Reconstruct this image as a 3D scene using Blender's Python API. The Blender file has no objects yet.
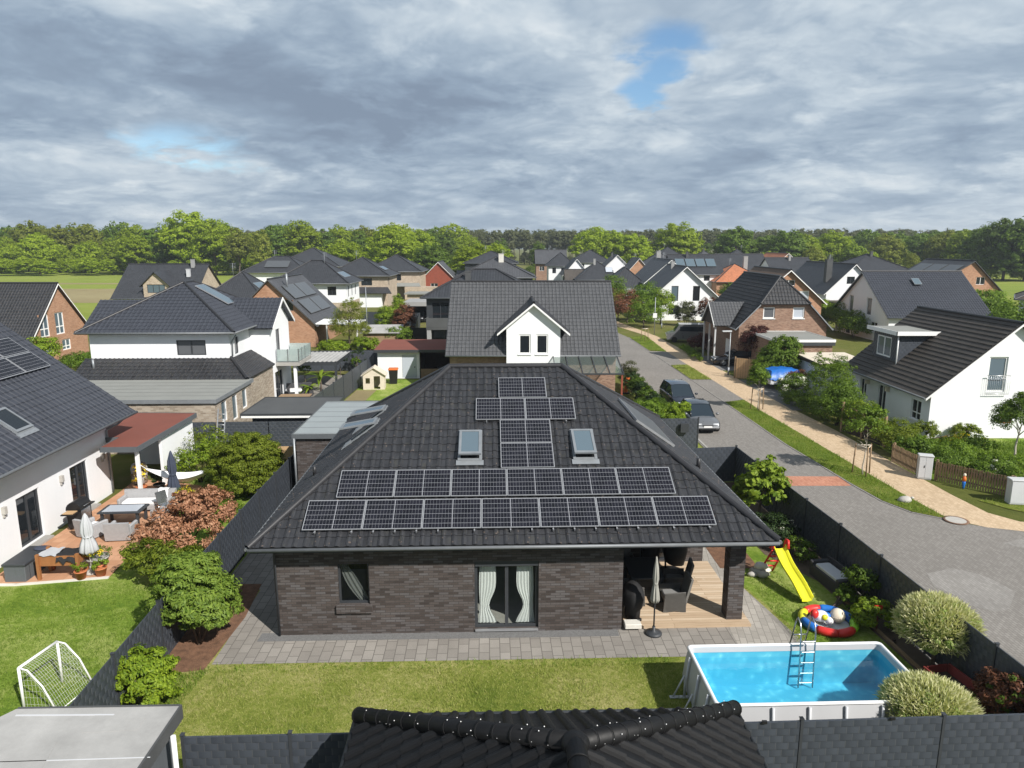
import bpy, bmesh, math, random
import numpy as np
from mathutils import Vector as V, Matrix
R = math.radians
S = bpy.context.scene
COL = S.collection

# ---------------------------------------------------------------- camera
CAM_H = 11.5
F = 710.0
cam_d = bpy.data.cameras.new("camera")
cam = bpy.data.objects.new("camera", cam_d)
COL.objects.link(cam)
cam.location = (0, 0, CAM_H)
cam.rotation_euler = (R(90 - 11.2), 0, 0)
cam_d.sensor_width = 36
cam_d.lens = 36 * F / 1024
cam_d.clip_end = 6000
S.camera = cam

# ---------------------------------------------------------------- sun, sky, exposure
SUN_EL = 40
SUN_AZ = 137            # clockwise from +Y
sun_d = bpy.data.lights.new("sun", 'SUN')
sun_d.energy = 5.0
sun_d.angle = R(0.5)
sun_d.color = (1.0, 0.955, 0.89)
sun = bpy.data.objects.new("sun", sun_d)
COL.objects.link(sun)
to_sun = V((math.sin(R(SUN_AZ)) * math.cos(R(SUN_EL)), math.cos(R(SUN_AZ)) * math.cos(R(SUN_EL)), math.sin(R(SUN_EL))))
sun.rotation_euler = (-to_sun).to_track_quat('-Z', 'Y').to_euler()
sun.location = to_sun * 300
S.view_settings.view_transform = 'Standard'
S.view_settings.look = 'None'
S.view_settings.exposure = 0.32
S.view_settings.gamma = 1.0
S.cycles.max_bounces = 6
S.cycles.transparent_max_bounces = 12
S.cycles.caustics_reflective = False
S.cycles.caustics_refractive = False
S.cycles.use_denoising = True


class NT:
    """small helper round a node tree"""
    def __init__(s, nt):
        s.t = nt
        s.t.nodes.clear()
    def n(s, kind, ins=None, **at):
        nd = s.t.nodes.new(kind)
        for k, v in at.items():
            setattr(nd, k, v)
        for k, v in (ins or {}).items():
            s.put(nd.inputs[k], v)
        return nd
    def put(s, sock, v):
        if hasattr(v, 'is_output'):
            s.t.links.new(v, sock)
        elif hasattr(v, 'outputs'):
            s.t.links.new(v.outputs[0], sock)
        else:
            if sock.type == 'RGBA' and len(v) == 3:
                v = (*v, 1)
            sock.default_value = v
    def m(s, op, a, b=0.0, c=0.0, clamp=False):
        nd = s.n('ShaderNodeMath', operation=op, use_clamp=clamp)
        s.put(nd.inputs[0], a); s.put(nd.inputs[1], b); s.put(nd.inputs[2], c)
        return nd.outputs[0]
    def vm(s, op, a, b=(0, 0, 0)):
        nd = s.n('ShaderNodeVectorMath', operation=op)
        s.put(nd.inputs[0], a)
        if op == 'SCALE':
            s.put(nd.inputs[3], b)
        else:
            s.put(nd.inputs[1], b)
        return nd.outputs[1] if op in ('DOT_PRODUCT', 'LENGTH') else nd.outputs[0]
    def mix(s, f, a, b, mode='MIX'):
        nd = s.n('ShaderNodeMix', data_type='RGBA', blend_type=mode)
        s.put(nd.inputs[0], f); s.put(nd.inputs[6], a); s.put(nd.inputs[7], b)
        return nd.outputs[2]
    def ramp(s, f, stops, interp='LINEAR'):
        nd = s.n('ShaderNodeValToRGB')
        cr = nd.color_ramp
        cr.interpolation = interp
        while len(cr.elements) < len(stops):
            cr.elements.new(0.5)
        for e, (p, c) in zip(cr.elements, stops):
            e.position = p
            e.color = (c, c, c, 1) if isinstance(c, (int, float)) else (*c, 1)
        s.put(nd.inputs[0], f)
        return nd.outputs[0]
    def noise(s, vec, scale, detail=4, rough=0.55, dist=0.0):
        nd = s.n('ShaderNodeTexNoise', {'Scale': scale, 'Detail': detail, 'Roughness': rough, 'Distortion': dist})
        s.put(nd.inputs['Vector'], vec)
        return nd.outputs[0]
    def smooth(s, v, a, b):
        nd = s.n('ShaderNodeMapRange', interpolation_type='SMOOTHSTEP')
        s.put(nd.inputs[0], v); nd.inputs[1].default_value = a; nd.inputs[2].default_value = b
        return nd.outputs[0]


def pix_dir(px, py):
    u, v = (px - 512) / F, (384 - py) / F
    c, s = math.cos(R(11.2)), math.sin(R(11.2))
    return V((u, c + v * s, -s + v * c)).normalized()


world = bpy.data.worlds.new("World")
S.world = world
world.use_nodes = True
w = NT(world.node_tree)
tc = w.n('ShaderNodeTexCoord')
D = tc.outputs['Generated']
sep = w.n('ShaderNodeSeparateXYZ', {0: D})
zz = w.m('ADD', w.m('MAXIMUM', sep.outputs[2], 0.0), 0.20)
comb = w.n('ShaderNodeCombineXYZ', {0: w.m('DIVIDE', sep.outputs[0], zz), 1: w.m('DIVIDE', sep.outputs[1], zz), 2: 0.0})
P = comb.outputs[0]
warp = w.n('ShaderNodeTexNoise', {'Vector': P, 'Scale': 1.6, 'Detail': 3.0})
Pw = w.vm('ADD', P, w.vm('SCALE', w.vm('SUBTRACT', warp.outputs[1], (.5, .5, .5)), 0.30))


def puffs(vec):
    """rounded billows: folded noise over several octaves"""
    tot = None
    for sc, k in ((1.0, .46), (2.1, .40), (4.4, .25), (9.2, .15), (19.0, .09), (38.0, .05)):
        n_ = w.noise(vec, sc, 0, .5)
        b_ = w.m('MULTIPLY', w.m('ABSOLUTE', w.m('SUBTRACT', w.m('MULTIPLY', n_, 2.0), 1.0)), k)
        tot = b_ if tot is None else w.m('ADD', tot, b_)
    return tot


n_big = w.noise(Pw, 0.8, 3, .5)
n_mid = w.noise(Pw, 2.3, 5, .55)
n_fine = w.noise(Pw, 6.0, 6, .62)
pf = puffs(Pw)
# the same billows sampled a little farther off: their difference lights the upper edges
relief = w.m('SUBTRACT', puffs(w.vm('ADD', Pw, (.05, -.16, 0))), pf)


def blob(px, py, rx, ry):
    """a soft patch of the sky round one direction, wider than tall"""
    d = pix_dir(px, py)
    az, el = math.atan2(d.x, d.y), math.asin(d.z)
    a = w.m('ARCTAN2', sep.outputs[0], sep.outputs[1])
    e = w.m('ARCSINE', sep.outputs[2])
    da = w.m('DIVIDE', w.m('SUBTRACT', a, az), rx / F)
    de = w.m('DIVIDE', w.m('SUBTRACT', e, el), ry / F)
    da = w.m('ADD', da, w.m('MULTIPLY', w.m('SUBTRACT', n_mid, .5), 2.2))
    de = w.m('ADD', de, w.m('MULTIPLY', w.m('SUBTRACT', n_fine, .5), 1.8))
    r2 = w.m('ADD', w.m('MULTIPLY', da, da), w.m('MULTIPLY', de, de))
    return w.m('EXPONENT', w.m('MULTIPLY', r2, -1.0))


shade = w.m('ADD', w.m('MULTIPLY', n_big, 0.30), w.m('MULTIPLY', n_mid, 0.34))
shade = w.m('ADD', shade, w.m('MULTIPLY', pf, 0.72))
shade = w.m('ADD', shade, w.m('MULTIPLY', relief, 0.58))
shade = w.m('ADD', shade, 0.055)
# crisper heaps: a second field cut off softly, so that heads stand bright against darker bases
heap = w.smooth(w.noise(Pw, 1.9, 8, .60), .47, .60)
heap2 = w.smooth(w.noise(w.vm('ADD', Pw, (3.7, 1.3, 0)), 3.6, 8, .62), .50, .64)
shade = w.m('ADD', shade, w.m('MULTIPLY', w.m('SUBTRACT', heap, .45), .13))
shade = w.m('ADD', shade, w.m('MULTIPLY', w.m('SUBTRACT', heap2, .4), .10))
for (px, py, rx, ry, k) in [(370, 118, 160, 48, -.31), (60, 75, 150, 55, -.10), (200, 50, 180, 35, -.12), (780, 150, 150, 30, -.13),
                            (960, 125, 120, 25, -.10), (560, 195, 250, 22, -.05), (30, 130, 60, 20, -.08),
                            (120, 168, 100, 18, .17), (450, 28, 170, 28, .13), (570, 85, 80, 45, .10), (760, 60, 150, 24, .09),
                            (700, 105, 120, 18, .12), (900, 175, 160, 20, .08), (590, 140, 140, 18, .06), (200, 200, 300, 14, -.04), (800, 205, 300, 12, -.04)]:
    shade = w.m('ADD', shade, w.m('MULTIPLY', blob(px, py, rx, ry), k))
cloud = w.ramp(shade, [(0.14, (.190, .245, .325)), (0.32, (.245, .315, .405)), (0.48, (.325, .400, .485)), (0.64, (.45, .52, .585)), (0.90, (.66, .70, .725))])
hole = w.m('MAXIMUM', w.m('MAXIMUM', blob(662, 44, 46, 24), w.m('MAXIMUM', blob(672, 68, 34, 22), blob(650, 90, 28, 22))), w.m('MULTIPLY', blob(190, 142, 74, 24), .72))
cloud = w.vm('SCALE', cloud, w.m('SUBTRACT', 1.0, w.m('MULTIPLY', w.smooth(sep.outputs[2], .36, .62), .3)))  # cloud high overhead, out of view, darkened to lower the ambient light
hole = w.m('MAXIMUM', hole, w.m('MULTIPLY', blob(236, 164, 46, 12), 0.6))
hole = w.smooth(w.m('ADD', hole, w.m('MULTIPLY', w.m('SUBTRACT', n_fine, 0.5), .9)), 0.34, 0.95)
sky = w.n('ShaderNodeTexSky', sky_type='NISHITA', sun_disc=False)
sky.sun_elevation = R(SUN_EL)
sky.sun_rotation = R(SUN_AZ)
sky.air_density = 1.0
sky.dust_density = 0.6
bg_sky = w.n('ShaderNodeBackground', {'Color': w.vm('MULTIPLY', sky.outputs[0], (.80, .96, 1.06)), 'Strength': 0.105})
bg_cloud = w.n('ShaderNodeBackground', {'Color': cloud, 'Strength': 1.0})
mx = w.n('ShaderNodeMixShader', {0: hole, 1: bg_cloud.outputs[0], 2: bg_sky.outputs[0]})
# below the horizon a plain grey green so that reflections stay calm
low = w.n('ShaderNodeBackground', {'Color': (.12, .14, .10), 'Strength': 1.0})
mx2 = w.n('ShaderNodeMixShader', {0: w.smooth(sep.outputs[2], -0.02, -0.004), 1: low.outputs[0], 2: mx.outputs[0]})
wo = w.n('ShaderNodeOutputWorld', {0: mx2.outputs[0]})


# ---------------------------------------------------------------- materials
MATS = {}


def base(name):
    m = bpy.data.materials.new(name)
    m.use_nodes = True
    t = NT(m.node_tree)
    b = t.n('ShaderNodeBsdfPrincipled')
    o = t.n('ShaderNodeOutputMaterial', {0: b.outputs[0]})
    MATS[name] = m
    return m, t, b


def plain(name, rgb, rough=.7, var=.18, scale=2.5, bump=0.0, bscale=30, metal=0.0, fine=0.0, coat=0.0, spec=.4, streak=0):
    m, t, b = base(name)
    co = t.n('ShaderNodeTexCoord').outputs['Object']
    n1 = t.noise(co, scale, 5, .6)
    if streak:
        mp = t.n('ShaderNodeMapping', {'Vector': co, 'Scale': (streak, streak, .25)})
        n1 = t.m('ADD', t.m('MULTIPLY', n1, .5), t.m('MULTIPLY', t.noise(mp.outputs[0], scale, 4, .6), .5))
    f = t.m('ADD', t.m('MULTIPLY', t.m('SUBTRACT', n1, .5), var * 3.2), 1.0)
    if fine:
        f = t.m('ADD', f, t.m('MULTIPLY', t.m('SUBTRACT', t.noise(co, scale * 14, 3, .6), .5), fine * 3))
    c = t.vm('SCALE', t.n('ShaderNodeRGB').outputs[0], f)
    for nd in t.t.nodes:
        if nd.type == 'RGB':
            nd.outputs[0].default_value = (*rgb, 1)
    t.put(b.inputs['Base Color'], c)
    t.put(b.inputs['Roughness'], t.m('ADD', t.m('MULTIPLY', n1, .2), rough - .1))
    b.inputs['Metallic'].default_value = metal
    b.inputs['Specular IOR Level'].default_value = spec
    b.inputs['Coat Weight'].default_value = coat
    if bump:
        bn = t.n('ShaderNodeBump', {'Height': t.noise(co, bscale, 4, .65), 'Strength': bump, 'Distance': .02})
        t.put(b.inputs['Normal'], bn.outputs[0])
    return m


def bricky(name, c1, c2, mortar, bw, rh, msize=.012, rough=.85, tint=None, offs=.5, var=.2, bump=.4, big=.5, spec=.3, bigvar=.25, rot=0):
    m, t, b = base(name)
    uv = t.n('ShaderNodeTexCoord').outputs['UV']
    if rot:
        uv = t.n('ShaderNodeMapping', {'Vector': uv, 'Rotation': (0, 0, R(rot))}).outputs[0]
    br = t.n('ShaderNodeTexBrick', {'Vector': uv, 'Color1': (0, 0, 0), 'Color2': (1, 1, 1), 'Mortar': (.5, .5, .5), 'Scale': 1.0,
                                    'Mortar Size': msize, 'Mortar Smooth': .2, 'Bias': 0.0, 'Brick Width': bw, 'Row Height': rh})
    br.offset = offs
    g = t.n('ShaderNodeSeparateColor', {0: br.outputs[0]}).outputs[0]
    stops = [(0.0, c1), (1.0, c2)] if tint is None else [(0.0, c1), (.45, tint), (1.0, c2)]
    c = t.ramp(g, stops)
    n1 = t.noise(uv, big, 5, .6)
    n2 = t.noise(uv, 25, 3, .6)
    f = t.m('ADD', t.m('ADD', t.m('MULTIPLY', t.m('SUBTRACT', n1, .5), bigvar * 3), 1.0), t.m('MULTIPLY', t.m('SUBTRACT', n2, .5), var * 2))
    c = t.vm('SCALE', c, f)
    c = t.mix(br.outputs[1], c, mortar)
    t.put(b.inputs['Base Color'], c)
    b.inputs['Roughness'].default_value = rough
    b.inputs['Specular IOR Level'].default_value = spec
    h = t.m('ADD', t.m('MULTIPLY', br.outputs[1], -1.0), t.m('MULTIPLY', n2, .35))
    t.put(b.inputs['Normal'], t.n('ShaderNodeBump', {'Height': h, 'Strength': bump, 'Distance': .012}).outputs[0])
    return m


def tiled(name, rgb, rough=.5, tw=.3, tl=.36, relief=True, var=.25, spec=.45, dots=False, moss=0.0, step=.5, roll=.5):
    """roof tiles: colour per tile, and relief unless the mesh itself has it"""
    m, t, b = base(name)
    uv = t.n('ShaderNodeTexCoord').outputs['UV']
    sp = t.n('ShaderNodeSeparateXYZ', {0: uv})
    u = t.m('DIVIDE', sp.outputs[0], tw)
    v = t.m('DIVIDE', sp.outputs[1], tl)
    cell = t.n('ShaderNodeCombineXYZ', {0: t.m('FLOOR', u), 1: t.m('FLOOR', v), 2: 0.0})
    wn = t.n('ShaderNodeTexWhiteNoise', {'Vector': cell.outputs[0]}, noise_dimensions='2D').outputs[0]
    n1 = t.noise(uv, .35, 5, .6)
    n2 = t.noise(uv, 7.0, 4, .65)
    f = t.m('ADD', t.m('MULTIPLY', t.m('SUBTRACT', wn, .5), var), 1.0)
    f = t.m('ADD', f, t.m('MULTIPLY', t.m('SUBTRACT', n1, .5), .7))
    f = t.m('ADD', f, t.m('MULTIPLY', t.m('SUBTRACT', n2, .5), .5))
    c = t.vm('SCALE', (rgb[0], rgb[1], rgb[2]), f)
    fv = t.m('FRACT', v)
    fu = t.m('FRACT', u)
    if moss:
        c = t.mix(t.m('MULTIPLY', t.smooth(t.noise(uv, 1.7, 6, .7), .52, .7), moss), c, (.09, .085, .055))
    if dots:
        du = t.m('SUBTRACT', fu, .62)
        dv = t.m('SUBTRACT', fv, .04)
        rr = t.m('ADD', t.m('MULTIPLY', t.m('MULTIPLY', du, du), 1.0), t.m('MULTIPLY', t.m('MULTIPLY', dv, dv), 2.6))
        dm = t.m('MULTIPLY', t.m('LESS_THAN', rr, .016), t.m('GREATER_THAN', t.noise(uv, 3.1, 2), .42))
        c = t.mix(t.m('MULTIPLY', dm, .55), c, (.16, .12, .095))
    t.put(b.inputs['Base Color'], c)
    t.put(b.inputs['Roughness'], t.m('ADD', t.m('MULTIPLY', n2, .25), rough - .1))
    b.inputs['Specular IOR Level'].default_value = spec
    if relief:
        prof = t.m('POWER', t.m('ABSOLUTE', t.m('SINE', t.m('MULTIPLY', u, math.pi))), 1.5)
        h = t.m('ADD', t.m('MULTIPLY', prof, roll), t.m('MULTIPLY', t.m('SUBTRACT', 1.0, fv), step))
        t.put(b.inputs['Normal'], t.n('ShaderNodeBump', {'Height': h, 'Strength': 1.0, 'Distance': .05}).outputs[0])
    return m


def leafy(name, c_dark, c_light, trans=.35, rough=.55, c_third=None):
    m, t, b = base(name)
    g = t.n('ShaderNodeNewGeometry')
    rnd = g.outputs['Random Per Island']
    co = t.n('ShaderNodeTexCoord').outputs['Object']
    n1 = t.noise(co, .9, 3, .6)
    oi = t.n('ShaderNodeObjectInfo').outputs['Random']
    f = t.m('ADD', t.m('MULTIPLY', rnd, .75), t.m('MULTIPLY', t.m('SUBTRACT', n1, .3), .6), clamp=True)
    st = [(0.0, c_dark), (1.0, c_light)] if c_third is None else [(0.0, c_dark), (.62, c_light), (.86, c_third), (1.0, c_third)]
    c = t.ramp(f, st)
    c = t.vm('SCALE', c, t.m('ADD', t.m('MULTIPLY', oi, .35), .83))
    t.put(b.inputs['Base Color'], c)
    b.inputs['Roughness'].default_value = rough
    b.inputs['Specular IOR Level'].default_value = .25
    tr = t.n('ShaderNodeBsdfTranslucent', {0: t.vm('MULTIPLY', c, (1.05, 1.1, .55))})
    mxn = t.n('ShaderNodeMixShader', {0: trans, 1: b.outputs[0], 2: tr.outputs[0]})
    out = [n for n in t.t.nodes if n.type == 'OUTPUT_MATERIAL'][0]
    t.put(out.inputs[0], mxn.outputs[0])
    return m


def lawny(name, c1, c2, c3, patch=.35, s2=5.0, stripe=0.0, stripe_dir=(1, 0), k=1.0):
    m, t, b = base(name)
    co = t.n('ShaderNodeTexCoord').outputs['Object']
    n1 = t.noise(co, patch, 6, .65, .4)
    n2 = t.noise(co, s2, 5, .7)
    n3 = t.noise(t.n('ShaderNodeMapping', {'Vector': co, 'Scale': (1, 1, 1), 'Rotation': (0, 0, .6)}).outputs[0], 38, 4, .75, .6)
    f = t.m('ADD', t.m('MULTIPLY', n1, .55), t.m('MULTIPLY', n2, .30))
    f = t.m('ADD', f, t.m('MULTIPLY', n3, .35))
    f = t.m('ADD', t.m('MULTIPLY', t.m('SUBTRACT', f, .6), k), .6)
    if stripe:
        sp = t.n('ShaderNodeSeparateXYZ', {0: co})
        ph = t.m('ADD', t.m('MULTIPLY', sp.outputs[0], stripe_dir[0]), t.m('MULTIPLY', sp.outputs[1], stripe_dir[1]))
        f = t.m('ADD', f, t.m('MULTIPLY', t.m('SINE', ph), stripe))
    c = t.ramp(f, [(.40, c1), (.58, c2), (.78, c3)])
    t.put(b.inputs['Base Color'], c)
    b.inputs['Roughness'].default_value = .95
    b.inputs['Specular IOR Level'].default_value = .1
    h = t.m('ADD', n3, t.m('MULTIPLY', n2, .6))
    t.put(b.inputs['Normal'], t.n('ShaderNodeBump', {'Height': h, 'Strength': .9, 'Distance': .06}).outputs[0])
    return m


def glassy(name, rgb=(.02, .025, .03), clear=0.0, rough=.04):
    m, t, b = base(name)
    b.inputs['Base Color'].default_value = (*rgb, 1)
    b.inputs['Roughness'].default_value = rough
    b.inputs['Specular IOR Level'].default_value = .7
    if clear:
        tr = t.n('ShaderNodeBsdfTransparent', {0: (.94, .96, .95)})
        mxn = t.n('ShaderNodeMixShader', {0: clear, 1: b.outputs[0], 2: tr.outputs[0]})
        out = [n for n in t.t.nodes if n.type == 'OUTPUT_MATERIAL'][0]
        t.put(out.inputs[0], mxn.outputs[0])
    return m


render_white = plain('white_render', (.79, .80, .82), .9, .055, 1.0, .15, 60, streak=1.6, fine=.02)
plain('cream_render', (.62, .58, .50), .9, .05, 1.2, .1, 60)
plain('grey_render', (.30, .30, .30), .9, .06, 1.2, .1, 60)
bricky('clinker_brick', (.044, .035, .032), (.108, .100, .101), (.046, .043, .041), .29, .078, .008, tint=(.082, .067, .061), var=.28, bigvar=.25)
bricky('red_brick', (.30, .125, .07), (.46, .23, .135), (.34, .24, .18), .24, .08, .008, tint=(.40, .18, .10))
bricky('orange_brick', (.33, .165, .095), (.46, .265, .17), (.40, .28, .20), .24, .08, .008, tint=(.40, .21, .125))
bricky('brown_brick', (.20, .115, .08), (.34, .22, .16), (.30, .24, .19), .24, .08, .008, tint=(.28, .165, .115))
bricky('tan_brick', (.34, .26, .19), (.52, .43, .33), (.45, .40, .34), .24, .08, .008)
bricky('grey_tan_brick', (.24, .19, .145), (.42, .36, .29), (.36, .33, .28), .30, .09, .008, tint=(.33, .27, .21))
bricky('grey_paving', (.225, .208, .188), (.29, .27, .245), (.13, .12, .108), .45, .30, .012, var=.16, bump=.25, offs=.5, rot=88)
bricky('pool_path_paving', (.30, .28, .25), (.37, .345, .31), (.22, .205, .185), .40, .20, .012, var=.16, bump=.25, rot=-82)
bricky('road_paving', (.195, .180, .164), (.25, .234, .215), (.150, .139, .128), .20, .10, .009, var=.18, bigvar=.16, bump=.25, big=.22, rot=90)
bricky('pale_road_paving', (.225, .212, .196), (.285, .27, .252), (.18, .168, .157), .20, .10, .007, var=.16, bigvar=.16, bump=.2, rot=90)
bricky('sand_paving', (.455, .335, .215), (.575, .44, .295), (.39, .285, .185), .20, .10, .006, var=.14, bigvar=.14, bump=.2, big=.3, rot=90)
bricky('red_paving', (.40, .17, .105), (.50, .24, .16), (.33, .16, .11), .20, .10, .006, var=.14, bump=.2, rot=90)
bricky('terracotta_paving', (.42, .22, .125), (.54, .31, .19), (.36, .21, .13), .40, .40, .008, offs=0, var=.12, bigvar=.2, bump=.15)
tiled('black_tiles', (.027, .028, .032), .50, relief=False, dots=True, var=.55, moss=.24)
tiled('black_tiles_plain', (.036, .038, .044), .50, tl=.36)
tiled('blue_black_tiles', (.040, .044, .056), .48, relief=False)
tiled('garage_tiles', (.0065, .0065, .0072), .52, relief=False, spec=.28)
tiled('grey_tiles', (.075, .077, .082), .55, relief=False)
tiled('grey_tiles_plain', (.066, .068, .075), .55)
tiled('brown_black_tiles', (.062, .053, .046), .70, relief=False, moss=.35)
tiled('brown_tiles', (.13, .085, .058), .75)
tiled('red_tiles', (.42, .155, .075), .7)
plain('red_felt', (.185, .060, .042), .9, .14, 1.0, .3, 40)
plain('grey_felt', (.235, .240, .225), .9, .10, .8, .25, 30, fine=.05)
plain('pale_felt', (.36, .355, .345), .9, .30, .8, .25, 40, fine=.05)
plain('sheet_metal', (.33, .36, .36), .45, .08, 1.0, metal=.2)
plain('dark_felt', (.075, .078, .080), .8, .2, .8, .2, 30)
plain('gutter_metal', (.17, .18, .19), .5, .12, 3, metal=.3)
plain('zinc', (.30, .32, .34), .5, .12, 3, metal=.5)
plain('white_paint', (.82, .82, .81), .5, .04, 2)
plain('anthracite', (.040, .044, .050), .5, .12, 2)
plain('ridge_black', (.028, .028, .031), .42, .25, 3, .1, 30)
plain('aluminium', (.55, .56, .58), .35, .06, 3, metal=.7)
plain('steel', (.50, .52, .54), .28, .06, 3, metal=.9)
plain('white_plastic', (.78, .78, .78), .4, .03, 2)
plain('pale_grey_plastic', (.55, .56, .58), .5, .04, 2)
plain('utility_grey', (.50, .51, .52), .6, .05, 2)
plain('black_plastic', (.014, .014, .015), .45, .2, 5)
plain('black_fabric', (.016, .016, .017), .8, .3, 4, .4, 20)
plain('grey_wicker', (.165, .160, .150), .8, .15, 9, .8, 60)
plain('pale_wicker', (.36, .36, .37), .8, .12, 9, .8, 60)
plain('charcoal_wicker', (.05, .05, .055), .8, .15, 9, .8, 60)
plain('cushion_grey', (.22, .22, .215), .9, .08, 5, .2, 40)
plain('white_cloth', (.74, .74, .75), .9, .05, 4, .3, 12)
plain('parasol_cloth', (.34, .335, .30), .9, .1, 4, .4, 12)
plain('grey_cloth', (.45, .46, .48), .9, .08, 4, .3, 12)
plain('navy_cloth', (.045, .055, .085), .9, .12, 4, .3, 12)
plain('curtain', (.82, .83, .82), .9, .05, 4)
plain('warm_wood', (.30, .125, .045), .65, .25, 4, .2, 30, streak=6)
plain('old_wood', (.27, .185, .11), .85, .25, 4, .3, 30)
plain('dark_wood', (.050, .036, .028), .85, .3, 4, .3, 30)
plain('grey_wood', (.095, .105, .115), .8, .2, 4, .3, 30, streak=5)
plain('light_wood', (.50, .33, .18), .7, .15, 4, .2, 30)
plain('pale_wood', (.62, .55, .45), .8, .12, 4, .2, 30)
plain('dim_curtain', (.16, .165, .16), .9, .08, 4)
plain('stone', (.42, .40, .37), .9, .15, 3, .5, 12)
plain('pale_stone', (.62, .60, .55), .9, .12, 3, .4, 12)
plain('concrete', (.34, .33, .31), .9, .1, 2, .3, 25)
plain('gravel', (.17, .17, .17), .95, .35, 22, 1.0, 60, fine=.2)
plain('mulch', (.165, .088, .052), .95, .55, 5, 1.0, 40, fine=.45)
plain('soil', (.115, .085, .060), .95, .3, 3, .8, 30)
plain('bark', (.11, .085, .065), .95, .3, 6, .8, 25)
plain('pale_bark', (.42, .38, .32), .9, .3, 8, .4, 25)
plain('terracotta', (.50, .17, .07), .8, .15, 5)
plain('yellow_plastic', (.70, .68, .03), .35, .03, 2)
plain('red_plastic', (.62, .035, .03), .35, .05, 2)
plain('lime_plastic', (.30, .62, .04), .35, .04, 2)
plain('blue_plastic', (.02, .16, .55), .35, .06, 2)
plain('orange_paint', (.62, .15, .03), .5, .06, 2)
plain('blue_tarp', (.010, .12, .44), .4, .12, 3, .5, 6)
plain('red_wood', (.20, .035, .03), .7, .15, 3)
plain('tan_fabric', (.60, .52, .40), .9, .1, 4)
plain('skin_toy', (.70, .62, .50), .7, .05, 4)
plain('rusty_iron', (.17, .10, .065), .8, .2, 6)
plain('dark_red_wood', (.24, .06, .035), .7, .2, 3)
plain('asphalt_grey', (.16, .155, .15), .9, .15, 1, .3, 30)
plain('car_paint_navy', (.014, .018, .030), .22, .05, 2, coat=.7)
plain('car_paint_black', (.007, .007, .009), .2, .05, 2, coat=.7)
plain('car_paint_grey', (.16, .165, .175), .3, .05, 2, metal=.3, coat=.7)
plain('car_paint_silver', (.42, .43, .45), .3, .04, 2, metal=.4, coat=.7)
plain('tyre_rubber', (.016, .016, .016), .85, .2, 4)
plain('lamp_clear', (.75, .77, .80), .15, .03, 2)
plain('solar_frame', (.46, .47, .49), .4, .05, 3, metal=.5)
plain('collector', (.085, .092, .10), .35, .08, 2)
plain('pool_wall', (.47, .475, .49), .5, .05, 1.0)
plain('yellow_flower', (.85, .50, .01), .8, .15, 6)
plain('pink_flower', (.70, .10, .15), .8, .15, 6)
glassy('dark_glass', (.014, .018, .022))
glassy('sky_glass', (.10, .14, .17))
glassy('blind_glass', (.11, .115, .125), rough=.25)
glassy('pale_blind', (.46, .50, .56), rough=.3)
glassy('clear_glass', (.02, .025, .03), clear=.88)
glassy('frosted_glass', (.42, .50, .49), clear=.35, rough=.2)
glassy('canopy_glass', (.20, .25, .24), clear=.78, rough=.1)
glassy('car_glass', (.02, .03, .04))
leafy('leaf_spring', (.070, .130, .014), (.220, .320, .034), .4)
leafy('leaf_mid', (.060, .115, .014), (.180, .270, .030), .4)
leafy('leaf_wood_bright', (.170, .245, .014), (.40, .50, .036), .5)
leafy('leaf_wood_olive', (.150, .180, .022), (.31, .345, .058), .5)
leafy('leaf_wood_dark', (.062, .110, .016), (.170, .250, .034), .45)
leafy('needle_pine', (.066, .080, .034), (.150, .160, .072), .4)
leafy('leaf_thuja', (.075, .120, .012), (.265, .310, .032), .45)
leafy('leaf_bamboo', (.075, .140, .018), (.270, .365, .060), .4)
leafy('leaf_lime', (.090, .165, .012), (.300, .390, .030))
leafy('leaf_chestnut', (.070, .130, .012), (.260, .340, .035))
leafy('leaf_bronze', (.170, .080, .045), (.47, .235, .135), .3, c_third=(.54, .32, .20))
leafy('leaf_red', (.045, .014, .014), (.115, .034, .028), .2)
leafy('leaf_russet', (.110, .045, .022), (.230, .095, .050), .2)
leafy('leaf_willow', (.175, .275, .050), (.420, .510, .160), .35)
leafy('leaf_willow_tip', (.50, .53, .24), (.86, .81, .54), .35)
leafy('leaf_white_flower', (.55, .55, .45), (.85, .84, .76), .2)
leafy('leaf_yellow_flower', (.60, .42, .01), (.85, .68, .03), .2)
leafy('leaf_shade', (.012, .030, .010), (.050, .085, .020), .2)
leafy('leaf_dry', (.16, .12, .06), (.36, .27, .13), .2)
leafy('leaf_lawn', (.115, .170, .022), (.265, .310, .06), .3, c_third=(.44, .41, .17))
leafy('leaf_grass', (.085, .165, .018), (.270, .370, .050), .4)
lawny('lawn_dry', (.120, .170, .026), (.245, .280, .055), (.43, .400, .16), k=1.9)
lawny('lawn_green', (.095, .175, .022), (.195, .290, .036), (.38, .43, .13), k=1.8, stripe=.02, stripe_dir=(3.2, 3.8))
lawny('lawn_rough', (.060, .110, .018), (.145, .190, .026), (.26, .25, .070), patch=.6)
lawny('meadow', (.130, .190, .035), (.205, .255, .045), (.30, .31, .085), patch=.02, s2=.12)
lawny('stubble', (.20, .165, .085), (.27, .225, .12), (.33, .29, .16), patch=.02, s2=.2)
lawny('garden_ground', (.065, .085, .022), (.125, .140, .032), (.21, .17, .085), patch=.12, s2=1.0)

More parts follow.
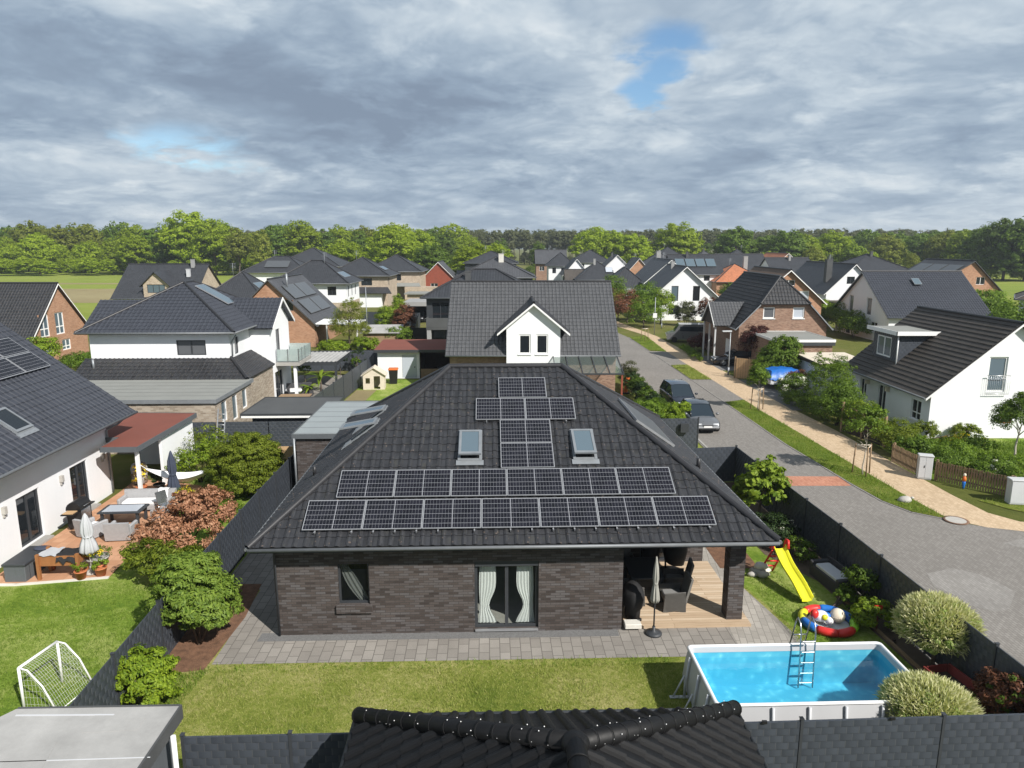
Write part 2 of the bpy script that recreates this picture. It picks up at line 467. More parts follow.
# deck boards
m, t, b = base('deck_boards')
uv = t.n('ShaderNodeTexCoord').outputs['UV']
br = t.n('ShaderNodeTexBrick', {'Vector': uv, 'Color1': (0, 0, 0), 'Color2': (1, 1, 1), 'Mortar': (.5, .5, .5), 'Scale': 1.0, 'Mortar Size': .006,
                                'Brick Width': 3.0, 'Row Height': .145})
g = t.n('ShaderNodeSeparateColor', {0: br.outputs[0]}).outputs[0]
mp = t.n('ShaderNodeMapping', {'Vector': uv, 'Scale': (.6, 9, 1)})
nn = t.noise(mp.outputs[0], 2.0, 5, .65)
c = t.ramp(t.m('ADD', t.m('MULTIPLY', g, .35), t.m('MULTIPLY', nn, .65)), [(.25, (.40, .29, .19)), (.5, (.53, .405, .28)), (.75, (.64, .53, .40))])
c = t.mix(t.m('MULTIPLY', t.smooth(t.noise(uv, 2.2, 5, .7), .60, .72), .5), c, (.66, .58, .47))
t.put(b.inputs['Base Color'], t.mix(br.outputs[1], c, (.26, .17, .10)))
b.inputs['Roughness'].default_value = .75

# photovoltaic cells: dark blue black with thin pale grid, UV in metres
m, t, b = base('solar_cells')
uv = t.n('ShaderNodeTexCoord').outputs['UV']
sp = t.n('ShaderNodeSeparateXYZ', {0: uv})


def gridline(x, pitch, half):
    fr = t.m('FRACT', t.m('DIVIDE', x, pitch))
    dd = t.m('MINIMUM', fr, t.m('SUBTRACT', 1.0, fr))
    return t.m('LESS_THAN', dd, half / pitch)


gx = gridline(sp.outputs[0], .0925, .0026)
gy = gridline(sp.outputs[1], .1817, .0056)
cx = t.m('LESS_THAN', t.m('ABSOLUTE', t.m('SUBTRACT', sp.outputs[0], .86)), .007)
ln = t.m('MAXIMUM', t.m('MULTIPLY', gx, .5), t.m('MAXIMUM', t.m('MULTIPLY', gy, .65), cx))
cell = t.n('ShaderNodeCombineXYZ', {0: t.m('FLOOR', t.m('DIVIDE', sp.outputs[0], .0925)), 1: t.m('FLOOR', t.m('DIVIDE', sp.outputs[1], .1817)), 2: 0.0})
wn = t.n('ShaderNodeTexWhiteNoise', {'Vector': cell.outputs[0]}, noise_dimensions='2D').outputs[0]
cc = t.ramp(wn, [(0.0, (.006, .006, .009)), (1.0, (.013, .013, .019))])
t.put(b.inputs['Base Color'], t.mix(ln, cc, (.34, .35, .38)))
b.inputs['Roughness'].default_value = .22
b.inputs['Specular IOR Level'].default_value = .35

# pool liner and water
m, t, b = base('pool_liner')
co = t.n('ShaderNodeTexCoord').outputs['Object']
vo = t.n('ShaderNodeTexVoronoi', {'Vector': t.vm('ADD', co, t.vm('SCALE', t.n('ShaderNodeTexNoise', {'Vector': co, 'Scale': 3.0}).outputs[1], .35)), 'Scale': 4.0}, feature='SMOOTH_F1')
c = t.ramp(vo.outputs[0], [(0.0, (.21, .62, .72)), (.22, (.115, .49, .63)), (.5, (.075, .41, .57))])  # mottled ripple light of the water, painted into the liner colour
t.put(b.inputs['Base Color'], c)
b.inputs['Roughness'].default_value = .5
m, t, b = base('pool_water')
co = t.n('ShaderNodeTexCoord').outputs['Object']
b.inputs['Base Color'].default_value = (.03, .30, .45, 1)
b.inputs['Roughness'].default_value = .02
b.inputs['IOR'].default_value = 1.33
bn = t.n('ShaderNodeBump', {'Height': t.noise(co, 5.5, 3, .5, .5), 'Strength': .15, 'Distance': .04})
lw = t.n('ShaderNodeLayerWeight', {'Blend': .5})
t.put(lw.inputs['Normal'], bn.outputs[0])
fr = t.m('ADD', t.m('MULTIPLY', t.m('POWER', lw.outputs[1], 4.0), .75), .02)
gl = t.n('ShaderNodeBsdfGlossy', {'Roughness': .02})
t.put(gl.inputs['Normal'], bn.outputs[0])
tr = t.n('ShaderNodeBsdfTransparent', {0: (.80, .95, .99)})
mxn = t.n('ShaderNodeMixShader', {0: fr, 1: tr.outputs[0], 2: gl.outputs[0]})
out = [n for n in t.t.nodes if n.type == 'OUTPUT_MATERIAL'][0]
t.put(out.inputs[0], mxn.outputs[0])

# woven privacy strips: dark slate checker weave, UV in metres
m, t, b = base('privacy_weave')
uv = t.n('ShaderNodeTexCoord').outputs['UV']
sp = t.n('ShaderNodeSeparateXYZ', {0: uv})
row = t.m('DIVIDE', sp.outputs[1], .165)
col_ = t.m('ADD', t.m('DIVIDE', sp.outputs[0], .27), t.m('MULTIPLY', t.m('MODULO', t.m('FLOOR', row), 2.0), .5))
fc = t.m('FRACT', col_)
frow = t.m('FRACT', row)
bulge = t.m('SINE', t.m('MULTIPLY', fc, math.pi))
edge = t.m('LESS_THAN', t.m('MINIMUM', frow, t.m('SUBTRACT', 1.0, frow)), .05)
wire = t.m('LESS_THAN', t.m('ABSOLUTE', t.m('SUBTRACT', t.m('FRACT', t.m('MULTIPLY', fc, 1.0)), .05)), .03)
cell = t.n('ShaderNodeCombineXYZ', {0: t.m('FLOOR', col_), 1: t.m('FLOOR', row), 2: 0.0})
wn = t.n('ShaderNodeTexWhiteNoise', {'Vector': cell.outputs[0]}, noise_dimensions='2D').outputs[0]
c = t.vm('SCALE', (.046, .054, .068), t.m('ADD', .90, t.m('MULTIPLY', wn, .2)))
c = t.mix(t.m('MULTIPLY', edge, .35), c, (.016, .018, .021))
c = t.mix(t.m('MULTIPLY', wire, .5), c, (.13, .135, .14))
t.put(b.inputs['Base Color'], c)
b.inputs['Roughness'].default_value = .5
t.put(b.inputs['Normal'], t.n('ShaderNodeBump', {'Height': t.m('ADD', bulge, t.m('MULTIPLY', edge, -.3)), 'Strength': .6, 'Distance': .03}).outputs[0])

# ---------------------------------------------------------------- mesh building
def M(name):
    return MATS[name]


def link(o, parent=None):
    COL.objects.link(o)
    if parent is not None:
        o.parent = parent
    return o


def tag(o, label=None, cat=None, group=None, kind=None):
    if label: o['label'] = label
    if cat: o['category'] = cat
    if group: o['group'] = group
    if kind: o['kind'] = kind
    return o


def thing(name, label, cat, loc=(0, 0, 0), rot=0.0, group=None):
    o = bpy.data.objects.new(name, None)
    o.empty_display_size = .3
    link(o)
    o.location = loc
    o.rotation_euler = (0, 0, R(rot))
    return tag(o, label, cat, group)


def kids(o):
    return [c for c in bpy.data.objects if c.parent == o]


def copy_tree(o, parent=None):
    c = o.copy()
    COL.objects.link(c)
    if parent is not None:
        c.parent = parent
    for ch in kids(o):
        copy_tree(ch, c)
    return c


class MB:
    def __init__(s):
        s.v = []; s.f = []; s.sm = []
        s.smooth = False
    def face(s, pts):
        i = len(s.v)
        s.v.extend([tuple(p) for p in pts])
        s.f.append(tuple(range(i, i + len(pts))))
        s.sm.append(s.smooth)
    def obox(s, o, a, b, c):
        o, a, b, c = V(o), V(a), V(b), V(c)
        if a.cross(b).dot(c) < 0:
            a, b = b, a
        p = [o, o + a, o + a + b, o + b]
        q = [x + c for x in p]
        i = len(s.v)
        s.v.extend([tuple(x) for x in p + q])
        for f in ((3, 2, 1, 0), (4, 5, 6, 7), (0, 1, 5, 4), (1, 2, 6, 5), (2, 3, 7, 6), (3, 0, 4, 7)):
            s.f.append(tuple(i + k for k in f)); s.sm.append(False)
        return s
    def box(s, x0, x1, y0, y1, z0, z1):
        return s.obox((x0, y0, z0), (x1 - x0, 0, 0), (0, y1 - y0, 0), (0, 0, z1 - z0))
    def rbox(s, cx, cy, cz, sx, sy, sz, rot=0.0):
        c, n = math.cos(R(rot)), math.sin(R(rot))
        a = V((c * sx, n * sx, 0)); b = V((-n * sy, c * sy, 0))
        return s.obox(V((cx, cy, cz)) - a / 2 - b / 2, a, b, (0, 0, sz))
    def bevbox(s, x0, x1, y0, y1, z0, z1, r=.02):
        """box with chamfered vertical and top edges"""
        def ring(z, i):
            return [(x0 + i + r, y0 + i, z), (x1 - i - r, y0 + i, z), (x1 - i, y0 + i + r, z), (x1 - i, y1 - i - r, z),
                    (x1 - i - r, y1 - i, z), (x0 + i + r, y1 - i, z), (x0 + i, y1 - i - r, z), (x0 + i, y0 + i + r, z)]
        rr = [ring(z0, 0), ring(z1 - r, 0), ring(z1, r)]
        i = len(s.v)
        for q in rr: s.v.extend(q)
        for k in range(2):
            for j in range(8):
                a = i + k * 8 + j; b = i + k * 8 + (j + 1) % 8
                s.f.append((a, b, b + 8, a + 8)); s.sm.append(False)
        s.f.append(tuple(i + 16 + j for j in range(8))); s.sm.append(False)
        s.f.append(tuple(i + 7 - j for j in range(8))); s.sm.append(False)
        return s
    def prism(s, poly, z0, z1):
        n = len(poly)
        i = len(s.v)
        s.v.extend([(x, y, z0) for x, y in poly] + [(x, y, z1) for x, y in poly])
        s.f.append(tuple(i + n + k for k in range(n))); s.sm.append(False)
        s.f.append(tuple(i + n - 1 - k for k in range(n))); s.sm.append(False)
        for k in range(n):
            a, b = i + k, i + (k + 1) % n
            s.f.append((a, b, b + n, a + n)); s.sm.append(False)
        return s
    def tube(s, pts, r, n=8, caps=True, smooth=True):
        pts = [V(p) for p in pts]
        rs = r if isinstance(r, (list, tuple)) else [r] * len(pts)
        i = len(s.v)
        up = V((0, 0, 1))
        last = None
        for k, p in enumerate(pts):
            d = (pts[min(k + 1, len(pts) - 1)] - pts[max(k - 1, 0)]).normalized()
            if last is None:
                x = d.cross(up)
                if x.length < .05: x = d.cross(V((1, 0, 0)))
            else:
                x = last - d * last.dot(d)
            x.normalize(); last = x
            y = d.cross(x)
            for j in range(n):
                a = 2 * math.pi * j / n
                s.v.append(tuple(p + (x * math.cos(a) + y * math.sin(a)) * rs[k]))
        for k in range(len(pts) - 1):
            for j in range(n):
                a = i + k * n + j; b = i + k * n + (j + 1) % n
                s.f.append((a, a + n, b + n, b)); s.sm.append(smooth)
        if caps:
            s.f.append(tuple(i + j for j in range(n))); s.sm.append(False)
            e = i + (len(pts) - 1) * n
            s.f.append(tuple(e + n - 1 - j for j in range(n))); s.sm.append(False)
        return s
    def lathe(s, prof, n=16, c=(0, 0, 0), sx=1.0, sy=1.0, smooth=True, wob=None):
        i = len(s.v)
        for r, z in prof:
            for j in range(n):
                a = 2 * math.pi * j / n
                k = 1.0 if wob is None else 1 + wob(a, z)
                s.v.append((c[0] + r * k * math.cos(a) * sx, c[1] + r * k * math.sin(a) * sy, c[2] + z))
        for k in range(len(prof) - 1):
            for j in range(n):
                a = i + k * n + j; b = i + k * n + (j + 1) % n
                s.f.append((a, b, b + n, a + n)); s.sm.append(smooth)
        s.f.append(tuple(i + n - 1 - j for j in range(n))); s.sm.append(False)
        e = i + (len(prof) - 1) * n
        s.f.append(tuple(e + j for j in range(n))); s.sm.append(False)
        return s
    def ball(s, c, rx, ry=None, rz=None, n=12, m=8):
        ry = ry or rx; rz = rz or rx
        prof = [(math.sin(math.pi * k / m) + 1e-4, -math.cos(math.pi * k / m)) for k in range(m + 1)]
        i = len(s.v)
        s.lathe(prof, n, (0, 0, 0))
        for k in range(i, len(s.v)):
            x, y, z = s.v[k]
            s.v[k] = (c[0] + x * rx, c[1] + y * ry, c[2] + z * rz)
        return s
    def grid(s, rows, smooth=True, close=False):
        """rows of equal numbers of points"""
        i = len(s.v); n = len(rows[0])
        for r in rows: s.v.extend([tuple(p) for p in r])
        for k in range(len(rows) - 1):
            for j in range(n if close else n - 1):
                a = i + k * n + j; b = i + k * n + (j + 1) % n
                s.f.append((a, b, b + n, a + n)); s.sm.append(smooth)
        return s
    def xf(s, mat, start=0):
        for k in range(start, len(s.v)):
            s.v[k] = tuple(mat @ V(s.v[k]))
        return s
    def mesh(s, name, mat):
        me = bpy.data.meshes.new(name)
        me.from_pydata(s.v, [], s.f)
        if mat is not None:
            me.materials.append(M(mat) if isinstance(mat, str) else mat)
        me.polygons.foreach_set('use_smooth', s.sm)
        auto_uv(me)
        me.update()
        return me
    def build(s, name, mat, parent=None, loc=None, rot=None):
        o = bpy.data.objects.new(name, s.mesh(name, mat))
        link(o, parent)
        if loc is not None: o.location = loc
        if rot is not None: o.rotation_euler = tuple(R(a) for a in rot)
        return o


def auto_uv(me):
    """metric box mapping: u runs level along the face, v up its slope"""
    nv, nl, npg = len(me.vertices), len(me.loops), len(me.polygons)
    if npg == 0: return
    co = np.empty(nv * 3); me.vertices.foreach_get('co', co); co = co.reshape(-1, 3)
    nr = np.empty(npg * 3); me.polygons.foreach_get('normal', nr); nr = nr.reshape(-1, 3)
    lt = np.empty(npg, int); me.polygons.foreach_get('loop_total', lt)
    lv = np.empty(nl, int); me.loops.foreach_get('vertex_index', lv)
    fn = np.repeat(nr, lt, axis=0)
    p = co[lv]
    flat = np.abs(fn[:, 2]) > .985
    hx = np.stack([-fn[:, 1], fn[:, 0], np.zeros(len(fn))], 1)
    ln = np.linalg.norm(hx, axis=1, keepdims=True); ln[ln < 1e-6] = 1
    hx /= ln
    up = np.cross(fn, hx)
    u = np.where(flat, p[:, 0], (p * hx).sum(1))
    v = np.where(flat, p[:, 1], (p * up).sum(1))
    uvl = me.uv_layers.new(name='UVMap')
    uvl.data.foreach_set('uv', np.stack([u, v], 1).ravel())


def sheet(name, poly, z, mat, kind='structure', label=None, cat=None):
    mb = MB()
    mb.face([(x, y, z) for x, y in poly])
    o = mb.build(name, mat)
    if kind: o['kind'] = kind
    return tag(o, label, cat)


# ---------------------------------------------------------------- clipping
def clip(poly, a, b, c):
    """keep a*x+b*y<=c ; poly points are tuples whose first two entries are x, y (the rest is carried along)"""
    out = []
    n = len(poly)
    for i in range(n):
        p, q = poly[i], poly[(i + 1) % n]
        dp = a * p[0] + b * p[1] - c
        dq = a * q[0] + b * q[1] - c
        if dp <= 1e-9: out.append(p)
        if (dp < -1e-9 and dq > 1e-9) or (dp > 1e-9 and dq < -1e-9):
            t = dp / (dp - dq)
            out.append(tuple(x + (y - x) * t for x, y in zip(p, q)))
    return out


def wall_face(mb, p0, p1, prof, ops=(), rev=.12):
    """an upright wall seen from outside, with real openings and their reveals. ops: (u0,u1,z0,z1)"""
    p0, p1 = V((*p0, 0)), V((*p1, 0))
    d = (p1 - p0).normalized()
    n = V((d.y, -d.x, 0))
    us = sorted({p[0] for p in prof} | {u for o in ops for u in o[:2]})
    zs = sorted({p[1] for p in prof} | {z for o in ops for z in o[2:4]})
    P3 = lambda u, z: p0 + d * u + V((0, 0, z))
    for i in range(len(us) - 1):
        for j in range(len(zs) - 1):
            um, zm = (us[i] + us[i + 1]) / 2, (zs[j] + zs[j + 1]) / 2
            if any(o[0] < um < o[1] and o[2] < zm < o[3] for o in ops): continue
            q = list(prof)
            for a, b, c in ((-1, 0, -us[i]), (1, 0, us[i + 1]), (0, -1, -zs[j]), (0, 1, zs[j + 1])):
                q = clip(q, a, b, c)
                if len(q) < 3: break
            if len(q) >= 3:
                mb.face([P3(*pt) for pt in q])
    for (u0, u1, z0, z1) in [o[:4] for o in ops]:
        for (a, b) in (((u0, z0), (u1, z0)), ((u1, z0), (u1, z1)), ((u1, z1), (u0, z1)), ((u0, z1), (u0, z0))):
            A, B = P3(*a), P3(*b)
            mb.face([A, B, B - n * rev, A - n * rev])


def window(parent, p0, p1, op, style='two', frame='anthracite', pane='dark_glass', rev=.12, sill=None, name='window', label=None, fw=.06):
    """a framed window sitting in an opening of wall_face"""
    p0, p1 = V((*p0, 0)), V((*p1, 0))
    d = (p1 - p0).normalized()
    n = V((d.y, -d.x, 0))
    u0, u1, z0, z1 = op
    dep = min(.07, rev * .7)
    O = lambda u, z, k: p0 + d * u + V((0, 0, z)) - n * (rev - k)
    fb = MB()
    def bar(a0, a1, b0, b1, t=dep):
        fb.obox(O(a0, b0, 0), d * (a1 - a0), V((0, 0, b1 - b0)), n * t)
    e = .002
    bar(u0 + e, u1 - e, z0 + e, z0 + fw); bar(u0 + e, u1 - e, z1 - fw, z1 - e)
    bar(u0 + e, u0 + fw, z0 + fw, z1 - fw); bar(u1 - fw, u1 - e, z0 + fw, z1 - fw)
    k = {'one': 0, 'two': 1, 'three': 2}.get(style, 0)
    for i in range(k):
        um = u0 + (u1 - u0) * (i + 1) / (k + 1)
        bar(um - fw * .6, um + fw * .6, z0 + fw, z1 - fw, dep * .9)
    if style == 'cross':
        um = (u0 + u1) / 2; zm = z0 + (z1 - z0) * .35
        bar(um - fw * .5, um + fw * .5, z0 + fw, z1 - fw, dep * .9)
        bar(u0 + fw, u1 - fw, zm - fw * .5, zm + fw * .5, dep * .8)
    w_ = fb.build(name, frame, parent)
    if label: w_['label'] = label
    pb = MB()
    pb.obox(O(u0 + fw * .5, z0 + fw * .5, .012), d * (u1 - u0 - fw), V((0, 0, z1 - z0 - fw)), n * .012)
    pb.build('pane', pane, w_)
    if sill:
        sb = MB()
        sb.obox(p0 + d * (u0 - .05) + V((0, 0, z0 - .07)) - n * (rev - .02), d * (u1 - u0 + .1), n * (rev + .05), V((0, 0, .068)))
        sb.build('sill', sill, w_)
    return w_


ROLL = [(0.0, 0.0), (.035, .024), (.08, .036), (.125, .024), (.16, 0.0)]
BIGROLL = [(0.0, 0.0), (.02, .045), (.06, .072), (.10, .072), (.14, .045), (.16, 0.0)]
FLAT = [(0.0, 0.0), (.012, .010), (.03, .010)]


def roof_plane(mb, pts, tile=None, tw=.3, tl=.36, thick=.10, step=.022, lift=.0):
    """one roof slope. pts: convex, first edge the eave from left to right seen from outside. tile: profile, or None for a plain slab"""
    pts = [V(p) for p in pts]
    o = pts[0]
    n = None
    for k in range(2, len(pts)):
        nn = (pts[1] - o).cross(pts[k] - o)
        if nn.length > 1e-4:
            n = nn.normalized(); break
    U = (pts[1] - o).normalized(); W = n.cross(U)
    poly = [((p - o).dot(U), (p - o).dot(W)) for p in pts]
    P3 = lambda u, v, h: o + U * u + W * v + n * (h + lift)
    # slab underside and edges
    mb.face([P3(u, v, -thick) for u, v in reversed(poly)])
    for i in range(len(poly)):
        a, b = poly[i], poly[(i + 1) % len(poly)]
        mb.face([P3(*a, -thick), P3(*b, -thick), P3(*b, 0), P3(*a, 0)])
    if tile is None:
        mb.face([P3(u, v, 0) for u, v in poly])
        return
    edges = []
    for i in range(len(poly)):
        a, b = poly[i], poly[(i + 1) % len(poly)]
        ex, ey = b[0] - a[0], b[1] - a[1]
        L = math.hypot(ex, ey)
        nx, ny = ey / L, -ex / L
        edges.append((nx, ny, nx * a[0] + ny * a[1]))
    umin = min(p[0] for p in poly); umax = max(p[0] for p in poly)
    vmax = max(p[1] for p in poly)
    us = []
    k = math.floor(umin / tw)
    while k * tw < umax:
        us += [(k * tw + a * tw / .3, h) for a, h in tile]
        k += 1
    us.append((k * tw, 0.0))
    nv = int(math.ceil(vmax / tl))
    for j in range(nv):
        v0, v1 = j * tl, (j + 1) * tl
        # how wide the slope is here, to skip tiles wholly outside
        band = clip(clip(list(poly), 0, -1, -v0), 0, 1, min(v1, vmax))
        if len(band) < 3: continue
        b0, b1 = min(p[0] for p in band), max(p[0] for p in band)
        for i in range(len(us) - 1):
            (ua, ha), (ub, hb) = us[i], us[i + 1]
            if ub <= b0 or ua >= b1: continue
            quad = [(ua, v0, ha + step), (ub, v0, hb + step), (ub, v1, hb), (ua, v1, ha)]
            if ua < b0 + tl * 2 or ub > b1 - tl * 2 or v1 > vmax:
                for e in edges:
                    quad = clip(quad, *e)
                    if len(quad) < 3: break
            if len(quad) >= 3:
                mb.face([P3(*q) for q in quad])
            ris = [(ua, v0), (ub, v0)]
            if all(e[0] * q[0] + e[1] * q[1] <= e[2] + 1e-6 for e in edges for q in ris):
                mb.face([P3(ua, v0, ha - .01), P3(ub, v0, hb - .01), P3(ub, v0, hb + step), P3(ua, v0, ha + step)])


def ridge_caps(mb, a, b, r=.10, seg=.38, lift=.03, n=8):
    a, b = V(a), V(b)
    d = (b - a); L = d.length; d.normalize()
    k = max(1, int(round(L / seg)))
    s = L / k
    for i in range(k):
        p, q = a + d * (i * s - .02), a + d * ((i + 1) * s + .02)
        mb.tube([p + V((0, 0, lift)), q + V((0, 0, lift))], [r * 1.0, r * .985], n, caps=False)


def gutter(mb, a, b, r=.065):
    mb.tube([a, b], r, 8)


# ---------------------------------------------------------------- foliage (numpy)
def clumps_on(blobs, k, rng, cr=.32, inner=.25):
    """clump centres and radii over a few ellipsoids"""
    w_ = np.array([max(b[3] * b[4], b[3] * b[5]) for b in blobs]); w_ = w_ / w_.sum()
    out = []
    for i in range(k):
        b = blobs[rng.choice(len(blobs), p=w_)]
        d = rng.normal(size=3); d /= np.linalg.norm(d)
        if d[2] < -.5: d[2] *= -.5
        rr = 1.0 if rng.random() > inner else rng.uniform(.35, .9)
        rr *= rng.uniform(.86, 1.10)
        c = np.array(b[:3]) + d * np.array(b[3:6]) * rr
        out.append((c, cr * (b[3] + b[4] + b[5]) / 3 * rng.uniform(.7, 1.3), d))
    return out


def leaf_arrays(clumps, per, size, aspect, rng, out=.7, up=.35, flat=.6, droop=0.0):
    cs = np.repeat(np.array([c[0] for c in clumps]), per, axis=0)
    rs = np.repeat(np.array([c[1] for c in clumps]), per)
    ds = np.repeat(np.array([c[2] for c in clumps]), per, axis=0)
    N = len(rs)
    g = rng.normal(size=(N, 3)); g /= np.linalg.norm(g, axis=1, keepdims=True)
    rad = rng.random(N) ** .5
    pos = cs + g * (rs * rad)[:, None] * np.array([1, 1, flat])
    nrm = g * out + ds * .6 + rng.normal(size=(N, 3)) * .42 + np.array([0, 0, up])
    nrm /= np.linalg.norm(nrm, axis=1, keepdims=True)
    t = np.cross(nrm, rng.normal(size=(N, 3)))
    t[:, 2] -= droop
    t -= nrm * (t * nrm).sum(1)[:, None]
    t /= np.linalg.norm(t, axis=1, keepdims=True)
    b = np.cross(nrm, t)
    L = size * rng.uniform(.65, 1.35, N)[:, None]
    W = L * aspect
    v = np.stack([pos - t * L * .5, pos + b * W * .5 + nrm * L * .08, pos + t * L * .5 - nrm * L * .05, pos - b * W * .5 + nrm * L * .08], 1)
    return v.reshape(-1, 3)


def quads_mesh(name, v, mat):
    me = bpy.data.meshes.new(name)
    n = len(v) // 4
    me.vertices.add(len(v)); me.vertices.foreach_set('co', v.astype(np.float32).ravel())
    me.loops.add(n * 4); me.loops.foreach_set('vertex_index', np.arange(n * 4, dtype=np.int32))
    me.polygons.add(n); me.polygons.foreach_set('loop_start', np.arange(0, n * 4, 4, dtype=np.int32))
    me.polygons.foreach_set('loop_total', np.full(n, 4, dtype=np.int32))
    me.materials.append(M(mat))
    me.update(calc_edges=True)
    return me


def foliage(name, mat, parent, blobs, k, per, size, aspect=.5, seed=1, cr=.32, inner=.25, loc=None, **kw):
    rng = np.random.default_rng(seed)
    v = leaf_arrays(clumps_on(blobs, k, rng, cr, inner), int(per * 1.5), size * .84, aspect, rng, **kw)
    o = bpy.data.objects.new(name, quads_mesh(name, v, mat))
    link(o, parent)
    if loc is not None: o.location = loc
    return o


def limbs(mb, h, r, spread, top, n=5, seed=1, fork=.45, lean=0.0):
    """tapered trunk with a few limbs"""
    rnd = random.Random(seed)
    pts = [V((lean * t_ * t_ * h + rnd.uniform(-.03, .03) * h * (t_ > 0), rnd.uniform(-.03, .03) * h * (t_ > 0), t_ * h)) for t_ in (0, .15, .35, .6, .8, 1.0)]
    mb.tube(pts, [r * 1.25, r, r * .85, r * .6, r * .4, r * .15], 8)
    for i in range(n):
        a = 2 * math.pi * i / n + rnd.uniform(-.4, .4)
        z0 = h * (fork + rnd.uniform(0, .3))
        s = spread * rnd.uniform(.55, .95)
        p0 = V((lean * (z0 / h) ** 2 * h, 0, z0))
        p2 = V((math.cos(a) * s, math.sin(a) * s, min(top, z0 + s * rnd.uniform(.7, 1.1))))
        mb.tube([p0, p0.lerp(p2, .5) + V((0, 0, s * .12)), p2], [r * .5, r * .32, r * .08], 6)


def tree(name, label, cat, loc, blobs, leaf, k=60, per=40, size=.3, aspect=.55, seed=1, trunk_h=3, trunk_r=.15, spread=1.0, group=None,
         bark='bark', cr=.32, inner=.25, nl=5, fork=.45, lean=0.0, **kw):
    root = thing(name, label, cat, loc, 0, group)
    tb = MB(); limbs(tb, trunk_h, trunk_r, spread, trunk_h * 1.15, nl, seed, fork, lean)
    tb.build('trunk', bark, root)
    foliage('crown', leaf, root, blobs, k, per, size, aspect, seed, cr, inner, **kw)
    return root


def shrub(name, label, cat, loc, blobs, leaf, k=40, per=40, size=.12, aspect=.5, seed=1, group=None, cr=.3, inner=.3, stems=5, bark='bark', second=None, **kw):
    root = thing(name, label, cat, loc, 0, group)
    rnd = random.Random(seed)
    zc = max(b[2] for b in blobs)
    sb = MB()
    for i in range(stems):
        b = blobs[i % len(blobs)]
        a = rnd.uniform(0, 6.28)
        sb.tube([(rnd.uniform(-.08, .08), rnd.uniform(-.08, .08), 0), (b[0] * .5 + math.cos(a) * b[3] * .2, b[1] * .5 + math.sin(a) * b[4] * .2, b[2] * .6),
                 (b[0] + math.cos(a) * b[3] * .6, b[1] + math.sin(a) * b[4] * .6, b[2] + b[5] * .4)], [.035, .022, .008], 5)
    sb.build('stem', bark, root)
    foliage('foliage', leaf, root, blobs, int(k * 1.6), per, size, aspect, seed, cr, inner, **kw)
    if second:
        mat2, k2, per2, size2, asp2 = second
        foliage('blossom' if 'flower' in mat2 else 'foliage', mat2, root, [(b[0], b[1], b[2], b[3] * 1.05, b[4] * 1.05, b[5] * 1.06) for b in blobs], k2, per2, size2, asp2, seed + 7, cr * .8, 0.05, **kw)
    return root

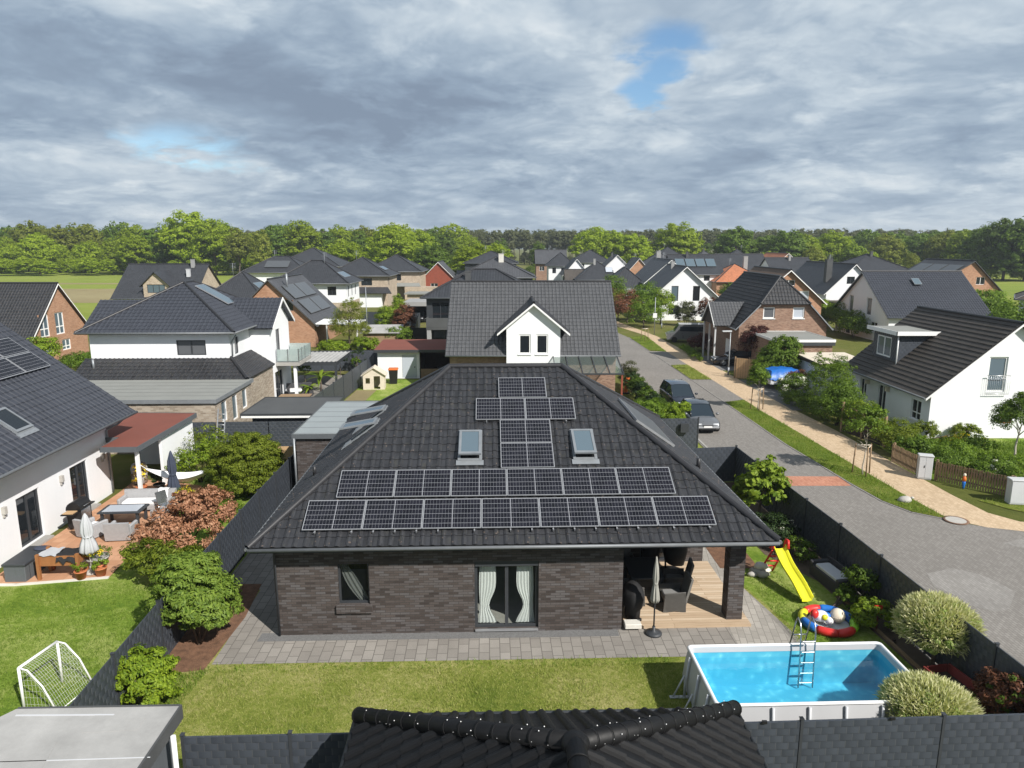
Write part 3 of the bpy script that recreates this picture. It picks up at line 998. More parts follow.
# ---------------------------------------------------------------- houses
def house(name, label, x0, x1, y0, y1, eave, ridge, kind, wall='white_render', roof='black_tiles_plain', tile=None, rot=1.6, ov=.5, gov=.35,
          wins=None, cat='house', group=None, cap='ridge_black', board=None, rl=None, half=None, gut='gutter_metal', ridge_at=.5, tl=.36, base_z=0.0, hipx=None, step=.022, seen='SEW', plinth=None):
    """gable ('x' or 'y': way the ridge runs), 'hip' (ridge along x), 'hipy' or 'flat'. half: height from which the south gable is hipped"""
    w_, d_ = x1 - x0, y1 - y0
    root = thing(name, label, cat, ((x0 + x1) / 2, (y0 + y1) / 2, base_z), rot, group)
    X0, X1, Y0, Y1 = -w_ / 2, w_ / 2, -d_ / 2, d_ / 2
    xr = X0 + w_ * ridge_at; yr = Y0 + d_ * ridge_at
    mb = MB()
    sides = {'S': ((X0, Y0), (X1, Y0)), 'E': ((X1, Y0), (X1, Y1)), 'N': ((X1, Y1), (X0, Y1)), 'W': ((X0, Y1), (X0, Y0))}
    wins = wins or {}
    for sd, (a, b) in sides.items():
        L = math.hypot(b[0] - a[0], b[1] - a[1])
        top = eave if kind != 'flat' else ridge
        prof = [(0, 0), (L, 0), (L, top), (0, top)]
        if kind == 'y' and sd in 'SN':
            ur = (xr - X0) if sd == 'S' else (X1 - xr)
            if half and sd == 'S':
                f = (ridge - half) / (ridge - eave)
                prof = [(0, 0), (L, 0), (L, eave), (ur + (L - ur) * f, half), (ur - ur * f, half), (0, eave)]
            else:
                prof = [(0, 0), (L, 0), (L, eave), (ur, ridge), (0, eave)]
        if kind == 'x' and sd in 'EW':
            ur = (yr - Y0) if sd == 'E' else (Y1 - yr)
            prof = [(0, 0), (L, 0), (L, eave), (ur, ridge), (0, eave)]
        ops = wins.get(sd, [])
        wall_face(mb, a, b, prof, [o[:4] for o in ops], .14)
    mb.build('wall', wall, root)
    for sd, ops in wins.items():
        for o in ops:
            st = dict(style='two', frame='anthracite', pane='dark_glass', sill=None, rev=.14)
            if len(o) > 4: st.update(o[4])
            window(root, *sides[sd], o[:4], **st)
    if plinth:
        pb = MB(); pb.box(X0 - .03, X1 + .03, Y0 - .03, Y1 + .03, 0, plinth[1]); pb.build('plinth', plinth[0], root)
    rb = MB(); cb = MB(); gb = MB(); gbs = []; bbs = []

    def board_piece(*a_):
        q = MB(); q.obox(*a_); bbs.append(q)

    def gutter_piece(a_, b_):
        q = MB(); gutter(q, a_, b_); gbs.append(q)

    t_ = .09
    if kind == 'x':
        sl = (ridge - eave) / (yr - Y0); sln = (ridge - eave) / (Y1 - yr)
        a, b = X0 - gov, X1 + gov
        zs, zn = eave - ov * sl, eave - ov * sln
        k = .10
        roof_plane(rb, [(a, Y0 - ov, zs + k), (b, Y0 - ov, zs + k), (b, yr, ridge + k), (a, yr, ridge + k)], tile, tl=tl, step=step)
        roof_plane(rb, [(b, Y1 + ov, zn + k), (a, Y1 + ov, zn + k), (a, yr, ridge + k), (b, yr, ridge + k)], None)
        ridge_caps(cb, (a, yr, ridge + k), (b, yr, ridge + k))
        gutter_piece((a, Y0 - ov - .05, zs + k - .03), (b, Y0 - ov - .05, zs + k - .03))
        if board:
            for xx in (a, b):
                s_ = -1 if xx == a else 1
                board_piece((xx, Y0 - ov, zs - .06), (s_ * .04, 0, 0), (0, yr - Y0 + ov, ridge - zs), (0, 0, .13))
                board_piece((xx, Y1 + ov, zn - .06), (s_ * .04, 0, 0), (0, yr - Y1 - ov, ridge - zn), (0, 0, .13))
    elif kind == 'y':
        sw, se = (ridge - eave) / (xr - X0), (ridge - eave) / (X1 - xr)
        a, b = Y0 - gov, Y1 + gov
        zw, ze = eave - ov * sw, eave - ov * se
        k = .10
        if half:
            f = (ridge - half) / (ridge - eave)
            xl, xh = xr - (xr - X0) * f, xr + (X1 - xr) * f
            hy = a + (ridge - half) * .75
            roof_plane(rb, [(xl - .05, a, half + k - .05), (xh + .05, a, half + k - .05), (xr, hy, ridge + k)], 'half' and tile, tl=tl, step=step)
            roof_plane(rb, [(X1 + ov, a, ze + k), (X1 + ov, b, ze + k), (xr, b, ridge + k), (xr, hy, ridge + k), (xh, a, half + k)], None)
            roof_plane(rb, [(X0 - ov, b, zw + k), (X0 - ov, a, zw + k), (xl, a, half + k), (xr, hy, ridge + k), (xr, b, ridge + k)], tile, tl=tl, step=step)
            ridge_caps(cb, (xr, hy, ridge + k), (xr, b, ridge + k))
            ridge_caps(cb, (xl, a, half + k), (xr, hy, ridge + k)); ridge_caps(cb, (xh, a, half + k), (xr, hy, ridge + k))
            topl, toph = (xl, half), (xh, half)
        else:
            roof_plane(rb, [(X1 + ov, a, ze + k), (X1 + ov, b, ze + k), (xr, b, ridge + k), (xr, a, ridge + k)], tile, tl=tl, step=step)
            roof_plane(rb, [(X0 - ov, b, zw + k), (X0 - ov, a, zw + k), (xr, a, ridge + k), (xr, b, ridge + k)], tile, tl=tl, step=step)
            ridge_caps(cb, (xr, a, ridge + k), (xr, b, ridge + k))
            topl, toph = (xr, ridge), (xr, ridge)
        for xx, zz_ in ((X0 - ov - .05, zw + k - .03), (X1 + ov + .05, ze + k - .03)):
            gutter_piece((xx, a, zz_), (xx, b, zz_))
        if board:
            board_piece((X0 - ov, a, zw - .06), (0, -.04, 0), (topl[0] - X0 + ov, 0, topl[1] - zw), (0, 0, .13))
            board_piece((X1 + ov, a, ze - .06), (0, -.04, 0), (toph[0] - X1 - ov, 0, toph[1] - ze), (0, 0, .13))
    elif kind in ('hip', 'hipy'):
        k = .10
        ex0, ex1, ey0, ey1 = X0 - ov, X1 + ov, Y0 - ov, Y1 + ov
        if kind == 'hip':
            run = min((ey1 - ey0) / 2, (ex1 - ex0) / 2 - .02) if hipx is None else hipx
            A, B = V((ex0 + run, (ey0 + ey1) / 2, ridge + k)), V((ex1 - run, (ey0 + ey1) / 2, ridge + k))
        else:
            run = min((ex1 - ex0) / 2, (ey1 - ey0) / 2 - .02) if hipx is None else hipx
            A, B = V(((ex0 + ex1) / 2, ey0 + run, ridge + k)), V(((ex0 + ex1) / 2, ey1 - run, ridge + k))
        z = eave + k - .05
        c = [V((ex0, ey0, z)), V((ex1, ey0, z)), V((ex1, ey1, z)), V((ex0, ey1, z))]
        if kind == 'hip':
            pl = [[c[0], c[1], B, A], [c[1], c[2], B], [c[2], c[3], A, B], [c[3], c[0], A]]
            hips = [(c[0], A), (c[1], B), (c[2], B), (c[3], A), (A, B)]
        else:
            pl = [[c[0], c[1], A], [c[1], c[2], B, A], [c[2], c[3], B], [c[3], c[0], A, B]]
            hips = [(c[0], A), (c[1], A), (c[2], B), (c[3], B), (A, B)]
        for i, q in enumerate(pl):
            roof_plane(rb, q, tile if 'SENW'[i] in seen else None, tl=tl, step=step)
        for a, b in hips: ridge_caps(cb, a, b)
        for i in range(4):
            q, r_ = c[i], c[(i + 1) % 4]
            out = (r_ - q).normalized().cross(V((0, 0, 1))) * .05
            gutter(gb, q + out - V((0, 0, .03)), r_ + out - V((0, 0, .03)))
        sb = MB(); sb.face([(ex0 + .03, ey0 + .03, eave - .06), (ex0 + .03, ey1 - .03, eave - .06), (ex1 - .03, ey1 - .03, eave - .06), (ex1 - .03, ey0 + .03, eave - .06)])
        sb.build('soffit', board or 'anthracite', root)
    elif kind == 'flat':
        rb.box(X0 - ov, X1 + ov, Y0 - ov, Y1 + ov, ridge, ridge + .06)
        gb.box(X0 - ov - .03, X1 + ov + .03, Y0 - ov - .03, Y0 - ov, ridge - .12, ridge + .10)
        gb.box(X0 - ov - .03, X1 + ov + .03, Y1 + ov, Y1 + ov + .03, ridge - .12, ridge + .10)
        gb.box(X0 - ov - .03, X0 - ov, Y0 - ov, Y1 + ov, ridge - .12, ridge + .10)
        gb.box(X1 + ov, X1 + ov + .03, Y0 - ov, Y1 + ov, ridge - .12, ridge + .10)
    r_o = rb.build('roof', roof, root)
    if cb.v: cb.build('ridge_cap', cap, r_o)
    if gb.v: gb.build('gutter' if kind != 'flat' else 'fascia', gut, root)
    for q in gbs: q.build('gutter', gut, root)
    for q in bbs: q.build('bargeboard', board, root)
    root['_'] = 0
    del root['_']
    return root


def part(parent, name, mat, fn):
    mb = MB(); fn(mb)
    return mb.build(name, mat, parent)


def chimney(root, x, y, z0, z1, s=.55, mat='grey_render'):
    part(root, 'chimney', mat, lambda m: (m.box(x - s / 2, x + s / 2, y - s / 2, y + s / 2, z0, z1), m.box(x - s / 2 - .04, x + s / 2 + .04, y - s / 2 - .04, y + s / 2 + .04, z1 + .002, z1 + .08)))


def on_slope(root, name, mat, o, u, wv, size, lift=.12, thick=.05, child=None):
    """a flat panel lying on a slope: o corner, u across, wv up the slope (unit vectors), size (a, b)"""
    o, u, wv = V(o), V(u).normalized(), V(wv).normalized()
    n = u.cross(wv)
    mb = MB(); mb.obox(o + n * lift, u * size[0], wv * size[1], n * thick)
    p = mb.build(name, mat, root)
    if child:
        cm = MB(); b = .05
        cm.obox(o + n * (lift + thick) + u * b + wv * b, u * (size[0] - 2 * b), wv * (size[1] - 2 * b), n * .006)
        cm.build(child[0], child[1], p)
    return p


# ---------------------------------------------------------------- ground
sheet('ground', [(-1500, -150), (1500, -150), (1500, 1500), (-1500, 1500)], 0.0, 'garden_ground')
sheet('meadow', [(-420, 100), (-30, 100), (-30, 420), (-420, 420)], .02, 'meadow')
sheet('ploughed_strip', [(-420, 140), (-52, 140), (-70, 184), (-420, 184)], .04, 'stubble')
sheet('field_track', [(-420, 205), (-60, 205), (-60, 211), (-420, 211)], .05, 'stubble')
sheet('far_meadow', [(60, 118), (420, 118), (420, 420), (60, 420)], .02, 'meadow')

LH = [(-9.55, 13.2), (-7.2, 13.2)]
sheet('back_lawn', [(-9.4, 12.9), (11.2, 13.4), (10.9, 40), (-10.4, 38)], .008, 'lawn_dry')
sheet('side_lawn', [(8.3, 13.3), (11.35, 13.4), (11.1, 33.2), (7.2, 33), (7.5, 24.2), (8.7, 19.3)], .012, 'lawn_green')
sheet('neighbour_lawn', [(-30, 8), (-9.9, 8), (-9.9, 24.5), (-10.6, 36), (-16.0, 36), (-14.6, 22.9), (-30, 22.6)], .012, 'lawn_green')
# paved path round the house, gravel strip along its wall
sheet('house_path', [(-8.35, 17.85), (8.7, 18.35), (7.45, 24.3), (7.3, 33.6), (5.4, 33.6), (5.4, 22.0), (-7.0, 21.0), (-7.1, 34), (-10.2, 33.6), (-9.9, 22.4), (-8.5, 22.2)], .016, 'grey_paving')
sheet('pool_side_path', [(6.6, 18.75), (8.3, 18.8), (7.6, 24.5), (7.3, 33.5), (6.6, 33.5)], .020, 'pool_path_paving')
sheet('gravel_strip', [(-7.5, 19.0), (3.2, 19.30), (3.2, 19.75), (-7.5, 19.45)], .022, 'gravel')
sheet('mulch_bed', [(-9.9, 17.3), (-8.45, 17.6), (-8.35, 20.4), (-8.6, 22.6), (-9.9, 22.6)], .022, 'mulch')
sheet('planting_bed', [(11.4, 14.0), (11.9, 14.0), (11.2, 33.2), (9.2, 33.2), (9.5, 25), (10.6, 22.8)], .018, 'soil')
sheet('sand_bed', [(7.5, 23.8), (8.9, 23.8), (8.8, 27.5), (7.4, 27.5)], .024, 'mulch')

# road, footpath and verges
road = [(12.1, 8), (11.55, 20), (11.2, 33.2), (10.7, 50), (9.6, 75), (7.0, 110), (5.0, 140), (9.0, 140), (11.5, 110), (14.5, 88), (14.95, 74.6), (15.3, 62), (15.55, 53), (15.75, 46), (15.9, 40), (16.3, 35), (16.45, 33), (16.75, 30.6), (17.35, 29.2), (18.4, 28.4), (19.6, 27.6), (21.0, 27.1), (60, 26.2), (60, 8)]
sheet('road', road, .006, 'road_paving')
sheet('red_road_band', [(11.3, 32.7), (16.40, 32.7), (16.40, 34.1), (11.3, 34.2)], .010, 'red_paving')
sheet('road_repair_patch', [(14.74, 23.45), (15.3, 23.6), (15.82, 23.86), (16.4, 23.5), (16.72, 23.1), (16.92, 22.06), (16.35, 21.39), (15.9, 20.9), (15.36, 20.74), (14.78, 21.19), (14.75, 21.8), (14.4, 22.41)], .010, 'pale_road_paving')
sheet('road_repair_patch', [(20.4, 24.9), (24.0, 24.9), (24.0, 26.6), (21.0, 26.8), (19.2, 26.0)], .010, 'pale_road_paving')
path = [(12.6, 110), (17.0, 90), (16.7, 76), (16.95, 67.7), (17.2, 60), (17.4, 52), (17.45, 48), (17.75, 43), (18.0, 37.7), (18.15, 34.4), (18.3, 31.4), (18.6, 28.5), (19.6, 27.6), (21.0, 27.12), (60, 26.2), (60, 27.7), (23.0, 27.9), (21.4, 28.2), (20.7, 29.2), (20.5, 31.4), (20.4, 34.4), (20.35, 38), (20.3, 43), (19.8, 50), (19.55, 60), (19.2, 71.5), (18.8, 77), (18.3, 89), (15.0, 112)]
sheet('footpath', path, .008, 'sand_paving')
sheet('driveway', [(15.1, 67.3), (16.95, 67.7), (16.75, 76), (14.9, 76.6)], .009, 'road_paving')
sheet('driveway', [(15.55, 51.2), (17.4, 52), (17.2, 60), (15.35, 60)], .009, 'road_paving')
sheet('driveway', [(19.3, 64.5), (25, 64), (25, 74), (19.2, 73)], .009, 'asphalt_grey')
sheet('driveway', [(19.7, 48.5), (26, 49), (26, 60), (19.5, 60)], .009, 'asphalt_grey')


def verge(name, poly, seed):
    o = sheet(name, poly, .03, 'lawn_rough', kind='stuff')
    return o


def stripe(name, pts, wd, z, mat):
    mb = MB()
    pts = [V((*p, 0)) for p in pts]
    for i in range(len(pts) - 1):
        a, b = pts[i], pts[i + 1]
        d = (b - a).normalized(); n = V((-d.y, d.x, 0)) * wd
        mb.obox(a, b - a, n, (0, 0, z))
    o = mb.build(name, mat)
    o['kind'] = 'structure'
    return o


stripe('kerb', [(14.5, 88), (14.95, 74.6), (15.3, 62), (15.55, 53), (15.75, 46), (15.9, 40), (16.3, 35), (16.45, 33), (16.75, 30.6), (17.35, 29.2), (18.4, 28.4)], .09, .03, 'pale_road_paving')
stripe('kerb', [(10.8, 50), (11.2, 36.5)], .12, .03, 'concrete')
VERGES = [[(14.65, 88), (16.95, 89.5), (16.7, 76), (14.98, 77.2)], [(15.2, 67), (16.9, 67.6), (17.15, 60), (15.4, 60)],
          [(15.7, 50.8), (17.35, 51.9), (17.42, 48), (17.72, 43), (17.97, 37.7), (18.12, 34.4), (18.27, 31.4), (18.55, 28.6), (18.35, 28.6), (17.45, 29.3), (16.86, 30.7), (16.55, 33.1), (16.4, 35), (16.0, 40), (15.85, 46)],
          [(21.2, 30.7), (21.9, 29.6), (23.2, 28.5), (40, 28.1), (40, 30.2), (23, 30.9)]]
for i, q in enumerate(VERGES): verge('verge_grass', q, i)


def inside(p, poly):
    r = False
    for i in range(len(poly)):
        a, b = poly[i], poly[i - 1]
        if (a[1] > p[1]) != (b[1] > p[1]) and p[0] < (b[0] - a[0]) * (p[1] - a[1]) / (b[1] - a[1]) + a[0]: r = not r
    return r


def blades(name, mat, poly, n, h, wd, seed, z=.02, patch=.0):
    """many single grass blades as one mesh"""
    rng = np.random.default_rng(seed)
    xs = [p[0] for p in poly]; ys = [p[1] for p in poly]
    pts = rng.uniform([min(xs), min(ys)], [max(xs), max(ys)], (int(n * 1.0), 2))
    keep = np.array([inside(p, poly) for p in pts])
    pts = pts[keep]
    N = len(pts)
    hh = h * rng.uniform(.5, 1.5, N) * (1 + patch * np.sin(pts[:, 0] * 2.1 + np.cos(pts[:, 1] * 1.7) * 2))
    a = rng.uniform(0, 6.283, N)
    lean = rng.normal(size=(N, 2)) * .55 * hh[:, None]
    b = np.stack([np.cos(a), np.sin(a)], 1) * wd
    zb = np.full((N, 1), z)
    v = np.stack([np.hstack([pts - b, zb]), np.hstack([pts + b, zb]), np.hstack([pts + lean + b * .25, zb + hh[:, None]]), np.hstack([pts + lean - b * .25, zb + hh[:, None]])], 1).reshape(-1, 3)
    o = bpy.data.objects.new(name, quads_mesh(name, v, mat))
    link(o); o['kind'] = 'stuff'
    return o


for i, q in enumerate(VERGES): blades('verge_grass', 'leaf_lawn' if i % 2 else 'leaf_grass', q, 16000 if i == 2 else 4500, .085, .010, i + 3, .03, .4)

# ---------------------------------------------------------------- the brick bungalow with the solar roof
HA = V((-6.96, 19.34, 0))
HR = 1.9


def hw(x, y, z=0):
    """bungalow frame to world"""
    c, s = math.cos(R(HR)), math.sin(R(HR))
    return V((HA.x + c * x - s * y, HA.y + s * x + c * y, z))


bung = thing('brick_house', 'dark clinker brick bungalow with solar panels on its black hipped roof', 'house', HA, HR)
EZ, SLP = 3.07, .528
EX0, EX1, EY0, EY1 = -.50, 14.65, -.60, 14.25
RY, RZ = 6.75, 3.07 + .528 * 7.35
RX0, RX1 = 4.85, 9.05
mb = MB()
WB = 3.0
s_ops = [(1.83, 2.74, .98, 2.28), (5.85, 7.76, .12, 2.29)]
wall_face(mb, (0, 0), (10.28, 0), [(0, 0), (10.28, 0), (10.28, WB), (0, WB)], s_ops, .16)
wall_face(mb, (10.28, 0), (10.28, 4.5), [(0, 0), (4.5, 0), (4.5, WB), (0, WB)], [], .1)
b_ops = [(.35, 1.05, 1.1, 2.2), (1.5, 2.95, .1, 2.25)]
wall_face(mb, (10.28, 4.5), (14.1, 4.5), [(0, 0), (3.82, 0), (3.82, WB), (0, WB)], b_ops, .14)
wall_face(mb, (14.1, 4.5), (14.1, 13.65), [(0, 0), (9.15, 0), (9.15, WB), (0, WB)], [(2, 3.2, .9, 2.2)], .14)
wall_face(mb, (14.1, 13.65), (0, 13.65), [(0, 0), (14.1, 0), (14.1, WB), (0, WB)], [], .1)
wall_face(mb, (0, 13.65), (0, 0), [(0, 0), (13.65, 0), (13.65, WB), (0, WB)], [(4, 5, .9, 2.2)], .14)
mb.build('wall', 'clinker_brick', bung)
part(bung, 'column', 'clinker_brick', lambda m: m.box(13.60, 14.08, .32, .80, 0, WB))
wn1 = window(bung, (0, 0), (10.28, 0), s_ops[0], 'one', 'anthracite', 'clear_glass', .16)
part(wn1, 'sill', 'clinker_brick', lambda m: m.box(1.76, 2.82, -.09, .04, .74, .975))
wn2 = window(bung, (0, 0), (10.28, 0), s_ops[1], 'two', 'anthracite', 'clear_glass', .16, name='patio_door', fw=.085)
part(wn2, 'sill', 'aluminium', lambda m: m.box(5.86, 7.75, -.06, .15, .06, .118))
for o in b_ops: window(bung, (10.28, 4.5), (14.1, 4.5), o, 'one', 'anthracite', 'dark_glass', .14)
window(bung, (14.1, 4.5), (14.1, 13.65), (2, 3.2, .9, 2.2), 'one', 'anthracite', 'dark_glass', .14)
window(bung, (0, 13.65), (0, 0), (4, 5, .9, 2.2), 'one', 'anthracite', 'dark_glass', .14)
part(bung, 'roller_shutter_box', 'anthracite', lambda m: m.box(5.87, 7.74, .02, .15, 2.12, 2.28))


def drape(m, pts0, x_c, y, z0, z1, wt, wm, flip):
    rows = []
    for i in range(15):
        f = i / 14
        z = z1 + (z0 - z1) * f
        pinch = math.exp(-((f - .72) / .20) ** 2)
        ww = wt * (1 - pinch * .5) * (.75 + .25 * f)
        cx = x_c + flip * (pinch * .10 + .06)
        row = []
        for j in range(25):
            g_ = j / 24
            row.append((cx + (g_ - .5) * ww, y + .014 * math.sin(g_ * 34 + f), z))
        rows.append(row)
    m.grid(rows)


part(wn2, 'curtain', 'curtain', lambda m: drape(m, None, 6.30, .30, .15, 2.2, .62, .3, -1))
part(wn2, 'curtain', 'curtain', lambda m: drape(m, None, 7.30, .30, .15, 2.2, .62, .3, 1))


def swag(m):
    rows = []
    for i in range(14):
        f = i / 13
        z = 2.2 - 1.25 * f
        row = []
        for j in range(21):
            g_ = j / 20
            xa = 1.86 + .55 * f * f; xb = 1.98 + .8 * f ** .8
            row.append((xa + (xb - xa) * g_, .30 + .014 * math.sin(g_ * 18), z - .2 * g_ * f))
        rows.append(row)
    m.grid(rows)


part(wn1, 'curtain', 'dim_curtain', swag)
part(bung, 'floor', 'stone', lambda m: m.box(.2, 10.2, .4, 4.3, .02, .05))

# roof
rb = MB()
c0, c1, c2, c3 = V((EX0, EY0, EZ)), V((EX1, EY0, EZ)), V((EX1, EY1, EZ)), V((EX0, EY1, EZ))
A, B = V((RX0, RY, RZ)), V((RX1, RY, RZ))
TW = .30
roof_plane(rb, [c0, c1, B, A], ROLL, tl=.345)
roof_plane(rb, [c1, c2, B], ROLL, tl=.345)
roof_plane(rb, [c2, c3, A, B], None)
roof_plane(rb, [c3, c0, A], ROLL, tl=.345)
roof = rb.build('roof', 'black_tiles', bung)
cb = MB()
for a, b in ((c0, A), (c1, B), (c2, B), (c3, A), (A, B)): ridge_caps(cb, a, b, .105, .40, .03)
cb.build('ridge_cap', 'ridge_black', roof)
for i in range(5):
    pass
part(bung, 'soffit', 'anthracite', lambda m: m.box(EX0 + .02, EX1 - .02, EY0 + .02, EY1 - .02, EZ - .17, EZ - .115))
gb = MB()
for a, b in ((c0, c1), (c1, c2), (c2, c3), (c3, c0)):
    out = (b - a).normalized().cross(V((0, 0, 1))) * .06
    gutter(gb, a + out - V((0, 0, .05)), b + out - V((0, 0, .05)), .055)
gb.build('gutter', 'gutter_metal', bung)
part(bung, 'downpipe', 'anthracite', lambda m: m.tube([(-.1, -.55, 2.93), (.05, -.10, 2.75), (.05, -.06, .05)], .035, 8))
# vents on the slopes
slope = V((0, 1, SLP)).normalized()
nrm = V((1, 0, 0)).cross(slope)


def rp(x, s):
    return V((x, EY0, EZ)) + slope * s


# solar panels: landscape modules on rails
PW, PH = 1.72, 1.13
proto = None


def solar(x, s):
    global proto
    o = rp(x, s) + nrm * .11
    mtx = Matrix((V((1, 0, 0)), slope, nrm)).transposed().to_4x4()
    mtx.translation = o
    if proto is None:
        m_ = MB(); m_.box(0, PW - .015, 0, PH - .015, 0, .035)
        proto = m_.build('solar_panel', 'solar_frame', bung)
        g_ = MB(); g_.face([(.022, .018, .0365), (PW - .037, .018, .0365), (PW - .037, PH - .033, .0365), (.022, PH - .033, .0365)])
        g_.build('cells', 'solar_cells', proto)
        p = proto
    else:
        p = proto.copy(); COL.objects.link(p); p.parent = bung
        for ch in kids(proto):
            c = ch.copy(); COL.objects.link(c); c.parent = p
    p.matrix_local = mtx


for i in range(7): solar(.92 + i * 1.72, .52)
for i in range(6): solar(1.70 + i * 1.72, 1.75)
solar(6.68, 2.92); solar(6.68, 4.06)
solar(5.86, 5.20); solar(7.58, 5.20)
solar(6.66, 6.36)
rl = MB()
for (xa, xb, s0) in ((.80, 13.0, .52), (1.6, 12.1, 1.75), (6.6, 8.45, 2.92), (6.6, 8.45, 4.06), (5.8, 9.35, 5.20), (6.6, 8.45, 6.36)):
    for ds in (.22, .88):
        rl.obox(rp(xa + .14, s0 + ds) + nrm * .06, (xb - xa - .22, 0, 0), slope * .04, nrm * .045)
n_h = 0
for s0, xa, xb in ((.52, .92, 12.96), (5.20, 5.86, 9.3)):
    x = xa + .35
    while x < xb:
        rl.obox(rp(x, s0 - .10) + nrm * .045, (.035, 0, 0), slope * .35, nrm * .04)
        rl.obox(rp(x, s0 - .10) + nrm * .045, (.035, 0, 0), slope * .02, nrm * .10)
        x += .62 if int(x * 10) % 2 else 1.05
rl.build('mounting_rail', 'aluminium', bung)


def skylight(root, o, u, wv, wd, ht, open_deg=0.0, blind='pale_blind'):
    """roof window: frame on the slope, apron, and a sash that may stand open at its foot"""
    o, u, wv = V(o), V(u).normalized(), V(wv).normalized()
    n = u.cross(wv)
    fb = MB(); b = .09
    def bar(a0, a1, b0, b1, h0, h1): fb.obox(o + u * a0 + wv * b0 + n * h0, u * (a1 - a0), wv * (b1 - b0), n * (h1 - h0))
    bar(0, wd, ht - b, ht, .02, .10); bar(0, b, 0, ht - b, .02, .09); bar(wd - b, wd, 0, ht - b, .02, .09); bar(b, wd - b, 0, b, .02, .08)
    fr_ = fb.build('skylight', 'zinc', root)
    ap = MB(); ap.obox(o - wv * .20 + n * .05 - u * .05, u * (wd + .1), wv * .21, n * .02)
    ap.build('apron', 'zinc', fr_)
    op = MB(); op.obox(o + u * b + wv * b + n * .025, u * (wd - 2 * b), wv * (ht - 2 * b), n * .02); op.build('opening', 'black_plastic', fr_)
    a = R(open_deg)
    w2 = (wv * math.cos(a) - n * math.sin(a)).normalized()
    n2 = u.cross(w2)
    top = o + wv * (ht - .05) + n * .095
    sb = MB()
    L = ht - .1
    q = top - w2 * L
    for a0, a1, b0, b1 in ((.03, wd - .03, L - .09, L), (.03, wd - .03, 0, .11), (.03, .11, .11, L - .09), (wd - .11, wd - .03, .11, L - .09)):
        sb.obox(q + u * a0 + w2 * b0, u * (a1 - a0), w2 * (b1 - b0), n2 * .06)
    sb.build('sash', 'zinc', fr_)
    pb = MB(); pb.obox(q + u * .1 + w2 * .1 + n2 * .03, u * (wd - .2), w2 * (L - .18), n2 * .012); pb.build('pane', blind, fr_)
    return fr_


for x_ in (5.30, 9.02):
    f_ = skylight(bung, rp(x_, 3.32), (1, 0, 0), slope, .78, 1.40, 7, 'sky_glass')
    on_slope(f_, 'blind', 'pale_blind', rp(x_ + .11, 3.32 + .27) - nrm * .04, (1, 0, 0), slope - nrm * .12, (.56, .36), .11, .004)
    on_slope(f_, 'blind', 'pale_grey_plastic', rp(x_ + .11, 3.32 + 1.02) - nrm * .0, (1, 0, 0), slope - nrm * .12, (.56, .24), .11, .004)
# left slope: two open skylights; right slope: a solar heat collector
wl = (V((RX0, RY, RZ)) - V((EX0, RY, EZ))).normalized()
for yy in (6.0, 8.1):
    skylight(bung, V((EX0, yy, EZ)) + wl * 2.1, (0, -1, 0), wl, .8, 1.4, 26, 'sky_glass')
wr = (V((RX1, RY, RZ)) - V((EX1, RY, EZ))).normalized()
on_slope(bung, 'heat_collector', 'aluminium', V((EX1, 4.6, EZ)) + wr * 2.2, (0, 1, 0), wr, (3.6, 1.7), .07, .08, ('glazing', 'collector'))
part(bung, 'vent_pipe', 'ridge_black', lambda m: (m.tube([V((EX1, 3.9, EZ)) + wr * 1.3, V((EX1, 3.9, EZ)) + wr * 1.3 + V((0, 0, .38))], .07, 10), m.tube([V((EX0, 4.0, EZ)) + wl * 1.0, V((EX0, 4.0, EZ)) + wl * 1.0 + V((0, 0, .35))], .06, 10)))

# terrace deck under the corner
dk = MB(); dk.box(0, 3.85, 0, 4.4, 0, .10)
deck = dk.build('wooden_deck', 'deck_boards', None, hw(10.42, .02), (0, 0, HR))
deck['kind'] = 'structure'

# own flat roofed garage behind, on the left
gar = house('garage', 'dark brick garage with grey flat roof beside the solar house', -9.85, -7.25, 31.0, 37.6, 3.0, 3.0, 'flat', 'clinker_brick', 'sheet_metal', ov=.12, gut='grey_wood', cat='garage',
            wins={'S': [(1.5, 2.2, 1.6, 2.5, dict(style='one'))]})
part(gar, 'downpipe', 'zinc', lambda m: m.tube([(-1.36, -3.42, 2.9), (-1.36, -3.42, .05)], .05, 8))
part(gar, 'roof_seam', 'zinc', lambda m: [m.box(-1.38, 1.38, -3.2 + i * 1.05, -3.15 + i * 1.05, 3.062, 3.075) for i in range(7)])

# ---------------------------------------------------------------- foreground roofs
gr = thing('garden_house', 'black glazed tile roof of the building at the very front', 'building', (.75, 8.4, 0), 1.6)
gz, gzr = 2.55, 4.75
gx0, gx1, gy0, gy1 = -3.60, 3.70, -6.0, 3.85
ap_ = V((.12, .15, gzr)); ap2 = V((.12, gy0, gzr))
gb_ = MB()
roof_plane(gb_, [(gx1, gy1, gz), (gx0, gy1, gz), ap_], BIGROLL, tl=.42, tw=.335, step=.025)
roof_plane(gb_, [(gx1, gy0, gz), (gx1, gy1, gz), ap_, ap2], BIGROLL, tl=.42, tw=.335, step=.025)
roof_plane(gb_, [(gx0, gy1, gz), (gx0, gy0, gz), ap2, ap_], BIGROLL, tl=.42, tw=.335, step=.025)
g_roof = gb_.build('roof', 'garage_tiles', gr)


def big_caps(mb, a, b, seg=.40):
    a, b = V(a), V(b); d = b - a; k = max(1, round(d.length / seg)); s = d.length / k; d.normalize()
    e = V((0, 0, .06))
    mb.tube([a + e, b + e], .145, 16)
    for i in range(k):
        p = a + d * (i * s + .01) + e
        mb.tube([p, p + d * .045], .153, 16)


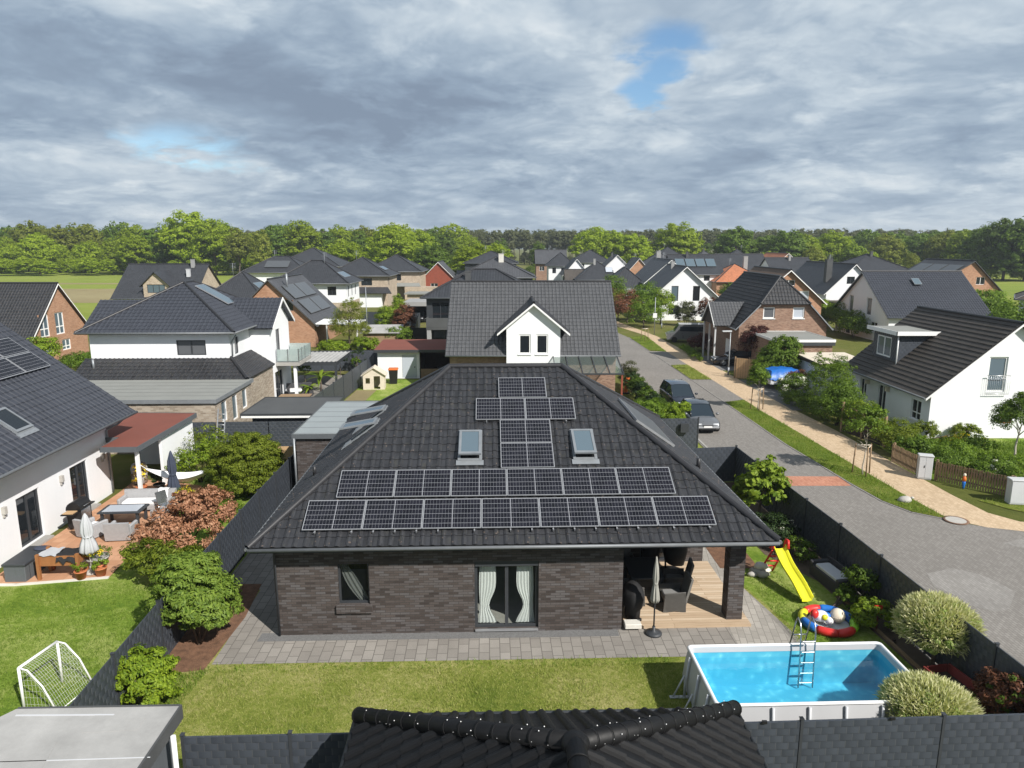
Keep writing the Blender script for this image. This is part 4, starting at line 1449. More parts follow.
cb = MB()
for a in ((gx1, gy1, gz), (gx0, gy1, gz)): big_caps(cb, V(a), ap_)
big_caps(cb, ap2, ap_)
cb.ball(ap_ + V((0, 0, .06)), .20, .20, .15, 14, 8)
cb.build('ridge_cap', 'garage_tiles', g_roof)
nb = MB()
for a in ((gx1, gy1, gz), (gx0, gy1, gz)):
    a = V(a); d = ap_ - a; L = d.length; d.normalize(); sd = d.cross(V((0, 0, 1))).normalized()
    rnd = random.Random(int(a.x * 10))
    for i in range(int(L / .12)):
        for s_ in (-1, 1):
            if rnd.random() < .2:
                p = a + d * (i * .12 + rnd.uniform(0, .05)) + sd * s_ * .155 + V((0, 0, .075 + rnd.uniform(-.02, .05)))
                nb.ball(p, .005, .005, .005, 6, 4)
    for i in range(1, int(L / .36)):
        for k in range(4):
            an = .5 + k * .7
            if rnd.random() < .25:
                nb.ball(a + d * (i * L / round(L / .36) + .05) + sd * math.cos(an) * .176 + V((0, 0, .06 + math.sin(an) * .176)), .010, .010, .010, 6, 4)
nb.build('rivet_dots', 'white_plastic', g_roof)['kind'] = 'stuff'
part(gr, 'gutter', 'anthracite', lambda m: (m.tube([(gx0, gy1 + .07, gz - .05), (gx1, gy1 + .07, gz - .05)], .07, 8), m.tube([(gx1 + .06, gy0, gz - .05), (gx1 + .06, gy1, gz - .05)], .05, 8), m.tube([(gx0 - .06, gy0, gz - .05), (gx0 - .06, gy1, gz - .05)], .05, 8)))
part(gr, 'wall', 'clinker_brick', lambda m: m.box(gx0 + .5, gx1 - .5, gy0 + .3, gy1 - .5, 0, gz - .12))
part(gr, 'bargeboard', 'zinc', lambda m: m.box(gx1 + .0, gx1 + .03, gy0, gy1, gz - .10, gz - .02))

sh = thing('garden_shed', 'low shed with weathered pale grey flat roof in the front left corner', 'shed', (-8.4, 10.8, 0), 1.6)
sp_ = [(-1.32, 1.72), (1.86, 1.72), (1.86, -4), (-2.3, -4), (-2.3, .3)]
part(sh, 'roof', 'pale_felt', lambda m: m.prism(list(reversed(sp_)), 2.42, 2.5))
part(sh, 'fascia', 'dark_felt', lambda m: (m.box(1.86, 1.90, -4, 1.74, 2.22, 2.52), m.box(-1.30, 1.86, 1.72, 1.76, 2.30, 2.515)))
part(sh, 'roof_seam', 'pale_grey_plastic', lambda m: (m.rbox(-.25, 1.50, 2.50, 1.9, .035, .010, -1), m.rbox(.0, .25, 2.50, 3.9, .02, .006, 1)))
part(sh, 'roof_patch', 'pale_felt', lambda m: (m.rbox(.85, 1.25, 2.50, 1.0, .5, .006, 3), m.rbox(-.3, .2, 2.50, .9, .9, .006, 12)))
part(sh, 'wall', 'grey_wood', lambda m: m.box(-2.2, 1.7, -3.9, 1.55, 0, 2.41))
part(sh, 'downpipe', 'white_plastic', lambda m: m.tube([(1.98, 1.1, 2.3), (1.98, 1.1, .05)], .05, 8))


# ---------------------------------------------------------------- fences of woven privacy strips
def fence(name, label, pts, h=1.8, mat='privacy_weave', post='anthracite', pitch=2.5, cat='fence', t=.03, posts=True):
    pts = [V((*p, 0)) for p in pts]
    root = thing(name, label, cat, pts[0], 0)
    for i in range(len(pts) - 1):
        a, b = pts[i] - pts[0], pts[i + 1] - pts[0]
        L = (b - a).length; d = (b - a).normalized()
        ang = math.atan2(d.y, d.x)
        k = max(1, round(L / pitch)); s = L / k
        me = None; pe = None
        for j in range(k):
            q = a + d * (j * s)
            m_ = MB(); m_.box(.03, s - .03, -t / 2, t / 2, .04, h)
            if me is None:
                me = m_.mesh('panel', mat)
            o = bpy.data.objects.new('panel', me); link(o, root); o.location = q; o.rotation_euler = (0, 0, ang)
        if posts:
            for j in range(k + 1):
                if pe is None:
                    m_ = MB(); m_.box(-.03, .03, -.04, .04, 0, h + .05); m_.box(-.04, .04, -.05, .05, h + .052, h + .07)
                    pe = m_.mesh('post', post)
                o = bpy.data.objects.new('post', pe); link(o, root); o.location = a + d * (j * s); o.rotation_euler = (0, 0, ang)
    return root


fl = fence('privacy_fence', 'long slate grey woven fence between the lawn and the left neighbour', [(-9.42, 12.9), (-9.75, 18.0), (-9.95, 22.6), (-10.15, 27), (-10.3, 33.5), (-10.35, 37.5)])
fr1 = fence('privacy_fence', 'slate woven fence along the road beside pool and slide', [(12.05, 13.35), (11.8, 18.4), (11.55, 23.5), (11.2, 28.5), (10.92, 33.3)])
ff = fence('privacy_fence', 'slate woven fence across the front behind the black tiled roof', [(-6.6, 12.58), (-.2, 12.80), (6.0, 13.07), (12.05, 13.35)], t=.05)
clip_b = MB()
for x in (5.2, 7.9, 11.2): clip_b.rbox(x + 6.6, .45 + (x - 5.2) * .045 - .04, 1.80, .10, .05, .06, 0)
clip_b.build('clamp', 'black_plastic', ff)
fence('privacy_fence', 'short slate woven screen closing the side garden near the parked car', [(7.7, 32.9), (10.92, 33.3)])
fence('privacy_fence', 'slate woven screen with a letter box by the grey parked car', [(7.2, 38.9), (10.55, 39.0)], pitch=4)
part(bpy.data.objects['privacy_fence.004'], 'letter_box', 'anthracite', lambda m: m.box(2.3, 2.75, -.20, -.03, 1.05, 1.55))

# ================================================================ left neighbour
ln = house('white_house', 'white rendered house with blue black roof beside the terracotta terrace on the left', -30, -18.42, 12, 31.6, 4.30, 8.6, 'y', roof='blue_black_tiles', tile=ROLL, rot=2.0, ov=.95, gov=.95,
           wins={'E': [(12.95, 14.35, .16, 2.12, dict(style='two', pane='dark_glass', fw=.09)), (16.45, 17.75, .16, 2.2, dict(style='two', fw=.09))]})
for u in (12.15, 15.7, 18.9):
    lp = part(ln, 'wall_lamp', 'stone', lambda m: (m.box(5.79, 5.93, -9.75 + u - .07, -9.75 + u + .07, 1.85, 2.12), m.box(5.79, 5.86, -9.75 + u - .04, -9.75 + u + .04, 1.72, 1.85)))
for y_ in (3.15, 6.65):
    part(ln, 'door_step', 'concrete', lambda m: m.box(5.80, 6.15, y_, y_ + 1.4, .04, .12))
part(ln, 'downpipe', 'zinc', lambda m: m.tube([(6.5, 10.2, 3.55), (6.3, 9.95, 3.3), (5.86, 9.7, 3.05), (5.86, 9.7, .1)], .05, 8))
sl = (8.6 - 4.30) / 5.79
wv_ = V((-1, 0, sl)).normalized()
for i in range(3):
    for j in range(2):
        o = V((6.51, 7.95 - i * 1.75, 4.28 - .72 * sl + .12)) + wv_ * (3.55 + j * 1.08)
        on_slope(ln, 'solar_panel', 'solar_frame', o, (0, 1, 0), wv_, (1.70, 1.04), .12, .04)
        pm = MB()
        n_ = V((0, 1, 0)).cross(wv_)
        q = o + n_ * .163
        pm.face([q + V((0, .03, 0)) + wv_ * .03, q + V((0, 1.67, 0)) + wv_ * .03, q + V((0, 1.67, 0)) + wv_ * 1.01, q + V((0, .03, 0)) + wv_ * 1.01])
        pm.build('cells', 'solar_cells', [c for c in kids(ln) if c.name.startswith('solar_panel')][-1])
skylight(ln, V((6.51, 3.75, 4.28 - .72 * sl + .1)) + wv_ * .95, (0, 1, 0), wv_, 1.05, 1.35, 0, 'dark_glass')

# covered corner behind it: flat red roof, white wall, white post
lt = thing('lean_to', 'open lean-to with flat red felt roof beside the white house', 'lean-to', (-17.7, 33.6, 0), 2)
rp_ = [(-.52, -3.53), (1.06, -3.53), (1.10, 2.85), (-2.0, 3.05), (-1.9, -1.9), (-.52, -1.9)]
part(lt, 'roof', 'red_felt', lambda m: m.prism(rp_, 2.62, 2.70))
part(lt, 'fascia', 'grey_wood', lambda m: [m.obox((a[0], a[1], 2.48), (b[0] - a[0], b[1] - a[1], 0), V((b[1] - a[1], -(b[0] - a[0]), 0)).normalized() * .04, (0, 0, .24)) for a, b in zip(rp_, rp_[1:] + rp_[:1])])
part(lt, 'wall', 'white_render', lambda m: (m.box(.78, .92, -.9, 2.75, 0, 2.5), m.box(-1.9, .77, 2.62, 2.75, 0, 2.5)))
part(lt, 'post', 'white_paint', lambda m: m.box(.82, .96, -3.3, -3.16, 0, 2.5))

# terrace
ter = [(-17.0, 22.55), (-14.1, 23.1), (-14.6, 27.0), (-14.9, 32.6), (-16.6, 33.2), (-18.6, 33.6), (-18.4, 31.3), (-18.15, 24), (-18.05, 22.4)]
sheet('terrace', ter, .045, 'terracotta_paving')
stripe('terrace_kerb', [(-25, 22.3), (-17.0, 22.45), (-14.1, 23.0)], .14, .05, 'pale_stone')

# grill
g = thing('gas_grill', 'black lidded gas grill with steel cupboard against the white wall', 'grill', (-17.75, 27.55, .045), 92)
part(g, 'cabinet', 'steel', lambda m: m.bevbox(-.35, .35, -.28, .28, .12, .82, .02))
part(g, 'side_panel', 'black_plastic', lambda m: (m.box(-.37, -.352, -.29, .29, .10, .84), m.box(.352, .37, -.29, .29, .10, .84)))
part(g, 'side_shelf', 'black_plastic', lambda m: (m.box(-.85, -.38, -.25, .25, .80, .85), m.box(.38, .75, -.25, .25, .80, .85)))
part(g, 'cutting_board', 'light_wood', lambda m: m.box(-.80, -.45, -.2, .2, .852, .88))


def lid(m):
    rows = []
    for i in range(9):
        a = math.pi * i / 8
        rows.append([(x, -.30 * math.cos(a), .86 + .34 * math.sin(a)) for x in (-.40, .40)])
    m.grid(rows)
    for x in (-.40, .40):
        m.face([(x, -.30 * math.cos(math.pi * i / 8), .86 + .34 * math.sin(math.pi * i / 8)) for i in range(9)])


part(g, 'lid', 'black_plastic', lid)
part(g, 'handle', 'steel', lambda m: m.tube([(-.25, -.36, 1.0), (.25, -.36, 1.0)], .015, 8))
for x, y in ((-.3, -.22), (.3, -.22), (-.3, .22), (.3, .22)):
    part(g, 'wheel', 'black_plastic', lambda m: m.tube([(x - .02, y, .06), (x + .02, y, .06)], .06, 10))


# pale wicker lounge
def lounge(label, loc, rot, w_, group, mat='pale_wicker', cushion='white_cloth', scale=1.0, name='garden_armchair', cat='armchair'):
    t = thing(name, label, cat, loc, rot, group)
    part(t, 'seat', mat, lambda m: m.bevbox(-w_ / 2 + .12, w_ / 2 - .12, -.36, .30, .10, .34, .03))
    part(t, 'backrest', mat, lambda m: m.obox((-w_ / 2, .27, .05), (w_, 0, 0), (0, .13, 0), (0, .10, .73)))
    for s in (-1, 1):
        part(t, 'armrest', mat, lambda m: m.bevbox(min(s * w_ / 2, s * (w_ / 2 - .13)), max(s * w_ / 2, s * (w_ / 2 - .13)), -.40, .30, .05, .60, .03))
    part(t, 'cushion', cushion, lambda m: m.bevbox(-w_ / 2 + .14, w_ / 2 - .14, -.35, .26, .342, .45, .04))
    for x in (-w_ / 2 + .06, w_ / 2 - .06):
        for y in (-.34, .33):
            part(t, 'leg', 'black_plastic', lambda m: m.box(x - .03, x + .03, y - .03, y + .03, 0, .06))
    return t


GL = 'pale wicker seats round the sunken table'
lounge('long pale wicker sofa with white throw behind the low black table', (-16.0, 29.55, .045), 4, 2.2, GL, name='garden_sofa', cat='sofa')
lounge('pale wicker armchair beside the grill, back to the camera', (-16.75, 26.7, .045), 160, .85, GL)
lounge('pale wicker armchair nearest the brown bush, back to the camera', (-15.45, 26.45, .045), 185, .95, GL)
lounge('small pale wicker stool with white cushion right of the low table', (-14.55, 28.0, .045), 250, .62, GL)
t = thing('garden_table', 'low black table with pale glass top between the wicker seats', 'table', (-16.15, 27.95, .045), 4)
part(t, 'tabletop', 'anthracite', lambda m: m.bevbox(-.85, .85, -.5, .5, .60, .66, .02))
part(t, 'glass_top', 'pale_blind', lambda m: m.box(-.70, .70, -.38, .38, .661, .670))
for x in (-.7, .7):
    for y in (-.38, .38):
        part(t, 'leg', 'anthracite', lambda m: m.box(x - .05, x + .05, y - .05, y + .05, 0, .60))
tag(part(None, 'throw_blanket', 'white_cloth', lambda m: m.grid([[(-15.62 + .45 * i / 6 + .02 * math.sin(j * 2.0), 29.2 + [0, .25, .56, .64, .78, .86][j], .045 + [.485, .48, .49, .82, .86, .55][j] + .008 * math.sin(i * 2)) for i in range(7)] for j in range(6)])),
    'white blanket thrown over the right end of the wicker sofa', 'blanket')


def parasol(name, label, loc, h, pole, cloth, cmat, r=.14, base_mat='stone', base_r=.25, group=None, top=None, low=None, lean=0):
    t = thing(name, label, 'parasol', loc, 0, group)
    low = low or h * .35
    part(t, 'base', base_mat, lambda m: m.lathe([(base_r, 0), (base_r, .05), (base_r * .7, .08), (.05, .12), (.045, .25)], 18))
    part(t, 'pole', pole, lambda m: m.tube([(0, 0, .1), (0, 0, h)], .024, 8))
    def fold(m):
        def wob(a, z): return .28 * math.sin(a * 8) * min(1, (h - z) * 2)
        L = h - low
        m.lathe([(r * .9, low), (r * 1.25, low + L * .08), (r * 1.0, low + L * .25), (r * .62, low + L * .42), (r * .85, low + L * .55), (r * .75, low + L * .75), (r * .35, low + L * .95), (.02, h + .02)], 32, wob=wob)
    part(t, 'canopy', cmat, fold)
    part(t, 'strap', cmat, lambda m: m.lathe([(r * .72, low + (h - low) * .40), (r * .72, low + (h - low) * .45)], 16))
    return t


parasol('parasol', 'closed pale grey parasol standing between the terrace flower pots', (-14.9, 23.4, .05), 2.2, 'white_paint', 1, 'grey_cloth', .21, low=.75)
parasol('parasol', 'closed navy parasol at the far end of the terrace', (-15.35, 30.7, .045), 2.3, 'anthracite', 1, 'navy_cloth', .19, low=.4)

# hammock between the shrubs
hm = thing('hammock', 'white cloth hammock slung between post and bushes', 'hammock', (-15.3, 31.5, 0), 3)


def hammock(m):
    rows = []
    for i in range(21):
        f = i / 20
        x = -1.6 + 3.3 * f
        zc = 1.28 - .70 * math.sin(math.pi * f) + .1 * f
        wd = .08 + .42 * math.sin(math.pi * f)
        rows.append([(x, (g_ - .5) * 2 * wd, zc + .30 * abs(g_ - .5) * 2 * math.sin(math.pi * f)) for g_ in (0, .2, .4, .5, .6, .8, 1)])
    m.grid(rows)


part(hm, 'cloth', 'white_cloth', hammock)
part(hm, 'rope', 'white_paint', lambda m: (m.tube([(-1.6, 0, 1.28), (-2.0, .05, 1.55)], .015, 5), m.tube([(1.7, 0, 1.38), (2.0, .05, 1.7)], .015, 5)))
part(hm, 'post', 'old_wood', lambda m: (m.tube([(2.0, .05, 0), (2.0, .05, 1.8)], .05, 8), m.tube([(-2.0, .05, 0), (-2.0, .05, 1.7)], .05, 8)))

# raised planter, storage box, pots
pl = thing('raised_planter', 'raised wooden planter bed on legs draped with black cloth', 'planter', (-15.75, 23.25, .05), 4)
part(pl, 'box', 'warm_wood', lambda m: (m.box(-.62, .62, -.32, -.28, .48, .84), m.box(-.62, .62, .28, .32, .48, .84), m.box(-.62, -.58, -.28, .28, .48, .84), m.box(.58, .62, -.28, .28, .48, .84), m.box(-.58, .58, -.28, .28, .48, .52)))
for x in (-.66, .66):
    for y in (-.34, .34):
        part(pl, 'leg', 'warm_wood', lambda m: m.box(x - .05, x + .05, y - .05, y + .05, 0, .92))
part(pl, 'liner', 'grey_cloth', lambda m: m.grid([[(-.68 + .62 * i / 5, -.36 + .72 * j / 5, .87 + .03 * math.sin(i * 2.1 + j)) for i in range(6)] for j in range(6)]))
part(pl, 'cover', 'black_fabric', lambda m: m.grid([[(-.05 + .74 * i / 6, -.375 + .75 * j / 8 if 0 < j < 8 else (-.385 if j == 0 else .385), (.875 + .02 * math.sin(i * 1.7 + j) if 0 < j < 8 else .62 + .1 * math.sin(i * 2.3))) for i in range(7)] for j in range(9)]))
bx = thing('storage_box', 'grey plank garden storage box with navy bag on its lid', 'storage box', (-17.15, 23.45, .045), 92)
part(bx, 'box', 'grey_wood', lambda m: m.bevbox(-.75, .75, -.36, .36, 0, .58, .02))
part(bx, 'lid', 'anthracite', lambda m: m.bevbox(-.79, .79, -.40, .40, .582, .66, .025))
part(bx, 'plank_batten', 'anthracite', lambda m: [m.box(-.75 + i * .25 - .008, -.75 + i * .25 + .008, -.368, -.361, .02, .56) for i in range(1, 6)])
tag(part(None, 'bag', 'navy_cloth', lambda m: m.ball((-16.95, 23.95, .735), .28, .20, .06, 12, 6)), 'flat navy bag lying on the storage box', 'bag')


def flower_pot(label, loc, r, h, leaf, bl, pot='terracotta', name='flower_pot', cat='flower pot', group=None, size=.07, k=18, second=None, seed=5):
    t = thing(name, label, cat, loc, 0, group)
    part(t, 'pot', pot, lambda m: m.lathe([(r * .7, 0), (r, h * .88), (r * 1.08, h * .88), (r * 1.08, h), (r * .9, h), (r * .9, h * .85)], 16))
    foliage('foliage', leaf, t, [(0, 0, h + bl * .5, r * 1.25, r * 1.25, bl * .7)], k, 22, size, .5, seed)
    if second: foliage('blossom', second, t, [(0, 0, h + bl * .65, r * 1.3, r * 1.3, bl * .7)], k, 8, size * .9, .8, seed + 1)
    return t


flower_pot('terracotta pot with lime green plant left of the parasol foot', (-15.0, 22.95, .05), .2, .3, 'leaf_lime', .25)
flower_pot('terracotta pot with lime green plant right of the parasol foot', (-14.45, 23.2, .05), .2, .3, 'leaf_lime', .25, seed=8)
flower_pot('large trough of yellow flowers round the parasol pole', (-14.85, 23.75, .05), .36, .45, 'leaf_mid', .3, 'concrete', second='leaf_yellow_flower', seed=9)
flower_pot('orange pot with tall yellowing plant beside the white post', (-17.3, 31.6, .045), .24, .35, 'leaf_dry', .9, size=.12, second='leaf_yellow_flower', seed=12)
flower_pot('dark pot with spiky leaves beside the navy parasol', (-16.55, 31.75, .045), .25, .4, 'leaf_shade', .6, 'black_plastic', size=.12, seed=14)
flower_pot('brown pot with red flower beside the storage box', (-16.45, 23.65, .045), .14, .22, 'leaf_mid', .25, second='leaf_yellow_flower', seed=15)
flower_pot('low bowl of yellow flowers at the terrace edge near the hedge', (-14.55, 30.0, .0), .3, .3, 'leaf_mid', .5, 'concrete', second='leaf_yellow_flower', seed=16)
flower_pot('stone bowl of yellow flowers beside the conical evergreen', (-10.9, 28.6, 0), .3, .3, 'leaf_mid', .35, 'pale_stone', second='leaf_yellow_flower', seed=17)
tn = thing('kettle_grill', 'small covered round grill under the lean-to roof', 'grill', (-18.1, 33.0, .045), 0)
part(tn, 'cover', 'grey_cloth', lambda m: m.lathe([(.32, .05), (.34, .5), (.36, .8), (.3, .98), (.12, 1.08), (.02, 1.1)], 18, wob=lambda a, z: .05 * math.sin(a * 7)))
part(tn, 'leg', 'black_plastic', lambda m: m.lathe([(.25, 0), (.25, .05)], 12))
gc = thing('garden_chair', 'folded grey garden chair near the terrace corner', 'chair', (-14.9, 29.0, .045), 60)
part(gc, 'seat', 'steel', lambda m: m.box(-.24, .24, -.22, .22, .42, .45))
part(gc, 'backrest', 'steel', lambda m: m.obox((-.24, .2, .46), (.48, 0, 0), (0, .03, 0), (0, .14, .5)))
for x in (-.22, .22):
    for y in (-.2, .2):
        part(gc, 'leg', 'steel', lambda m: m.tube([(x, y, 0), (x, y, .43)], .015, 6))

# leaning ladder
ld = thing('ladder', 'aluminium ladder leaning against the dark garden wall', 'ladder', (-15.65, 36.4, 0), 0)
part(ld, 'rail', 'aluminium', lambda m: [m.obox((x, 0, 0), (.05, 0, 0), (0, .03, 0), (0, .9, 2.75)) for x in (-.22, .17)])
part(ld, 'rung', 'aluminium', lambda m: [m.tube([(-.2, .9 * f + .015, 2.75 * f), (.2, .9 * f + .015, 2.75 * f)], .016, 6) for f in [i / 10 for i in range(1, 10)]])

# football goal
go = thing('football_goal', 'small white garden football goal with net on the left lawn', 'goal', (-12.1, 16.45, 0), 0)
q0, q1 = V((-.42, -.75, 0)), V((.62, .70, 0))
q0 = V(atw := (-12.26 + 11.75, 15.85 - 16.5, 0)); q1 = V((-11.05 + 11.75, 17.2 - 16.5, 0))
dd = (q1 - q0)
hgt = 1.2
bk = V((.95, -.35, 0))
p = [(-.62, -.75), (.18, .95)]
f0, f1 = V((-.55, -.55, 0)), V((-.10, 1.15, 0))
f0, f1 = V((-.10, -.75, 0)), V((.55, .70, 0))
a0, a1 = V((-.62, -.28, 0)), V((.30, .92, 0))
up_ = V((0, 0, hgt))
front0, front1 = V((-.10, -.60, 0)), V((.10, .60, 0))
back = V((.85, -.05, 0))


def goal_frame(m):
    m.tube([front0, front0 + up_], .035, 8); m.tube([front1, front1 + up_], .035, 8)
    m.tube([front0 + up_, front1 + up_], .035, 8)
    for f in (front0, front1):
        m.tube([f + up_, f + up_ + back * .25 - V((0, 0, .05)), f + up_ * .6 + back * .65, f + back], .022, 8)
    m.tube([front0 + back, front1 + back], .022, 8)


part(go, 'frame', 'white_paint', goal_frame)


def goal_net(m):
    def prof(f): return up_ * (1 - f ** 1.6) + back * f
    for i in range(19):
        g_ = i / 18
        m.tube([front0.lerp(front1, g_) + prof(k / 6) * .985 for k in range(7)], .0022, 3, caps=False)
    for k in range(1, 13):
        f = k / 13
        m.tube([front0 + prof(f) * .985, front1 + prof(f) * .985], .0022, 3, caps=False)
    for s in (front0, front1):
        for k in range(1, 9):
            f = k / 9
            t_ = s + prof(f)
            m.tube([t_, s + V((0, 0, t_.z))], .0022, 3, caps=False)
            m.tube([t_, V((t_.x, t_.y, 0))], .0022, 3, caps=False)


part(go, 'net', 'white_plastic', goal_net)

# shrubs on the left
shrub('bamboo_shrub', 'dense bright green leafy bush on a short stake beside the house path', 'bush', (-9.15, 18.9, 0), [(0, 0, 1.45, 1.0, .95, 1.05), (-.3, .1, 2.0, .75, .7, .7), (.5, -.1, 1.3, .7, .7, .75), (-.6, 0, 1.05, .7, .7, .65), (.1, .2, 2.3, .55, .55, .45)], 'leaf_bamboo', 260, 66, .165, .36, 3, cr=.24, droop=.4)
shrub('photinia_bush', 'bronze brown leaved bush between terrace and slate fence', 'bush', (-12.3, 24.9, 0), [(0, 0, 1.0, 1.4, 1.2, .95), (.6, 1.0, 1.45, .95, .9, .85), (-.8, -.4, .9, .8, .8, .7), (.5, .2, 1.95, .8, .7, .6), (-.2, .6, 1.7, .6, .6, .55)], 'leaf_bronze', 150, 42, .15, .45, 4, cr=.24)
shrub('green_bush', 'low green bush in front of the bronze brown bush', 'bush', (-11.75, 22.6, 0), [(-.9, .2, .75, .85, .7, .7), (.3, 0, .8, .9, .7, .72)], 'leaf_thuja', 80, 44, .17, .36, 5)
shrub('clipped_bush', 'clipped bright green cube shaped bush by the grey shed', 'bush', (-9.2, 15.95, 0), [(-.1, -.05, .80, .62, .60, .80), (-.25, .15, .95, .45, .45, .55), (.3, .1, .85, .45, .5, .65), (.1, .2, .5, .6, .5, .5), (.25, -.3, .8, .45, .4, .62)], 'leaf_lime', 150, 60, .12, .42, 6, cr=.24)
shrub('thuja_bush', 'large rounded golden green evergreen behind the slate fence', 'bush', (-12.3, 31.6, 0), [(0, 0, 1.35, 1.58, 1.5, 1.45), (.1, .1, 1.9, 1.25, 1.2, 1.0), (.1, -.1, .8, 1.35, 1.3, .8)], 'leaf_thuja', 560, 60, .115, .40, 7, cr=.15, inner=.15, out=1.2)
shrub('golden_bush', 'loose yellow green shrub behind the hammock', 'bush', (-15.3, 33.3, 0), [(0, 0, 1.0, 1.2, .8, .9), (.9, .2, 1.5, .9, .7, .8), (-.9, 0, .8, .7, .6, .6)], 'leaf_lime', 90, 26, .15, .4, 8, cr=.26)
shrub('golden_bush', 'thin tall olive shrub in front of the ladder', 'bush', (-15.4, 34.7, 0), [(0, 0, 1.6, 1.0, .7, .9)], 'leaf_thuja', 34, 20, .14, .4, 18, cr=.3)
shrub('perennial_clump', 'green perennials with yellow flower spikes along the slate fence', 'plant', (-12.3, 28.3, 0), [(0, 0, .35, .9, 1.0, .4), (-.9, .6, .4, .8, .8, .4)], 'leaf_spring', 60, 30, .13, .35, 9)
shrub('perennial_clump', 'dark green plants at the foot of the hammock', 'plant', (-14.0, 33.2, 0), [(0, 0, .5, .9, .9, .55), (.9, .3, .45, .7, .7, .5)], 'leaf_mid', 60, 30, .13, .4, 10)
for i, (x, y, k_, lb) in enumerate([(-10.3, 20.8, 'leaf_yellow_flower', 'yellow flowers along the fence behind the leafy bush'), (-10.35, 19.0, 'leaf_yellow_flower', 'orange yellow flowers by the middle of the lawn edge'), (-10.25, 17.5, 'leaf_yellow_flower', 'yellow flowers beside the football goal'),
                                 (-10.1, 18.1, 'leaf_bronze', 'pinkish flower clump at the lawn edge')]):
    t = shrub('flower_clump', lb, 'flowers', (x, y, 0), [(0, 0, .16, .22, .28, .16)], 'leaf_dry' if i == 1 else 'leaf_mid', 8, 22, .07, .45, 20 + i, stems=2)
    foliage('blossom', k_, t, [(0, 0, .22, .2, .24, .14)], 7, 10, .07, .8, 30 + i)

# ================================================================ white house with balcony, second row on the left
h2 = house('white_house', 'white two storey house with glass balcony and dark hipped roof', -27.65, -18.65, 46, 56.5, 5.8, 8.7, 'hipy', roof='blue_black_tiles', tile=ROLL, ov=.55, seen='SE', rot=1.6,
           wins={'S': [(5.55, 7.45, 4.3, 5.3, dict(style='two', pane='blind_glass', fw=.07))], 'E': [(.9, 1.7, 4.2, 5.35, dict(style='one', pane='blind_glass'))]})
hx, hy = -22.8, 51.25
# cross wing with the gable to the right
wing = MB()
wy0, wy1, wx0, wx1 = 49.9 - hy, 54.6 - hy, 4.5, 5.95
d_op = [(1.35, 2.35, 3.15, 5.35)]
wall_face(wing, (wx1, wy0), (wx1, wy1), [(0, 0), (wy1 - wy0, 0), (wy1 - wy0, 5.85), ((wy1 - wy0) / 2, 7.45), (0, 5.85)], d_op + [(.6, 2.4, .1, 2.3)], .14)
wall_face(wing, (wx0, wy0), (wx1, wy0), [(0, 0), (wx1 - wx0, 0), (wx1 - wx0, 5.85), (0, 5.85)])
wall_face(wing, (wx1, wy1), (wx0, wy1), [(0, 0), (wx1 - wx0, 0), (wx1 - wx0, 5.85), (0, 5.85)])
wing.build('wing_wall', 'white_render', h2)
part(h2, 'back_wing_roof', 'blue_black_tiles', lambda m: (roof_plane(m, [(-6.9, -1.6, 5.75), (-2.0, -1.6, 5.75), (-2.0, 1.0, 7.45), (-6.9, 1.0, 7.45)], ROLL), roof_plane(m, [(-2.0, 3.6, 5.75), (-6.9, 3.6, 5.75), (-6.9, 1.0, 7.45), (-2.0, 1.0, 7.45)])))
part(h2, 'back_wing_wall', 'white_render', lambda m: m.box(-6.6, -4.4, -1.2, 3.2, 0, 5.7))
window(h2, (wx1, wy0), (wx1, wy1), d_op[0], 'one', 'anthracite', 'blind_glass', .14, name='balcony_door')
window(h2, (wx1, wy0), (wx1, wy1), (.6, 2.4, .1, 2.3), 'two', 'anthracite', 'dark_glass', .14, name='patio_door')
ym = (wy0 + wy1) / 2
wr_ = MB()
roof_plane(wr_, [(1.0, wy0 - .45, 5.65), (wx1 + .35, wy0 - .45, 5.65), (wx1 + .35, ym, 7.58), (1.0, ym, 7.58)], ROLL)
roof_plane(wr_, [(wx1 + .35, wy1 + .45, 5.65), (1.0, wy1 + .45, 5.65), (1.0, ym, 7.58), (wx1 + .35, ym, 7.58)], None)
w_o = wr_.build('wing_roof', 'blue_black_tiles', h2)
part(h2, 'bargeboard', 'white_paint', lambda m: (m.obox((wx1 + .36, wy0 - .45, 5.5), (.04, 0, 0), (0, ym - wy0 + .45, 1.93), (0, 0, .2)), m.obox((wx1 + .36, wy1 + .45, 5.5), (.04, 0, 0), (0, ym - wy1 - .45, 1.93), (0, 0, .2))))
part(h2, 'downpipe', 'zinc', lambda m: m.tube([(4.9, -5.1, 5.6), (4.6, -5.0, 5.2), (4.55, -5.0, 4.2)], .05, 8))
# balcony
bal = part(h2, 'balcony', 'concrete', lambda m: m.box(wx1 + .01, wx1 + 1.7, wy0 + .9, wy1 - .3, 2.75, 3.0))
part(bal, 'railing_glass', 'frosted_glass', lambda m: (m.box(wx1 + .1, wx1 + 1.66, wy0 + .94, wy0 + .96, 3.08, 3.95), m.box(wx1 + 1.64, wx1 + 1.66, wy0 + .98, wy1 - .35, 3.08, 3.95), m.box(wx1 + .1, wx1 + 1.62, wy1 - .36, wy1 - .34, 3.08, 3.95)))
part(bal, 'railing_post', 'steel', lambda m: [m.box(x - .02, x + .02, y - .02, y + .02, 3.0, 4.0) for x, y in ((wx1 + .1, wy0 + .92), (wx1 + .9, wy0 + .92), (wx1 + 1.68, wy0 + .92), (wx1 + 1.68, wy0 + 1.8), (wx1 + 1.68, wy0 + 2.7), (wx1 + 1.68, wy1 - .33))])
part(bal, 'pillar', 'white_render', lambda m: m.box(wx1 + 1.2, wx1 + 1.4, wy0 + 1.1, wy0 + 1.3, 0, 2.74))
